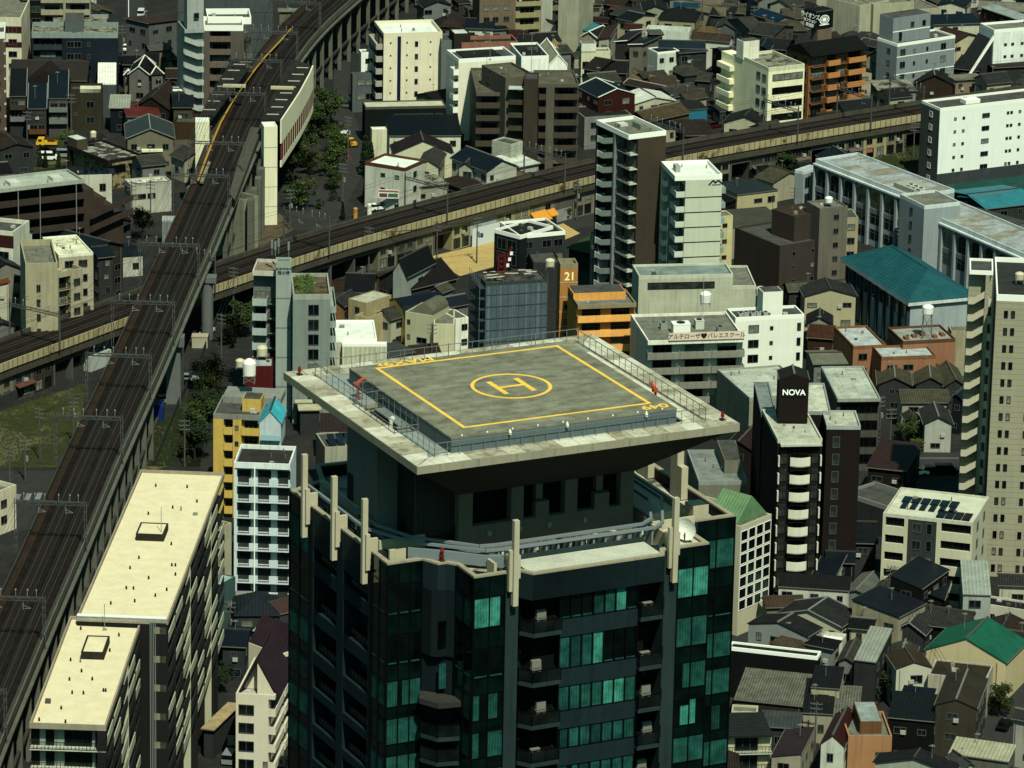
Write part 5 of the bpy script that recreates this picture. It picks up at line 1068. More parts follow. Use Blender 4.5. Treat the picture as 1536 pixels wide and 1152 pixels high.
# body set back behind the facade layers
def inset(p,d):
    n=len(p);out=[]
    for i in range(n):
        a=Vector(p[i-1]);b=Vector(p[i]);c=Vector(p[(i+1)%n])
        e1=(b-a).normalized();e2=(c-b).normalized()
        n1=Vector((-e1.y,e1.x));n2=Vector((-e2.y,e2.x)); k=(n1+n2)
        k=k/max(.35,(1+n1.dot(n2))); out.append(tuple(b+k*d))
    return out
area=sum(poly[i][0]*poly[(i+1)%len(poly)][1]-poly[(i+1)%len(poly)][0]*poly[i][1] for i in range(len(poly)))
inn=inset(poly,1.5 if area>0 else -1.5)
SZ=[146.1,141.9,138.3,135.1,131.9,128.8]+[128.8-3.1*i for i in range(1,14)]
MB().prism(inn,0,ZR-1.3).build('core_wall',mat('wall',(.012,.018,.018),.7),TW)
MB().prism(inset(poly,.3 if area>0 else -.3),ZR-1.295,ZR-1.1).build('roof',mat('conc',(.5,.5,.4),c2=(.2,.19,.15),s2=.3,t0=.5,t1=.62),TW)
def capring(pl,z0,z1,wd,name,m,closed=True,mi=0):
    b=MB(); n=len(pl); i2=inset(pl,wd if area>0 else -wd)
    for i in range(n if closed else n-1):
        j=(i+1)%n; b.prism([pl[i],pl[j],i2[j],i2[i]],z0,z1)
    return b.build(name,m,TW)
capring(poly,ZR-.16,ZR,.42,'parapet_cap',CAPM)
capring(inset(poly,.02 if area>0 else -.02),ZR-2.3,ZR-.165,.34,'parapet',GRN)
# glass bays: edge p0->p1 (outward on the right hand side), nc panes
TEAL=[mat('curtain',(.035,.25,.205),.35),mat('curtain',(.06,.42,.32),.35),mat('curtain',(.03,.16,.14),.35)]; DKG=mat('glass',(.004,.012,.012),.06); SPG=mat('glass',(.004,.022,.02),.1)
tr=random.Random(11)
def pane_(x0,x1,ya,yb,za,zb2,g,f):
    if g is DKG or tr.random()<.85: MB().box(x0,ya,za,x1,yb,zb2).build('pane',g,f); return
    MB().box(x0,ya+.005,za,x1,yb,zb2).build('pane',DKG,f); t=tr.uniform(.35,.8); L=x1-x0
    if tr.random()<.5: MB().box(x0+.01,ya-.004,za+.01,x0+L*t,ya+.004,zb2-.02).build('curtain',g,f)
    else: MB().box(x1-L*t,ya-.004,za+.01,x1-.01,ya+.004,zb2-tr.choice([.02,.02,.5])).build('curtain',g,f)
def bay(p0,p1,nc,levels=14,pat=None,wh=None,spand=True):
    a=Vector(p0);b_=Vector(p1); e=(b_-a); L=e.length; ang=math.atan2(e.y,e.x)
    for k in range(levels):
        zs=SZ[k]; h=wh or (2.55 if k<2 else 2.25)
        ztop=ZR-.17 if k==0 else SZ[k-1]
        fr=link(None,'window_bay',TW,(a.x,a.y,0),ang) if 0 else None
        m=MB()
        for i in range(nc+1):
            x=L*i/nc; m.box(x-.05,-.1,zs,x+.05,.02,ztop)
        for z in (zs,zs+h): m.box(0.05,-.08,z-.05,L-.05,.02,z+.05)
        f=m.build('window_frame',MUL,TW); f.location=(a.x,a.y,0); f.rotation_euler=(0,0,ang)
        for i in range(nc):
            x0=L*i/nc+.05;x1=L*(i+1)/nc-.05
            code=pat[k%len(pat)] if pat else None
            if code is None: g=tr.choice([DKG,DKG,TEAL[0],TEAL[2]])
            elif code=='d': g=DKG
            elif code=='b': g=TEAL[1]
            elif code=='t': g=TEAL[0]
            elif code=='m': g=TEAL[2] if i%2 else TEAL[0]
            else: g=TEAL[2]
            pane_(x0,x1,-.03,.0,zs+.05,zs+h-.05,g,f)
            if g is DKG and k<8: MB().box(x0+.1,-.045,zs+.06,x1-.1,-.031,zs+.16).build('sill_reflection_strip',TEAL[0],f).name='painted_sill_reflection'  # teal strip on dark panes paints a reflection along the sill
        if spand: q=MB().box(0,-.03,zs+h+.05,L,.0,ztop-.0).build('spandrel_glass',SPG,f)
    # backing wall
    s=MB(); s.box(0,.001,0,L,1.3,ZR-2.31); w=s.build('bay_wall',GRN2,TW); w.location=(a.x,a.y,0); w.rotation_euler=(0,0,ang)
bay((0,8.9),(0,6.1),2,pat='ddtsts'); bay((0,6.1),(3,6.1),3,pat='ddtttt')
bay((5,3.9),(5,.7),2,pat='sdssts'); bay((5,.7),(7.7,.7),2,pat='bdtttb')
bay((23,.7),(25.8,.7),2,pat='bttbts'); bay((27.6,5.9),(30.9,5.9),2,pat='tdttst'); bay((25.8,.7),(25.8,3.6),2,pat='dt'); bay((30.9,5.9),(30.9,12),4,levels=8)
bay((0,25.5),(0,21.3),2,pat='tdtst')
bay((3.3,27),(0,25.5),2,levels=8)
# granite piers
def pier(x0,y0,x1,y1,m=GRN,z1=ZR-.17): MB().box(x0,y0,0,x1,y1,z1).build('pier',m,TW)
pier(7.72,.68,8.9,2.3,GRNL); pier(21.8,.68,22.98,2.3,GRNL); 
for v0,v1 in((8.95,9.7),(14.6,15.9),(20.7,21.25)): pier(-.0-.02,v0,1.5,v1,GRN)
for k in range(14):
    z=SZ[k]-.2; zt=(ZR-.2 if k==0 else SZ[k-1]-.2)-.001
    h=zt-z; MB().box(.0,9.71,z-1.15 if k<3 else z-.75,.32,20.69,z).build('spandrel',GRN,TW)
    for v0,v1 in((9.71,14.59),(15.91,20.69)):
        MB().box(.33,v0,z-1.1 if k<3 else z-.7,1.49,v1,z-.55).build('balcony_floor',GRNL,TW)
        r=MB(); 
        for i in range(8): y=v0+(v1-v0)*i/7; r.box(.38,y-.03,z-.5,.44,y+.03,z+.75)
        r.box(.36,v0,z+.75,.46,v1,z+.82); r.box(.4,v0+.05,z-.4,.42,v1-.05,z+.7,1); r.build('railing',[MUL,GL[1]],TW)
        for i in range(2):
            y=v0+(v1-v0)*(i+.5)/2; MB().box(1.44,y-1,z-.5,1.498,y+1,z+1.7).build('window',tr.choice([GL[1],GL[3],GL[2]]),TW)
        if tr.random()<.7: 
            y=v0+tr.uniform(.8,3.6); q=MB().box(-.45,-.2,0,.45,.2,.7).cone((0,-.22,.35),.2,.02,8,.2).build('air_conditioner',P(.28,.3,.26),None); q.location=tp(.95,y,z-.55); q.rotation_euler=(0,0,TA+math.pi/2)
            tag(q,'air conditioner unit standing on a dark recessed balcony on the left face of the tower','air conditioner','air conditioners on the left face balconies')
MB().box(0,9.71,ZR-3.4,.32,20.69,ZR-2.32).build('spandrel',GRN,TW)
# zigzag granite with small windows and small balconies
zz=[(3,6.1),(3.7,4.6),(4.4,4.6),(5,3.9)]
MB().prism([(3,6.1),(3.35,4.95),(3.9,4.55),(4.4,4.55),(5,3.9),(6,6),(4,7)],142.6,ZR-2.32).build('granite_corner',GRN2,TW)
MB().prism([(3,6.3),(5.2,4.1),(6,6),(4,7)],0,142.59).build('recess_wall',GRN2,TW)
MB().box(3.75,4.5,143.3,4.5,4.548,145.6).build('window',DKG,TW); MB().box(3.85,4.46,139.9,4.45,4.548,142.0).build('window',TEAL[0],TW)
def bpoly(pts,z,name='balcony',rail=True,fl=GRNL,h=1.05):
    MB().prism(pts,z-.35,z).build(name,fl,TW)
    if rail:
        b=MB(); g=MB(); o=pts[:rail if rail is not True else len(pts)]
        for p,q in zip(o,o[1:]):
            b.bar((*p,z+h),(*q,z+h),.07,.07)
            L=(Vector(q)-Vector(p)).length; n=max(1,int(L/1.1))
            for i in range(n+1):
                x=Vector(p).lerp(Vector(q),i/n); b.bar((x.x,x.y,z),(x.x,x.y,z+h),.06,.06)
            b.bar((*p,z+h*.5),(*q,z+h*.5),.02,h-.15,1)
        b.build('railing',[MUL,mat('glass',(.02,.03,.03),.1)],TW)
MB().prism([(3,6.1),(2.2,4.6),(3.1,2.9),(5,2.6),(5,3.9),(4.4,4.6)],138.9,139.35).build('canopy',mat('wall',(.14,.14,.13)),TW)
for k in range(2,13): bpoly([(3,6.0),(2.4,4.7),(3.2,3.2),(5,2.8),(5,3.9),(4,5.6)],SZ[k]-.6-1.4 if k==2 else SZ[k]-.9,rail=4)
# front facade
MB().prism([(8.95,.72),(9.6,-.38),(21.2,-.38),(21.75,.72),(21.75,2.4),(8.95,2.4)],ZR-2.3,ZR-.18).build('front_parapet',GRN,TW)
for k in range(14):
    z=SZ[k]; up=(ZR-2.3) if k==0 else SZ[k-1]-1.45
    MB().box(12.2,-.1,z-1.45,19.1,1.3,z).build('spandrel',GRN,TW)
    m=MB(); n=7; 
    for i in range(n+1): x=12.2+6.9*i/n; m.box(x-.05,-.12,z,x+.05,-.0,up)
    m.box(12.2,-.1,z,19.1,.0,z+.08); f=m.build('window_frame',MUL,TW)
    pat={0:'dddstbd',1:'tstbddd',2:'ttttbbt',3:'sttsttt',4:'ttstttt'}.get(k,'tsttbst')
    for i in range(n):
        x0=12.2+6.9*i/n+.05;x1=x0+6.9/n-.1; c=pat[i]
        g={'d':DKG,'t':TEAL[0],'b':TEAL[1],'s':TEAL[2]}[c]
        pane_(x0,x1,.02,.06,z+.08,up,g,f)
        if g is DKG: MB().box(x0+.05,-.0,z+.09,x1-.05,.018,z+.2).build('painted_sill_reflection',TEAL[0],f)  # same painted sill reflection on the dark front panes
    bpoly([(8.95,1.4),(8.95,.5),(9.7,-.55),(12.15,-.55),(12.15,1.4)],z-.65,rail=4)
    bpoly([(19.15,1.4),(19.15,-.55),(21.1,-.55),(21.75,.5),(21.75,1.4)],z-.65,rail=4)
    for a,c in((9.1,12),(19.3,21.6)):
        MB().box(a,2.0,z-.6,a+1.1,2.1,z+1.6).build('window',GL[1],TW); MB().box(c-1.2,2.0,z-.6,c-.1,2.1,z+1.6).build('window',GL[3],TW)
    for a,where in ((10.9,'left'),(20.4,'right')):
        if k>7 or tr.random()<.15: continue
        a+=tr.uniform(-.35,.35)
        q=MB(); q.box(-.4,-.17,.0,.4,.17,.62); q.box(-.42,-.2,.62,.42,.2,.66)
        if tr.random()<.6: q.box(-.4,-.17,.75,.4,.17,1.37); q.box(-.42,-.2,.66,-.36,.2,.75); q.box(.36,-.2,.66,.42,.2,.75)
        fan=MB().tube((0,-.19,.31),(0,-.171,.31),.22,10); 
        o=q.build('air_conditioner',P(.3,.31,.27),None); o.location=tp(a,.9,z-.65); o.rotation_euler=(0,0,TA)
        fo=fan.build('fan_grille',P(.04,.04,.04),o)
        fl=['topmost','second','third','fourth','fifth','sixth','seventh','eighth'][k]
        tag(o,'white air conditioner unit on the %s balcony from the top, %s of the front windows'%(fl,where),'air conditioner')
for k in range(14):
    MB().box(25.85,3.7,SZ[k]-1.1,27.55,5.85,SZ[k]-.5).build('balcony_floor',GRNL,TW); MB().bar((25.9,1.6,SZ[k]-.4),(27.6,5.8,SZ[k]-.4),.08,.9).build('railing',MUL,TW)
# fins
def fin(u,v,z0=ZR-2.7,z1=ZR+4.4,ax='F'):
    b=MB()
    if ax=='F':
        b.box(u-.22,v-.75,z0,u+.22,v-.3,z1); b.box(u-.5,v-.55,z0+1.2,u-.222,v-.2,z1-2.5); b.box(u+.222,v-.5,z0+2.2,u+.5,v+.4,z1-3.0); b.box(u-.2,v-.298,z0+1.5,u+.2,v+.8,ZR+1.2)
    else:
        b.box(u-.75,v-.18,z0,u-.3,v+.2,z1); b.box(u-.55,v-.42,z0+1.2,u-.2,v-.182,z1-2.9); b.box(u-.298,v-.15,z0+1.5,u+.6,v+.15,ZR+1.0)
    b.build('fin',FINM,TW)
fin(8.3,.7); fin(22.4,.7)
for v in(9.4,15.4,21.4): fin(0,v,ax='S')
for u,v in((30.2,14.5),(30.2,20.5),(27.5,26)): 
    MB().box(u-.3,v-.3,ZR-1,u+.3,v+.9,ZR+4.2).box(u-.3,v-1.1,ZR-1,u+.3,v-.302,ZR+1.8).build('fin',FINM,TW)
# rooftop walls, terraces, gondola rails
PB=W(.5,.46,.31,st=.7)
def tb(name,m,*q):
    b=MB()
    for x in q: b.box(*x)
    return b.build(name,m,TW)
for _q in [(.6,7.0,ZR-1.1,2.0,7.25,ZR+.7),(7.0,1.3,ZR-1.1,7.25,2.6,ZR+.6),(23.0,1.6,ZR-1.1,23.25,5.5,ZR+.4),(23.2,5.5,ZR-1.1,27,5.75,ZR+.5),(27.6,6.9,ZR-1.1,29.0,8.4,ZR+.8),(27.5,9.05,ZR-1.1,27.75,20,ZR+.3)]: tb('roof_wall',PB,_q)
tb('terrace_floor',mat('conc',(.5,.52,.43),st=.5),(9.6,.05,ZR-1.08,21.2,3.2,ZR-.13)); tb('terrace_floor',mat('conc',(.56,.52,.38),st=.5),(23.3,1.15,ZR-1.08,25.35,5.4,ZR-.2),(24.3,9.2,ZR-1.08,27.4,24,ZR-.2))
tb('terrace_wall',GRNL,(9.2,3.25,ZR-1.09,21.3,3.5,ZR+.2)); tb('terrace_wall',GRNL,(1.2,10.2,ZR-1.1,1.45,24,ZR+.2)); tb('roof_beam',PB,(2.2,17,ZR-1.1,2.6,24.5,ZR+.9),(1.2,14.8,ZR-1.1,5,15.05,ZR+.6),(1.0,9.9,ZR-1.1,5,10.1,ZR+.5))
STL=P(.3,.37,.4,.5,metal=.2)
def rail(pts,w,h,n=None):
    b=MB()
    for p,q in zip(pts,pts[1:]): b.bar(p,q,w,h)
    b.build('gondola_rail',STL,TW)
for off,z in((0,.75),(1.15,.75)):
    o=off
    rail([(.9+o,24,ZR+z),(.9+o,12.5+o*.3,ZR+z),(3+o*.4,8.0+o,ZR+z),(7.5,3.9+o,ZR+z),(9,3.7+o,ZR+z),(22.5-o*.5,3.7+o,ZR+z),(23.6-o*.4,4.6+o,ZR+z),(26.3-o,10,ZR+z),(26.3-o,24,ZR+z)],.22,.22)
for i in range(14): x=8.6+i*1.05; tb('rail_support',STL,(x-.08,3.75,ZR-1.05,x+.08,4.85,ZR+.53))
rail([(2.2,7.0,ZR+.3),(8.2,2.0,ZR+.3)],.16,.9); rail([(2.6,7.6,ZR+.3),(9,3.2,ZR+.2)],.3,.3)
for k,(p0,p1) in enumerate([((2.0,23,ZR+.1),(2.0,11,ZR+.1)),((3.4,9.4,ZR-.2),(8.6,5.3,ZR-.2)),((9,5.6,ZR-.1),(22,5.6,ZR-.1)),((9,6.4,ZR-.3),(22.4,6.4,ZR-.3)),((24.0,7,ZR+.1),(24,22,ZR+.1)),((9,7.3,ZR-.2),(22.4,7.3,ZR-.2))]): MB().tube(p0,p1,.11,7).build('pipe',P(.3,.33,.33,.4,metal=.3),TW)
for i in range(9): tb('pipe_box',P(*tr.choice([(.3,.32,.3),(.45,.44,.36),(.15,.17,.17)])),*[(9+1.5*i+tr.uniform(-.3,.3),5.3,ZR-1.09,9.6+1.5*i,6.0+tr.uniform(0,.5),ZR-.2+tr.uniform(0,.4))])
for i in range(6): tb('roof_box',P(*tr.choice([(.3,.32,.3),(.45,.44,.36)])),(1.6,10.5+2*i,ZR-1.09,2.2,11.2+2*i,ZR-.3+tr.uniform(0,.3)))
# core under the helipad
CZ=154.8
tb('shaft',CONM,(2.4,13.6,ZR-1.2,6.6,19.5,158.8)); tb('shaft',W(.15,.14,.11),(4.2,10.6,ZR-1.2,8.0,13.55,158.6))
lv=MB()
for i in range(26): x=4.3+i*.14; lv.box(x,10.4,ZR+.1,x+.05,10.59,158)
lv.build('louver',P(.22,.22,.19),TW)
tb('door',P(.02,.02,.02),(4.15,12.0,ZR-1.1,4.19,12.9,ZR+1.1)); tb('wall_opening',P(.008,.01,.01),(2.35,18.2,ZR+1,2.39,19.3,ZR+3.2))
tb('core_wall',W(.03,.032,.03),(8.1,9.6,ZR-1.2,22.2,20.5,CZ))
FC=W(.27,.26,.2,st=.5)
tb('base_wall',FC,(7.0,7.9,ZR-1.2,22.6,8.5,ZR+1.4))
for u0,u1 in((7.0,8.2),(11.6,12.7),(16.4,17.5),(21.4,22.6)): tb('column',FC,(u0,7.85,ZR+1.4,u1,8.7,CZ+.6))
for u0,u1 in((14.0,14.6),(19.4,20.0)): tb('column',FC,(u0,8.3,ZR+2.8,u1,8.9,CZ))
for u0,u1 in((13.8,15.0),(19.1,20.4)): tb('plinth',FC,(u0,7.9,ZR+1.4,u1,8.6,ZR+2.7))
for u in(9.5,12.2,14.8,18): tb('wall_fitting',P(.35,.36,.32),(u,7.6,ZR+.5,u+.3,7.89,ZR+.9))
# hopper soffit
def lerp(a,b,t): return a+(b-a)*t
o=[(.6,1.6),(28.1,1.6),(28.1,27.1),(.6,27.1)]; i_=[(6.8,7.7),(22.7,7.7),(22.7,21),(6.8,21)]
b=MB()
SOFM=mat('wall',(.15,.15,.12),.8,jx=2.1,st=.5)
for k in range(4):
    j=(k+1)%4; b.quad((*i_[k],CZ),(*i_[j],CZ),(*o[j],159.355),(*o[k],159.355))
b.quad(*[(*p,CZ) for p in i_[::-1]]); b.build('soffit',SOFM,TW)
# deck
DW,DD=28.3,26.3; VO=1.22
DKM=mat('conc',(.5,.48,.36),c2=(.3,.26,.14),s2=.6,t0=.46,t1=.66,st=.6); RIM=W(.4,.38,.27,st=.7,jx=3.3)
pit=(2.2,9.3,3.95,17.0)
b=MB()
ZB=159.36; b.box(.2,VO,ZB,.2+DW,pit[1],160).box(.2,pit[3],ZB,.2+DW,VO+DD,160).box(.2,pit[1],ZB,pit[0],pit[3],160).box(pit[2],pit[1],ZB,.2+DW,pit[3],160)
b.build('deck_slab',RIM,TW)
DP=[mat('conc',(.52,.5,.38),st=.6,c2=(.42,.39,.26),s2=.8,t0=.5,t1=.7),mat('conc',(.46,.44,.32),st=.6,c2=(.37,.34,.22),s2=.8),mat('conc',(.56,.56,.45),st=.5,c2=(.45,.43,.31),s2=.6,t0=.52,t1=.7)]
n=18
for i in range(n):
    a=DW*i/n+.02; c=DW*(i+1)/n-.02
    A=max(a,2.2);Cc=min(c,DW-2.2)
    if c>2.2 and a<DW-2.2 or 1:
        x0,x1=max(a,.02),min(c,DW-.02)
        # front strip trapezoid tiles clipped by mitre
        def strip(f,nm):
            yy0=min(2.15,x0);yy1=min(2.15,x1);yy0=min(yy0,DW-x0);yy1=min(yy1,DW-x1)
            pts=[f(x0,.02),f(x1,.02),f(x1,max(yy1,.05)),f(x0,max(yy0,.05))]
            MB().prism([(p[0]+.2,p[1]+VO) for p in pts],160.001,160.035).build(nm,tr.choice(DP),TW)
        strip(lambda x,y:(x,y),'deck_tile'); strip(lambda x,y:(x,DD-y),'deck_tile')
        k=DD/DW
        strip(lambda x,y:(y,x*k),'deck_tile'); strip(lambda x,y:(DW-y,x*k),'deck_tile')
WLK=mat('conc',(.34,.4,.38),st=.5)
z0,z1=160.001,160.03
b=MB()
b.box(2.2,2.75,z0,26,3.15,z1).box(2.2,3.15,z0,3.95,pit[1],z1).box(2.2,pit[3],z0,3.95,25,z1).box(3.95,22.9,z0,26,25,z1)
b.build('walkway',WLK,TW)
b=MB()
for i in range(12):
    for j in range(2):
        b=MB(); y0=3.2+i*1.65; b.box(24.6+.72*j,y0,z0,24.6+.72*j+.69,y0+1.6,z1+.02).build('deck_tile',DP[2] if tr.random()<.65 else DP[0],TW)
PADM=mat('conc',(.36,.365,.265),c2=(.25,.255,.185),s2=.9,t0=.38,t1=.72,sc=(.55,1.1,1),st=.7)
nt=PADM.node_tree
BLU=mat('wall',(.2,.28,.31),.8,jx=.9,st=.6)
b=MB(); b.box(4,3.2,160.002,23.8,22.8,161.15); b.build('helipad_base',BLU,TW)
MB().box(3.98,3.18,161.152,23.82,22.82,161.3).build('helipad_deck',PADM,TW)
MB().box(23.85,3.3,160.003,24.5,22,160.02).build('gutter',P(.01,.012,.012),TW)
YL=mat('conc',(.8,.5,.05),st=.35); zy=161.304
b=MB()
for q in((5.9,5.0,22.5,5.3),(5.9,21.7,22.5,22.0),(5.9,5.3,6.2,21.7),(22.2,5.3,22.5,21.7)): b.box(q[0],q[1],zy,q[2],q[3],zy+.006)
b.build('touchdown_square_marking',YL,TW)
b=MB(); cx,cy=14.1,13.4; N_=72
for i in range(N_):
    t0=2*math.pi*i/N_;t1=2*math.pi*(i+1)/N_
    b.prism([(cx+r*math.cos(t),cy+r*math.sin(t)) for r,t in((3.0,t0),(3.3,t0),(3.3,t1),(3.0,t1))],zy,zy+.006)
b.build('circle_marking',YL,TW)
b=MB(); b.box(cx-1.45,cy-1.75,zy,cx-1.0,cy+1.75,zy+.007).box(cx+1.0,cy-1.75,zy,cx+1.45,cy+1.75,zy+.007).box(cx-1.0,cy-.2,zy,cx+1.0,cy+.2,zy+.007)
b.build('letter_h_marking',YL,TW)
def text(s,size,m,parent,loc,rot,name='lettering',ext=.01,sx=1.0,al='LEFT',bold=0):
    c=bpy.data.curves.new(name,'FONT'); c.body=s; c.size=size; c.extrude=ext; c.align_x=al; c.offset=bold
    o=bpy.data.objects.new(name,c); COL.objects.link(o)
    bpy.context.view_layer.update()
    me=bpy.data.meshes.new_from_object(o.evaluated_get(bpy.context.evaluated_depsgraph_get())); bpy.data.objects.remove(o)
    me.materials.clear(); me.materials.append(m)
    q=bpy.data.objects.new(name,me); COL.objects.link(q); q.parent=parent; q.location=loc; q.rotation_euler=rot; q.scale=(sx,1,1)
    return q
text('MAX9t',1.35,YL,TW,(11.2,22.05-.0+.0,zy+.004),(0,0,math.pi),'marking_letters',.004,1.25,bold=.03).location=(11.4,23.0-.0,zy+.004)
# keep inside the pad: letters between v 21.9 and 22.8
TW.children[-1].location=(10.6,22.75+.0,zy+.004); TW.children[-1].scale=(1.2,.68,1)
text('049',1.3,YL,TW,(23.5,4.6,zy+.004),(0,0,math.pi),'marking_letters',.004,1.2,bold=.03)
# edge lights
for u,v in((9,3.0),(14,3.0),(21,3.0)):
    MB().box(u-.1,v-.1,161.0,u+.1,v+.1,161.25).cone((u,v,161.25),.1,.18,8,.06).build('edge_light',P(.7,.68,.55),TW)
for i in range(9): MB().cone((5+2.2*i,3.35,161.3),.07,.1,6,.05).build('edge_light',P(.75,.75,.7),TW)
# railings round the deck
RL=P(.3,.34,.33,.5,metal=.3)
def fence(pts,z,h=1.15,step=1.1,name='guard_rail',posts=True,mid=True):
    b=MB()
    for p,q in zip(pts,pts[1:]):
        p=Vector(p);q=Vector(q);L=(q-p).length;n=max(1,round(L/step))
        b.bar((p.x,p.y,z+h),(q.x,q.y,z+h),.05,.05)
        if mid: b.bar((p.x,p.y,z+h*.55),(q.x,q.y,z+h*.55),.02,.02); b.bar((p.x,p.y,z+.15),(q.x,q.y,z+.15),.02,.02)
        for i in range(n+1):
            x=p.lerp(q,i/n); b.bar((x.x,x.y,z),(x.x,x.y,z+h),.04,.04)
    b.build(name,RL,TW)
fence([(2.2,25.6),(2.2,17.4)],160); fence([(2.4,9.0),(2.4,2.75),(26.2,2.75),(26.2,25.6)],160)
fence([(26.2,25.6),(2.2,25.6)],160,1.3); fence([(2.2,17.2),(1.9,17.2),(1.9,9.2),(4,9.2)],160,.6); fence([(3.9,9.2),(3.9,17.0)],160.0,1.3)
fence([(4.0,15.6),(2.3,15.6),(2.3,18.2),(4,18.2)],160.05,1.5,.8)
tb('pit_floor',P(.012,.014,.014),(2.2,9.3,159.37,3.94,17,159.4))
tb('gangway',W(.28,.33,.32),(3.0,10.8,159.95,3.9,15.6,160.1)); tb('stair_flight',W(.3,.34,.33),*[(2.7,10.8-.32*(i+1),159.95-.2*i,3.8,10.8-.32*i,160.05-.2*i) for i in range(5)])
b=MB(); b.tube((2.5,11.2,159.0),(2.5,11.2,160.5),.14,8).tube((2.5,11.2,160.5),(2.75,11.4,160.6),.22,8); b.build('vent_pipe',P(.5,.52,.48),TW)
b=MB()
for i in range(7): b.bar((26.2-24*i/6.,25.6,160),(26.2-24*i/6.,25.6,161.4),.06,.06)
b.build('guard_post',RL,TW)
# small things on deck
RED=P(.6,.04,.02,.45); ORD=P(.75,.1,.02,.45)
def nozzle(u,v,z,label,rot):
    t=thing('water_cannon',label,'water cannon',tp(u,v,z),TA+rot)
    MB().cone((0,0,0),.12,1.0,8,.1).cone((0,0,0),.25,.08,8,.25).build('stand',RED,t)
    MB().tube((0,0,1.0),(0,.1,1.45),.16,8).tube((0,.1,1.4),(.65,.1,1.65),.12,8,0,.16).box(-.25,-.1,1.1,.1,.3,1.4).build('nozzle',ORD,t)
nozzle(2.9,18.6,160.03,'orange red water cannon on a stand at the left side of the helipad',0)
nozzle(24.5,8.2,160.03,'orange red water cannon beside the right edge of the helipad',1.6)
def beacon(u,v,z,label):
    t=thing('warning_light',label,'warning light',tp(u,v,z),TA)
    MB().box(-.22,-.22,0,.22,.22,.08).cone((0,0,.08),.07,.25,6,.07).build('base',P(.25,.03,.03),t); MB().cone((0,0,.3),.17,.4,8,.1).build('lamp',P(.55,.02,.02,.3),t)
beacon(1.1,26.3,160.03,'red obstruction lamp on the left tip of the helipad deck'); beacon(27.6,2.5,160.03,'red obstruction lamp on the right tip of the helipad deck')
t=thing('warning_light','red obstruction lamp on the tower parapet below the helipad front corner','warning light',tp(4.2,4.95,ZR),TA)
MB().box(-.2,-.2,0,.2,.2,.1).cone((0,0,.1),.12,.7,6,.12).build('base',P(.3,.03,.03),t); MB().cone((0,0,.8),.18,.3,8,.1).cone((0,0,.35),.2,.08,8,.2).build('lamp',P(.6,.03,.02,.3),t)
t=thing('satellite_dish','white satellite dish on the right front corner of the tower roof','satellite dish',tp(24.2,1.9,ZR-.95),TA-.9)
MB().tube((0,0,0),(0,0,1.6),.06).tube((-.5,0,0),(0,0,1.0),.05).tube((.5,0,0),(0,0,1.0),.05).box(-.5,-.4,0,.5,.4,.12).build('stand',P(.2,.2,.2),t)
b=MB()
rs=[0,.35,.7,.95]; zs_=[.25,.2,.1,0]
for k in range(3):
    for i in range(16):
        a0=2*math.pi*i/16;a1=2*math.pi*(i+1)/16
        f=lambda r,z,a:(r*math.cos(a),-z,1.9+r*math.sin(a))
        b.quad(f(rs[k],-zs_[k],a0),f(rs[k+1],-zs_[k+1],a0),f(rs[k+1],-zs_[k+1],a1),f(rs[k],-zs_[k],a1))
b.build('dish',P(.75,.76,.7,.4),t)
# ---------------- ground
ASPH=mat('conc',(.085,.09,.088),c2=(.12,.12,.105),s2=.15,st=.6)
g=MB().quad((-4000,-500,0),(4000,-500,0),(4000,12000,0),(-4000,12000,0)).build('ground',ASPH); tag(g,kind='structure')
def sheet(name,pts,z,m,kind='structure',label=None,cat=None):
    b=MB(); q=[at(x,y,z) for x,y in pts]; b.quad(*[(p.x,p.y,z) for p in q])
    a=sum(q[i].x*q[(i+1)%len(q)].y-q[(i+1)%len(q)].x*q[i].y for i in range(len(q)))
    if a<0: b.f=[tuple(reversed(f)) for f in b.f]
    o=b.build(name,m); tag(o,label,cat,None,kind); return o
RDM=mat('conc',(.13,.14,.135),st=.5); GRS=mat('conc',(.13,.17,.05),c2=(.28,.25,.1),s2=.08,t0=.5,t1=.62); SAND=mat('conc',(.56,.4,.14),st=.5); PAV=mat('conc',(.14,.14,.12),pan=1.2); SOIL=mat('conc',(.12,.08,.04)); WLN=P(.6,.62,.58)
sheet('road',[(186,-80),(217,-80),(216,84),(192,84)],.01,RDM)
sheet('road_marking',[(192.2,-80),(193.2,-80),(193.6,80),(192.6,80)],.016,WLN); 
sheet('road_marking',[(211.8,32),(213.3,32),(213.6,82),(212.0,82)],.016,WLN)
sheet('road',[(505,60),(528,66),(522,140),(545,215),(545,260),(512,320),(500,345),(425,345),(445,312),(500,262),(505,215),(498,160)],.01,RDM)
sheet('pavement',[(455,235),(478,215),(500,262),(445,312),(435,300)],.02,PAV)
sheet('road',[(455,440),(470,425),(620,390),(740,345),(905,300),(905,335),(770,365),(640,402),(520,450)],.01,RDM)
sheet('road',[(1440,1152),(1490,1060),(1536,1010),(1580,1020),(1500,1152)],.01,RDM)
sheet('road',[(1090,975),(1150,858),(1175,868),(1115,1000)],.01,RDM)
sheet('road',[(1340,678),(1440,678),(1440,712),(1345,712)],.01,RDM)
sheet('road_marking',[(1345,686),(1438,686),(1438,688.5),(1345,688.5)],.016,P(.2,.22,.2))
lot=[(0,617),(130,575),(118,640),(98,700),(-10,702),(-80,660)]
sheet('grass_lot',lot,.02,GRS); sheet('dirt_patch',[(0,640),(38,650),(30,690),(0,700),(-30,680)],.026,mat('conc',(.24,.22,.11)))
sheet('car_park',[(0,706),(96,706),(66,795),(-60,800),(-60,706)],.012,RDM)
for i in range(5): sheet('road_marking',[(8+i*16,742-i*1),(16+i*16,742-i),(12+i*16,752-i),(4+i*16,752-i)],.018,P(.3,.33,.32))
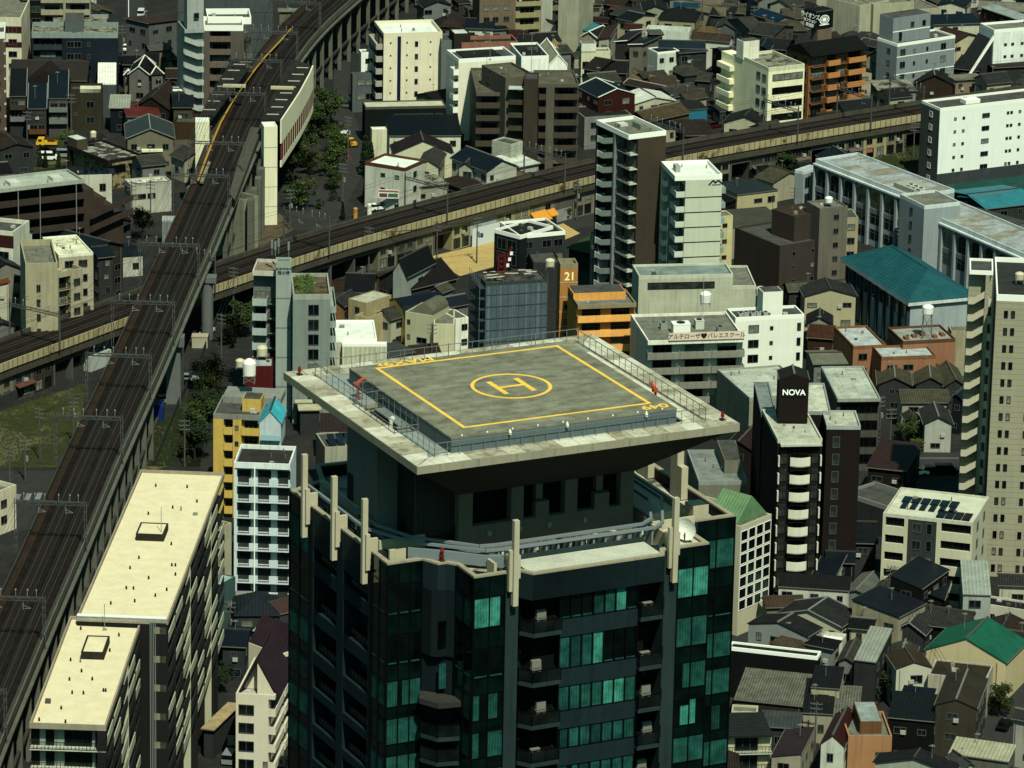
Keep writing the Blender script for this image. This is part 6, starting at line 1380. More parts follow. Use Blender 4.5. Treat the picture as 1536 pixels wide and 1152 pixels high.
sheet('grass_strip',[(217,640),(262,625),(250,700),(235,705),(212,700)],.02,GRS); sheet('grass_strip',[(285,560),(325,545),(300,700),(275,700)],.02,mat('conc',(.025,.04,.015)))
sheet('dirt_patch',[(262,480),(325,470),(300,500),(268,505)],.02,SOIL)
sheet('sand_yard',[(640,386),(740,362),(845,335),(870,350),(760,395),(690,414)],.024,SAND)
sheet('dirt_patch',[(495,420),(580,408),(600,425),(500,440)],.022,SOIL)
sheet('green_court',[(1400,262),(1600,235),(1600,290),(1440,292)],.02,mat('conc',(.05,.22,.19)))
sheet('grass_lot',[(1300,245),(1372,205),(1400,215),(1400,245),(1330,255)],.02,GRS)
sheet('grass_lot',[(0,225),(110,195),(115,245),(20,262),(-40,262)],.02,GRS); sheet('car_park',[(0,215),(50,208),(105,222),(60,250),(0,250)],.028,mat('conc',(.11,.115,.09)))
sheet('dirt_patch',[(345,872),(425,862),(425,880),(350,885)],.022,mat('conc',(.4,.28,.1)))
sheet('pavement',[(380,335),(420,320),(440,345),(395,368),(370,372)],.02,mat('conc',(.26,.2,.12)))
# grass tufts
def tufts(name,pts,n,h,m,label,cat='grass'):
    r=random.Random(len(pts)*n); b=MB(); xs=[p[0] for p in pts]; ys=[p[1] for p in pts]
    def ins(x,y):
        c=False
        for i in range(len(pts)):
            (x1,y1),(x2,y2)=pts[i-1],pts[i]
            if (y1>y)!=(y2>y) and x<(x2-x1)*(y-y1)/(y2-y1)+x1: c=not c
        return c
    k=0
    while k<n:
        x=r.uniform(min(xs),max(xs));y=r.uniform(min(ys),max(ys))
        if not ins(x,y): continue
        k+=1; p=at(x,y,0); a=r.uniform(0,3.14); s=r.uniform(.3,1)*h
        for q in(0,1.57): dx,dy=math.cos(a+q)*s*.6,math.sin(a+q)*s*.6; b.quad((p.x-dx,p.y-dy,.03),(p.x+dx,p.y+dy,.03),(p.x+dx*.3,p.y+dy*.3,s))
    tag(b.build(name,m),label,cat,None,'stuff')
tufts('grass',lot,2600,.5,mat('plain',(.16,.2,.07),.9),'rough green and straw coloured grass on the vacant lot left of the viaduct')
tufts('weeds',[(217,640),(262,625),(320,545),(285,700),(212,700)],1200,.8,mat('plain',(.09,.14,.04),.9),'dark weeds growing under and beside the upper viaduct','weeds')
tufts('grass',[(1300,245),(1372,205),(1400,215),(1400,245),(1330,255)],900,.7,mat('plain',(.12,.2,.06),.9),'green grass between the lower railway and the white apartment block')
# ---------------- viaduct (upper line)
def smooth(P_,it=2):
    for _ in range(it):
        Q=[P_[0]]
        for a,b in zip(P_,P_[1:]): Q+= [a*.75+b*.25,a*.25+b*.75]
        Q.append(P_[-1]); P_=Q
    return P_
def resample(P_,step):
    out=[P_[0].copy()];acc=0
    for a,b in zip(P_,P_[1:]):
        L=(b-a).length
        while acc+L>=step:
            t=(step-acc)/L; a=a.lerp(b,t); out.append(a.copy()); L=(b-a).length; acc=0
        acc+=L
    return out
def normals(P_):
    N=[]
    for i in range(len(P_)):
        t=(P_[min(i+1,len(P_)-1)]-P_[max(i-1,0)]); t.z=0; t.normalize(); N.append(Vector((t.y,-t.x,0)))  # right hand side
    return N
class Path:
    def __init__(s,pts,step=3.0): s.p=resample(smooth(pts),step); s.n=normals(s.p)
    def off(s,o,z,i): q=s.p[i]+s.n[i]*o; return (q.x,q.y,z)
    def ribbon(s,b,o0,o1,z0,z1,i0=0,i1=None,mi=0):
        i1=i1 or len(s.p)-1
        for i in range(i0,i1):
            A=[s.off(o0,z0,i),s.off(o1,z0,i),s.off(o1,z1,i),s.off(o0,z1,i)]; B=[s.off(o0,z0,i+1),s.off(o1,z0,i+1),s.off(o1,z1,i+1),s.off(o0,z1,i+1)]
            b.quad(A[3],A[2],B[2],B[3],mi=mi); b.quad(A[1],A[0],B[0],B[1],mi=mi); b.quad(A[2],A[1],B[1],B[2],mi=mi); b.quad(A[0],A[3],B[3],B[0],mi=mi)
        for i in(i0,i1): b.quad(s.off(o0,z0,i),s.off(o1,z0,i),s.off(o1,z1,i),s.off(o0,z1,i),mi=mi)
        return b
ZD=14.5
rows=[(1300,-150,-66),(1152,-105,-22),(1000,-38,43),(911,0,81),(826,41,118),(685,101,178),(590,146,223),(515,180,257),(424,218,298),(380,240,317),(315,270,342),(261,300,362),(176,340,395),(98,385,432),(51,420,468),(10,462,512),(-60,545,600),(-120,630,690)]
V1=Path([at((l+r)/2,y,ZD) for y,l,r in rows])
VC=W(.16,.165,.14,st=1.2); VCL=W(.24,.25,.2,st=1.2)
BAL_=mat('conc',(.04,.03,.024),c2=(.07,.045,.03),s2=.4,st=.6); RAILM=P(.22,.18,.15,.5,metal=.3); SLP=P(.05,.042,.035,.9)
def railway(label,name,pth,hw,z,tr_offs,cm,label2=None,depth=1.7):
    t=thing(name,label,'railway viaduct',(0,0,0),0)
    pth.ribbon(MB(),-hw,hw,z-depth,z-.35).build('deck',cm,t)
    pth.ribbon(MB(),-hw+.3,hw-.3,z-.348,z-.05).build('track_bed',BAL_,t)
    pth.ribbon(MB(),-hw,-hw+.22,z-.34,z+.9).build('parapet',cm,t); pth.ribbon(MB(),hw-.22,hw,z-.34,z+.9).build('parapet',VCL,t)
    for o in tr_offs:
        sl=MB(); P2=resample([p for p in pth.p],.7); N2=normals(P2)
        for p,n in zip(P2,N2): a=p+n*(o-1.2); c=p+n*(o+1.2); sl.bar((a.x,a.y,z-.02),(c.x,c.y,z-.02),.24,.12)
        sl.build('sleepers',SLP,t)
        for k in(-.55,.55): pth.ribbon(MB(),o+k-.045,o+k+.045,z+.02,z+.16).build('rail',RAILM,t)
    return t
v1=railway('curved concrete double track viaduct climbing from the lower left to the station','railway_viaduct',V1,4.9,ZD,(-1.5,2.1),VC)
V1.ribbon(MB(),-4.6,-3.5,ZD-.04,ZD+.25).build('cable_trough',mat('conc',(.13,.075,.045)),v1); V1.ribbon(MB(),3.9,4.5,ZD-.04,ZD+.2).build('cable_trough',VC,v1)
V1.ribbon(MB(),4.9,5.5,ZD-1.2,ZD-.9).build('edge_ledge',VCL,v1)
# piers
npts=len(V1.p)
def near_line2(p): return False
L2px=[(-160,625),(-60,574),(0,545),(51,527),(129,498),(183,478),(300,435),(443,386),(553,352),(752,298),(885,264),(1016,234),(1200,201),(1393,169),(1536,147),(1700,124)]
Z2=7.5
near=[at(x,y,Z2+1.2) for x,y in L2px]
tmp=Path(near,3.0)
V2=Path([p-n*5.6 for p,n in zip(tmp.p,tmp.n)],3.0)
def nearest(path,q):
    return min(range(len(path.p)),key=lambda i:(path.p[i].x-q.x)**2+(path.p[i].y-q.y)**2)
CRW=W(.46,.4,.22,st=1.0,jx=1.4,c2=(.3,.13,.04),s2=.35,t0=.55,t1=.66)
v2=railway('low railway line with a rust streaked cream parapet crossing under the viaduct','railway_viaduct',V2,5.6,Z2,(-2.6,.9),W(.2,.19,.15,st=1.2),depth=1.0)
MBp=V2.ribbon(MB(),5.62,5.85,Z2-.35,Z2+1.2); MBp.build('cream_parapet',CRW,v2)
V2.ribbon(MB(),5.2,5.6,Z2-2.0,Z2-1.02).build('edge_girder',W(.2,.18,.13,st=1.3),v2)
rb_=MB()
for i in range(len(V2.p)-1):
    for t in(0,.5):
        q=Vector(V2.off(5.93,0,i)).lerp(Vector(V2.off(5.93,0,i+1)),t); rb_.box(q.x-.06,q.y-.06,Z2-.35,q.x+.06,q.y+.06,Z2+1.25)
rb_.build('parapet_ribs',W(.3,.25,.12,st=1),v2)
# distance test of upper piers to lower line
for i in range(1,npts-1,3):
    p=V1.p[i]; j=nearest(V2,p); dq=(Vector((p.x,p.y))-Vector((V2.p[j].x,V2.p[j].y))).length
    if dq<15: continue
    _c=p+V1.n[i]*4.3; _v=Vector((_c.x,_c.y,0))-Vector((0,0,CH)); _y=576-FL*_v.dot(UV_)/_v.dot(FW)
    if 425<_y<690: continue
    n=V1.n[i]; t=Vector((-n.y,n.x,0))
    for s in(-1,1):
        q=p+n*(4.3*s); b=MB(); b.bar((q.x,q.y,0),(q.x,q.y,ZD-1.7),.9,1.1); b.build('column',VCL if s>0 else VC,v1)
        if i+3<npts-1:
            q2=V1.p[i+3]+V1.n[i+3]*(4.3*s); b=MB(); b.bar((q.x,q.y,ZD-2.1),(q2.x,q2.y,ZD-2.1),.7,.8)
            m_=(q2-q); 
            b.bar((q.x,q.y,ZD-3.6),(q.x+m_.x*.18,q.y+m_.y*.18,ZD-2.4),.65,.5); b.bar((q2.x,q2.y,ZD-3.6),(q2.x-m_.x*.18,q2.y-m_.y*.18,ZD-2.4),.65,.5)
            b.build('haunched_beam',VC,v1)
            if s>0: MB().bar((q.x,q.y,5.2),(q2.x,q2.y,5.2),.5,.6).build('tie_beam',VC,v1)
    a=p-n*4.3;c=p+n*4.3; MB().bar((a.x,a.y,ZD-2.1),(c.x,c.y,ZD-2.1),.9,.8).build('cross_beam',VC,v1)
for (x,y,w_,d_,lab) in ((311,508,2.0,2.0,'round'),(259,606,5.5,3.0,'wall'),(212,697,5,3,'slim')):
    p=at(x,y,0); b=MB()
    if lab=='round': b.cone((p.x,p.y,0),1.15,ZD-2.8,14,1.15); b.box(p.x-2.6,p.y-1.4,ZD-2.8,p.x+1.8,p.y+1.4,ZD-1.72)
    elif lab=='wall': b.box(p.x-1.2,p.y-.2,0,p.x+1.5,p.y+9,ZD-3).box(p.x-1.7,p.y-1.2,ZD-3,p.x+2.2,p.y+1.6,ZD-1.2)
    else: b.box(p.x-1.1,p.y,0,p.x+.9,p.y+1.6,ZD-1.8)
    b.build('pier',W(.24,.27,.27,st=.8),v1)
# gantries
GALV=P(.2,.22,.22,.5,metal=.2)
def gantry(path,i,o0,o1,zd,h,label,group,cat='catenary gantry',lattice=True,name='catenary_gantry'):
    t=thing(name,label,cat,(0,0,0),0,group)
    A=Vector(path.off(o0,zd,i));B_=Vector(path.off(o1,zd,i)); tt=Vector((-path.n[i].y,path.n[i].x,0))
    for q in(A,B_):
        b=MB()
        if lattice:
            for s in(-.22,.22):
                for w_ in(-.18,.18): c=q+tt*s+path.n[i]*w_; b.bar(c,(c.x,c.y,zd+h),.07,.07)
            k=0;z=zd+.3
            while z<zd+h-.6:
                for w_ in(-.18,.18): a_=q+tt*(-.22 if k%2 else .22)+path.n[i]*w_;c_=q+tt*(.22 if k%2 else -.22)+path.n[i]*w_; b.bar((a_.x,a_.y,z),(c_.x,c_.y,z+.6),.05,.05)
                z+=.6;k+=1
        else: b.tube((q.x,q.y,q.z-.2),(q.x,q.y,zd+h+.6),.19,8,0,.14)
        b.build('mast',GALV,t)
    b=MB(); zt=zd+h
    for s in(-.2,.2):
        for dz in(-.5,0):
            b.bar((A.x+tt.x*s,A.y+tt.y*s,zt-.3+dz),(B_.x+tt.x*s,B_.y+tt.y*s,zt-.3+dz),.09,.09)
    n=8
    for k in range(n):
        p=A.lerp(B_,k/n);q=A.lerp(B_,(k+1)/n)
        for s in(-.2,.2): b.bar((p.x+tt.x*s,p.y+tt.y*s,zt-.3-(.5 if k%2 else 0)),(q.x+tt.x*s,q.y+tt.y*s,zt-.3-(0 if k%2 else .5)),.05,.05)
    b.build('truss_beam',GALV,t)
    b=MB()
    for f in(.12,.28,.42,.62,.78,.9):
        p=A.lerp(B_,f); b.bar((p.x,p.y,zt-.2),(p.x,p.y,zt+.75),.06,.06); b.cone((p.x,p.y,zt+.75),.13,.3,6,.09)
    for f in(.33,.72):
        p=A.lerp(B_,f); b.bar((p.x,p.y,zt-.8),(p.x,p.y,zt-2.3),.07,.07); q=p+path.n[i]*1.2; b.bar((p.x,p.y,zt-1.6),(q.x,q.y,zt-2.1),.05,.05); b.bar((p.x,p.y,zt-2.2),(q.x,q.y,zt-2.1),.05,.05)
    b.build('insulators',P(.35,.36,.34),t)
pos=['crossing the tracks near the bottom left corner','above the tracks beside the near end of the beige slab roof','above the tracks at the middle of the beige slab roof','left of the far end of the beige slab roof','beside the grass lot and the blue tarpaulin','over the viaduct beside the big grey wall pier','over the viaduct at the crossing above the lower line','over the viaduct left of the round pier','over the viaduct just below the station platforms','at the near end of the station platforms','over the station platforms beside the cream tower','over the middle of the station canopies','at the far end of the station canopies','over the tracks beyond the station']
for k,(x,y) in enumerate([(-4,1105),(59,962),(118,820),(178,686),(223,590),(257,515),(300,420),(345,318),(362,262),(395,190),(416,140),(440,95),(470,50)]):
    i=nearest(V1,at(x,y,ZD)); gantry(V1,i,-6.4,5.0,ZD-(1.5 if k<8 else 0),9.3 if k<8 else 7.5,'grey lattice gantry '+pos[k],'overhead line gantries on the upper viaduct')
pos2=['at the far left edge','beside the beige stair tower','where the lower line meets the viaduct','behind the grey lift slab','behind the white corner block','near the steep roofed house by the railway','between the two slim towers and the cream block','in front of the cream turret block','in front of the dark gabled wooden house','left of the white apartment block']
for k,x in enumerate([-20,86,325,490,665,840,1017,1200,1307,1387]):
    y=None
    for (x0,y0),(x1,y1) in zip(L2px,L2px[1:]):
        if x0<=x<=x1: y=y0+(y1-y0)*(x-x0)/(x1-x0)
    i=nearest(V2,at(x,y,Z2+1.2)-tmp.n[nearest(tmp,at(x,y,Z2+1.2))]*5.6)
    gantry(V2,i,-6.0,6.15,Z2,7.2,'grey pole gantry of the lower line '+pos2[k],'overhead line gantries on the lower line',lattice=False)
# wires
WM=P(.1,.12,.12,.4,metal=.5); WM2=P(.13,.15,.14,.5)
def wire(path,o,z,r=.03,m=None,grp=None,lab=None,i0=0,i1=None,sag=.5,span=14):
    b=MB(); i1=i1 or len(path.p)-1; pr=None
    for i in range(i0,i1+1):
        ph=((i-i0)%span)/span; p=path.off(o,z-sag*4*ph*(1-ph),i)
        if pr: b.tube(pr,p,r,3)
        pr=p
    tag(b.build('overhead_wire',m or WM),lab,'wire',grp)
for o in(-1.5,2.1):
    wire(V1,o,ZD+5.1,.03,None,'contact wires over the upper viaduct','thin dark contact wire hanging over a track of the upper viaduct',sag=.05)
    wire(V1,o,ZD+6.0,.03,None,'messenger wires over the upper viaduct','sagging messenger wire above a track of the upper viaduct',sag=.7)
for o in(-6.3,-5.9,-5.2,-4.6,-3.4,4.4,4.9,3.2): wire(V1,o,ZD+8.3,.035,WM2,'feeder wires of the upper viaduct','pale feeder wire strung along the gantry tops of the upper viaduct',sag=.6)
for o in(-2.6,.9): wire(V2,o,Z2+5.2,.03,None,'contact wires over the lower line','dark contact wire over a track of the lower line',sag=.3)
for o in(-5.6,-4,5.2,5.9,3.6): wire(V2,o,Z2+7.6,.03,WM2,'feeder wires of the lower line','pale feeder wire strung along the masts of the lower line',sag=.5)
# ---------------- shops under the lower line
UN=[(-60,'grey','s'),(-10,'beige','w'),(25,'grey','a'),(55,'brown','w'),(85,'grey','o'),(112,'dark','o'),(140,'white','f'),(395,'dark','o'),(425,'grey','s'),(455,'beige','o'),(500,'dark','o'),(535,'dark','o'),(572,'beige','w'),(600,'grey','w'),(628,'beige','w'),(655,'brown','o'),(683,'cream','w'),(710,'white','h'),(750,'cream','w'),(775,'cream','a'),(800,'beige','or'),(838,'grey','s'),(865,'beige','w'),(1075,'beige','w'),(1100,'dark','o'),(1130,'grey','a'),(1150,'grey','w'),(1172,'brown','w'),(1196,'brown','a'),(1220,'dark','o'),(1248,'beige','w'),(1275,'grey','a'),(1300,'cream','p'),(1335,'beige','w'),(1362,'dark','o')]
UC={'grey':W(.22,.22,.19,st=1.3),'beige':W(.32,.29,.19,st=1.4),'brown':W(.17,.12,.08,st=1.2),'dark':W(.04,.04,.035),'white':W(.42,.46,.44,st=.6),'cream':W(.42,.38,.2,st=1.4),'orange':W(.3,.27,.2,st=1)}
WH=['at the far left edge','left end by the grass wall','with a small awning by the grass wall','right of the awning unit by the grass wall','with an open front near the white fence','dark open bay next to the white fence','long white fence panel under the line near the viaduct']
prev=None
anch={500:'behind the grey lift slab',650:'behind the black gabled house',760:'by the white hoarding',900:'near the orange awnings',1150:'in front of the cream turret block',1210:'in front of the orange brown block',1300:'behind the school roof',1420:'beside the white apartment block'}
cnt={}
for k,(x,c,f) in enumerate(UN):
    def yy(x):
        for (x0,y0),(x1,y1) in zip(L2px,L2px[1:]):
            if x0<=x<=x1: return y0+(y1-y0)*(x-x0)/(x1-x0)
    nx=UN[k+1][0] if k+1<len(UN) and UN[k+1][0]-x<80 else x+32
    A=at(x,yy(x),Z2+1.2); B_=at(nx,yy(nx),Z2+1.2); e=(B_-A); e.z=0; L=e.length-.12; an=math.atan2(e.y,e.x)
    nrm=Vector((math.sin(an),-math.cos(an),0)); O=A-nrm*.75
    lab={'s':'shutter fronted','w':'windowed','a':'awninged','o':'open fronted','f':'plain fence like','h':'hoarding','or':'orange awning','p':'poster'}[f]
    if k<7: l='%s %s unit %s'%(c,lab,WH[k])
    else:
        an_=[v for q,v in sorted(anch.items()) if x<q][0]
        o_=['first','second','third','fourth','fifth','sixth','seventh','eighth','ninth'][cnt.setdefault(an_,0)]; cnt[an_]+=1
        l='%s %s railway unit %s, %s from left'%(c,lab,an_,o_)
    r=thing('railway_arch_shop',l,'shop',(O.x,O.y,0),an,'shop units under the lower railway')
    hh=5.4 if f!='f' else 3
    bb=dict(root=r,w=L,d=8,zt=hh,par=0,rec={},wm=UC[c],a=an,n=O)
    MB().box(0,0 if f!='o' else 2.5,0,L,8,hh).build('wall',UC[c],r)
    if f=='o': MB().box(0,0,4.2,L,2.49,hh).build('lintel',UC['grey'],r); MB().box(0,0,0,.4,2.49,4.19).build('post',UC['grey'],r)
    if f in'wap' or f=='or':
        for s in(.25,.7): win(bb,'F',s,4.0,1.5,1.1,2); 
        for s in(.25,.7): win(bb,'F',s+rnd.uniform(-.05,.05),1.4,1.8,1.9,2,FRD)
    if f=='a': MB().ext([(-1.1,2.7),(-.02,3.1),(-.02,3.0),(-1.1,2.6)],'x',.3,L-.3).build('awning',rnd.choice([P(.4,.42,.36),P(.3,.12,.08),P(.25,.2,.15)]),r)
    if f=='or': MB().ext([(-2.2,2.0),(-.02,3.6),(-.02,3.5),(-2.2,1.9)],'x',.0,L*.6).ext([(-1.6,2.3),(-.02,3.4),(-.02,3.3),(-1.6,2.2)],'x',L*.64,L*.95).build('awning',P(.75,.3,.01),r)
    if f=='s': MB().box(.5,-.06,0,L-.5,-.003,2.7).build('shutter',mat('seam',(.35,.37,.35),per=.25),r)
    if f=='h': MB().box(-.6,-1.2,0,L+.5,-1.1,3.9).build('hoarding',P(.5,.56,.56),r); MB().box(1,-1.24,2.3,2.6,-1.203,2.55).box(1.2,-1.24,1.8,2.2,-1.203,2.1).box(2.0,-1.24,1.6,2.7,-1.203,2.25).build('blue_mark',P(.05,.15,.5),r)
    if f=='p': MB().box(1,-.05,1.5,2.6,-.003,2.7).build('poster',P(.6,.2,.12),r)
    if rnd.random()<.5 and f in 'wa': MB().box(L*.5,-.5,3.2,L*.5+.8,-.02,3.8).build('air_conditioner_box',P(.4,.42,.38),r)
# retaining wall & fence by the grass lot
def wall_line(pts,h,th,m,label,cat='wall',name='boundary_wall'):
    b=MB(); q=[at(x,y,0) for x,y in pts]
    for a,c in zip(q,q[1:]): b.bar((a.x,a.y,h/2),(c.x,c.y,h/2),th,h)
    tag(b.build(name,m),label,cat)
wall_line([(-40,640),(0,612),(60,583),(150,545)],2.2,.3,W(.15,.16,.15,st=1),'grey block wall between the grass lot and the lower railway')
wall_line([(99,563),(165,528)],3.2,.25,W(.4,.45,.38,st=.6),'white green panel fence beside the lower railway')
wall_line([(232,700),(268,610),(300,545),(335,460)],1.6,.08,P(.12,.15,.14),'thin wire fence running along the lane right of the upper viaduct','fence','wire_fence')
wall_line([(505,415),(560,405),(640,385)],1.4,.06,P(.2,.22,.2),'low wire fence beside the street under the lower line','fence','wire_fence')
wall_line([(333,1118),(430,1118)],1.6,.2,W(.4,.44,.38),'pale concrete garden wall in front of the chapel like house')
# ---------------- station
CANR=mat('conc',(.075,.08,.07),c2=(.12,.11,.08),s2=.3)
st=thing('station_building','elevated station with two curved dark platform canopies and cream walls','station',(0,0,0),0)
def poly3(name,pts,z,th,m,parent):
    q=[at(x,y,z) for x,y in pts]; return MB().prism([(p.x,p.y) for p in q],z-th,z).build(name,m,parent)
ZC=19.3
poly3('canopy_roof',[(299,174),(322,174),(350,135),(383,88),(353,87),(346,91),(320,135)],ZC,.35,CANR,st)
poly3('canopy_roof',[(390,180),(419,180),(440,149),(456,122),(467,98),(437,88),(416,129)],ZC,.35,CANR,st)
for (x,y) in [(305,165),(312,152),(318,142),(326,130),(333,119),(342,106),(350,97),(360,93),(400,172),(407,161),(413,150),(420,140),(426,131),(432,122),(438,112),(445,102)]:
    p=at(x,y,ZC); MB().box(p.x,p.y,ZC+.01,p.x+2.6,p.y+.35,ZC+.12).build('roof_light',P(.5,.48,.36),st)
for (x,y,w_) in [(334,131,5),(406,134,5)]:
    p=at(x,y,ZC); MB().box(p.x,p.y,ZC+.01,p.x+w_,p.y+1.2,ZC+.5).build('roof_monitor',P(.5,.46,.28),st)
SWL=W(.62,.6,.42,st=.4); RDP=W(.45,.1,.06,st=.5)
pp=[at(x,y,ZC) for x,y in((420,180),(430,165),(440,150),(449,136),(457,121),(463,110),(468,98))]
b=MB(); c=MB()
for a,d in zip(pp,pp[1:]):
    b.bar((a.x+.2,a.y,ZC-2.6),(d.x+.2,d.y,ZC-2.6),.3,5.2)
    b.bar((a.x+.2,a.y,ZC-9.7),(d.x+.2,d.y,ZC-9.7),.3,1.4)
b.build('side_wall',SWL,st)
for a,d in zip(pp,pp[1:]):
    for t in(.05,.38,.71):
        u=a.lerp(d,t);w_=a.lerp(d,t+.22); MB().bar((u.x+.2,u.y,ZC-7.1),(w_.x+.2,w_.y,ZC-7.1),.25,3.8).build('red_panel',RDP,st)
        u=a.lerp(d,t+.22);w_=a.lerp(d,t+.33); MB().bar((u.x+.2,u.y,ZC-7.1),(w_.x+.2,w_.y,ZC-7.1),.22,3.8).build('side_wall_panel',SWL,st)
# slender cream towers
b=bld('tall slender cream stair tower at the near end of the station, right side','X',(393,180),(396,190),(416,189),21.5,SWL,mat('seam',(.6,.65,.62),ax='y',per=.8),par=.15,name='stair_tower',cat='stair tower',maxd=4)
for k in range(4): part(b,'floor_line',P(.3,.3,.22),(-.02,-.03,4+4.3*k,b['w']+.02,-.004,4.08+4.3*k))
b=bld('smaller cream tower at the near end of the left platform canopy','X',(293,176),(293,183),(314,183),20.5,SWL,mat('seam',(.6,.65,.62),ax='y',per=.8),par=.15,name='stair_tower',cat='stair tower',maxd=4)
# platforms
poly3('platform',[(352,300),(366,263),(392,192),(376,190),(356,245),(344,290)],ZD+1.1,1.1,W(.2,.2,.16),st)
poly3('platform',[(322,176),(383,88),(376,87),(316,172)],ZD+1.1,1.1,W(.2,.2,.16),st)
pz=[at(x,y,ZD+1.15) for x,y in((297,271),(309,238),(322,205),(331,184),(350,150),(378,110),(398,85),(418,64),(437,43))]
b=MB(); c=MB()
for a,d in zip(pz,pz[1:]): b.bar(a,d,.42,.08); c.bar((a.x-.9,a.y,a.z-.4),(d.x-.9,d.y,d.z-.4),1.2,.6)
b.build('yellow_platform_edge',P(.55,.3,.03),st); c.build('platform_edge_slab',W(.16,.13,.1),st)
poly3('platform_end_slab',[(300,272),(305,273),(316,243),(312,241)],ZD+1.0,.4,W(.35,.32,.22),st)
# arcaded wall under right platform
for i,(x,y) in enumerate([(372,300),(377,284),(383,268),(388,254)]):
    p=at(x,y,ZD-1); MB().box(p.x-.1,p.y-.3,0,p.x+1.2,p.y+2.2,ZD-1).build('column',VCL,st)
b=bld('grey green annex wall with window bays below the right platform','X',(383,250),(366,300),(380,292),13,W(.34,.36,.26,st=1),RCG,par=.2,name='station_annex',cat='station annex'); wins(b,'F',[.5],3,.8,1.4,fl=4)
q=[at(x,y,4) for x,y in((372,325),(389,325),(382,350),(367,350))]
tag(MB().prism([(p.x,p.y) for p in q],3.8,4).prism([(q[3].x,q[3].y),(q[3].x+.2,q[3].y),(q[3].x+.2,q[3].y+.2),(q[3].x,q[3].y+.2)],0,3.79).build('entrance_canopy',P(.5,.62,.62)),'pale metal entrance canopy at the foot of the slender cream tower','canopy')
# ---------------- trees
LEAF=[mat('conc',(.09,.16,.04),.7,c2=(.15,.23,.06),s2=.8,st=.6),mat('conc',(.15,.25,.05),.7,c2=(.22,.33,.08),s2=.8,st=.6),mat('conc',(.06,.115,.045),.7,c2=(.09,.15,.05),s2=.8,st=.6)]
TRK=W(.09,.07,.05)
def treemesh(seed,kind,lm):
    r=random.Random(seed); t=MB(); c=MB()
    H_=6.0
    if kind=='cone':
        t.tube((0,0,0),(0,0,5),.16,6,0,.05)
        for i in range(1500):
            z=r.uniform(.5,7); R=1.15*(1-z/7.6)**.7; a=r.uniform(0,6.28); q=R*math.sqrt(r.uniform(.25,1)); lf(c,r,(q*math.cos(a),q*math.sin(a),z),.4)
        return t.mesh('trunk',[TRK]),c.mesh('crown',[lm])
    t.tube((0,0,0),(.1,.05,2.4),.2,7,0,.13)
    cl=[]
    for i in range(15 if kind=='round' else 8):
        a=r.uniform(0,6.28); R=r.uniform(.3,2.5); z=r.uniform(2.3,5.9)-.35*R; p=(R*math.cos(a),R*math.sin(a),z); cl.append((p,r.uniform(.45,1.15)))
        t.tube((.1,.05,2.2),p,.09,5,0,.03)
    for p,s in cl:
        for i in range(int(210*s)):
            d=Vector((r.gauss(0,1),r.gauss(0,1),r.gauss(0,.75))); d.normalize(); q=Vector(p)+d*s*r.uniform(.3,1.2); lf(c,r,q,.36)
    return t.mesh('trunk',[TRK]),c.mesh('crown',[lm])
def lf(c,r,p,s):
    u=Vector((r.gauss(0,1),r.gauss(0,1),r.gauss(0,.5))).normalized(); v=u.orthogonal().normalized(); s*=r.uniform(.6,1.4)
    p=Vector(p); c.quad(p-u*s*.5,p+v*s*.32,p+u*s*.5,p-v*s*.32)
TP={}
def tree(x,y,h,label,kind='round',lm=0,group=None):
    k=(kind,lm,rnd.randint(0,1))
    if k not in TP: TP[k]=treemesh(hash(k[0])%7+lm*13+k[2]*31 if 0 else len(TP)*17+3,kind,LEAF[lm])
    p=at(x,y,0); s=h/(6.6 if kind!='cone' else 7.2)
    t=thing('tree' if kind!='bush' else 'shrub',label,'tree' if kind!='bush' else 'shrub',(p.x,p.y,0),rnd.uniform(0,6.28),group); t.scale=(s*rnd.uniform(.9,1.15),s*rnd.uniform(.9,1.15),s)
    if kind=='bush': t.scale=(s*1.3,s*1.3,s*.75)
    link(TP[k][0],'trunk',t); link(TP[k][1],'crown',t)
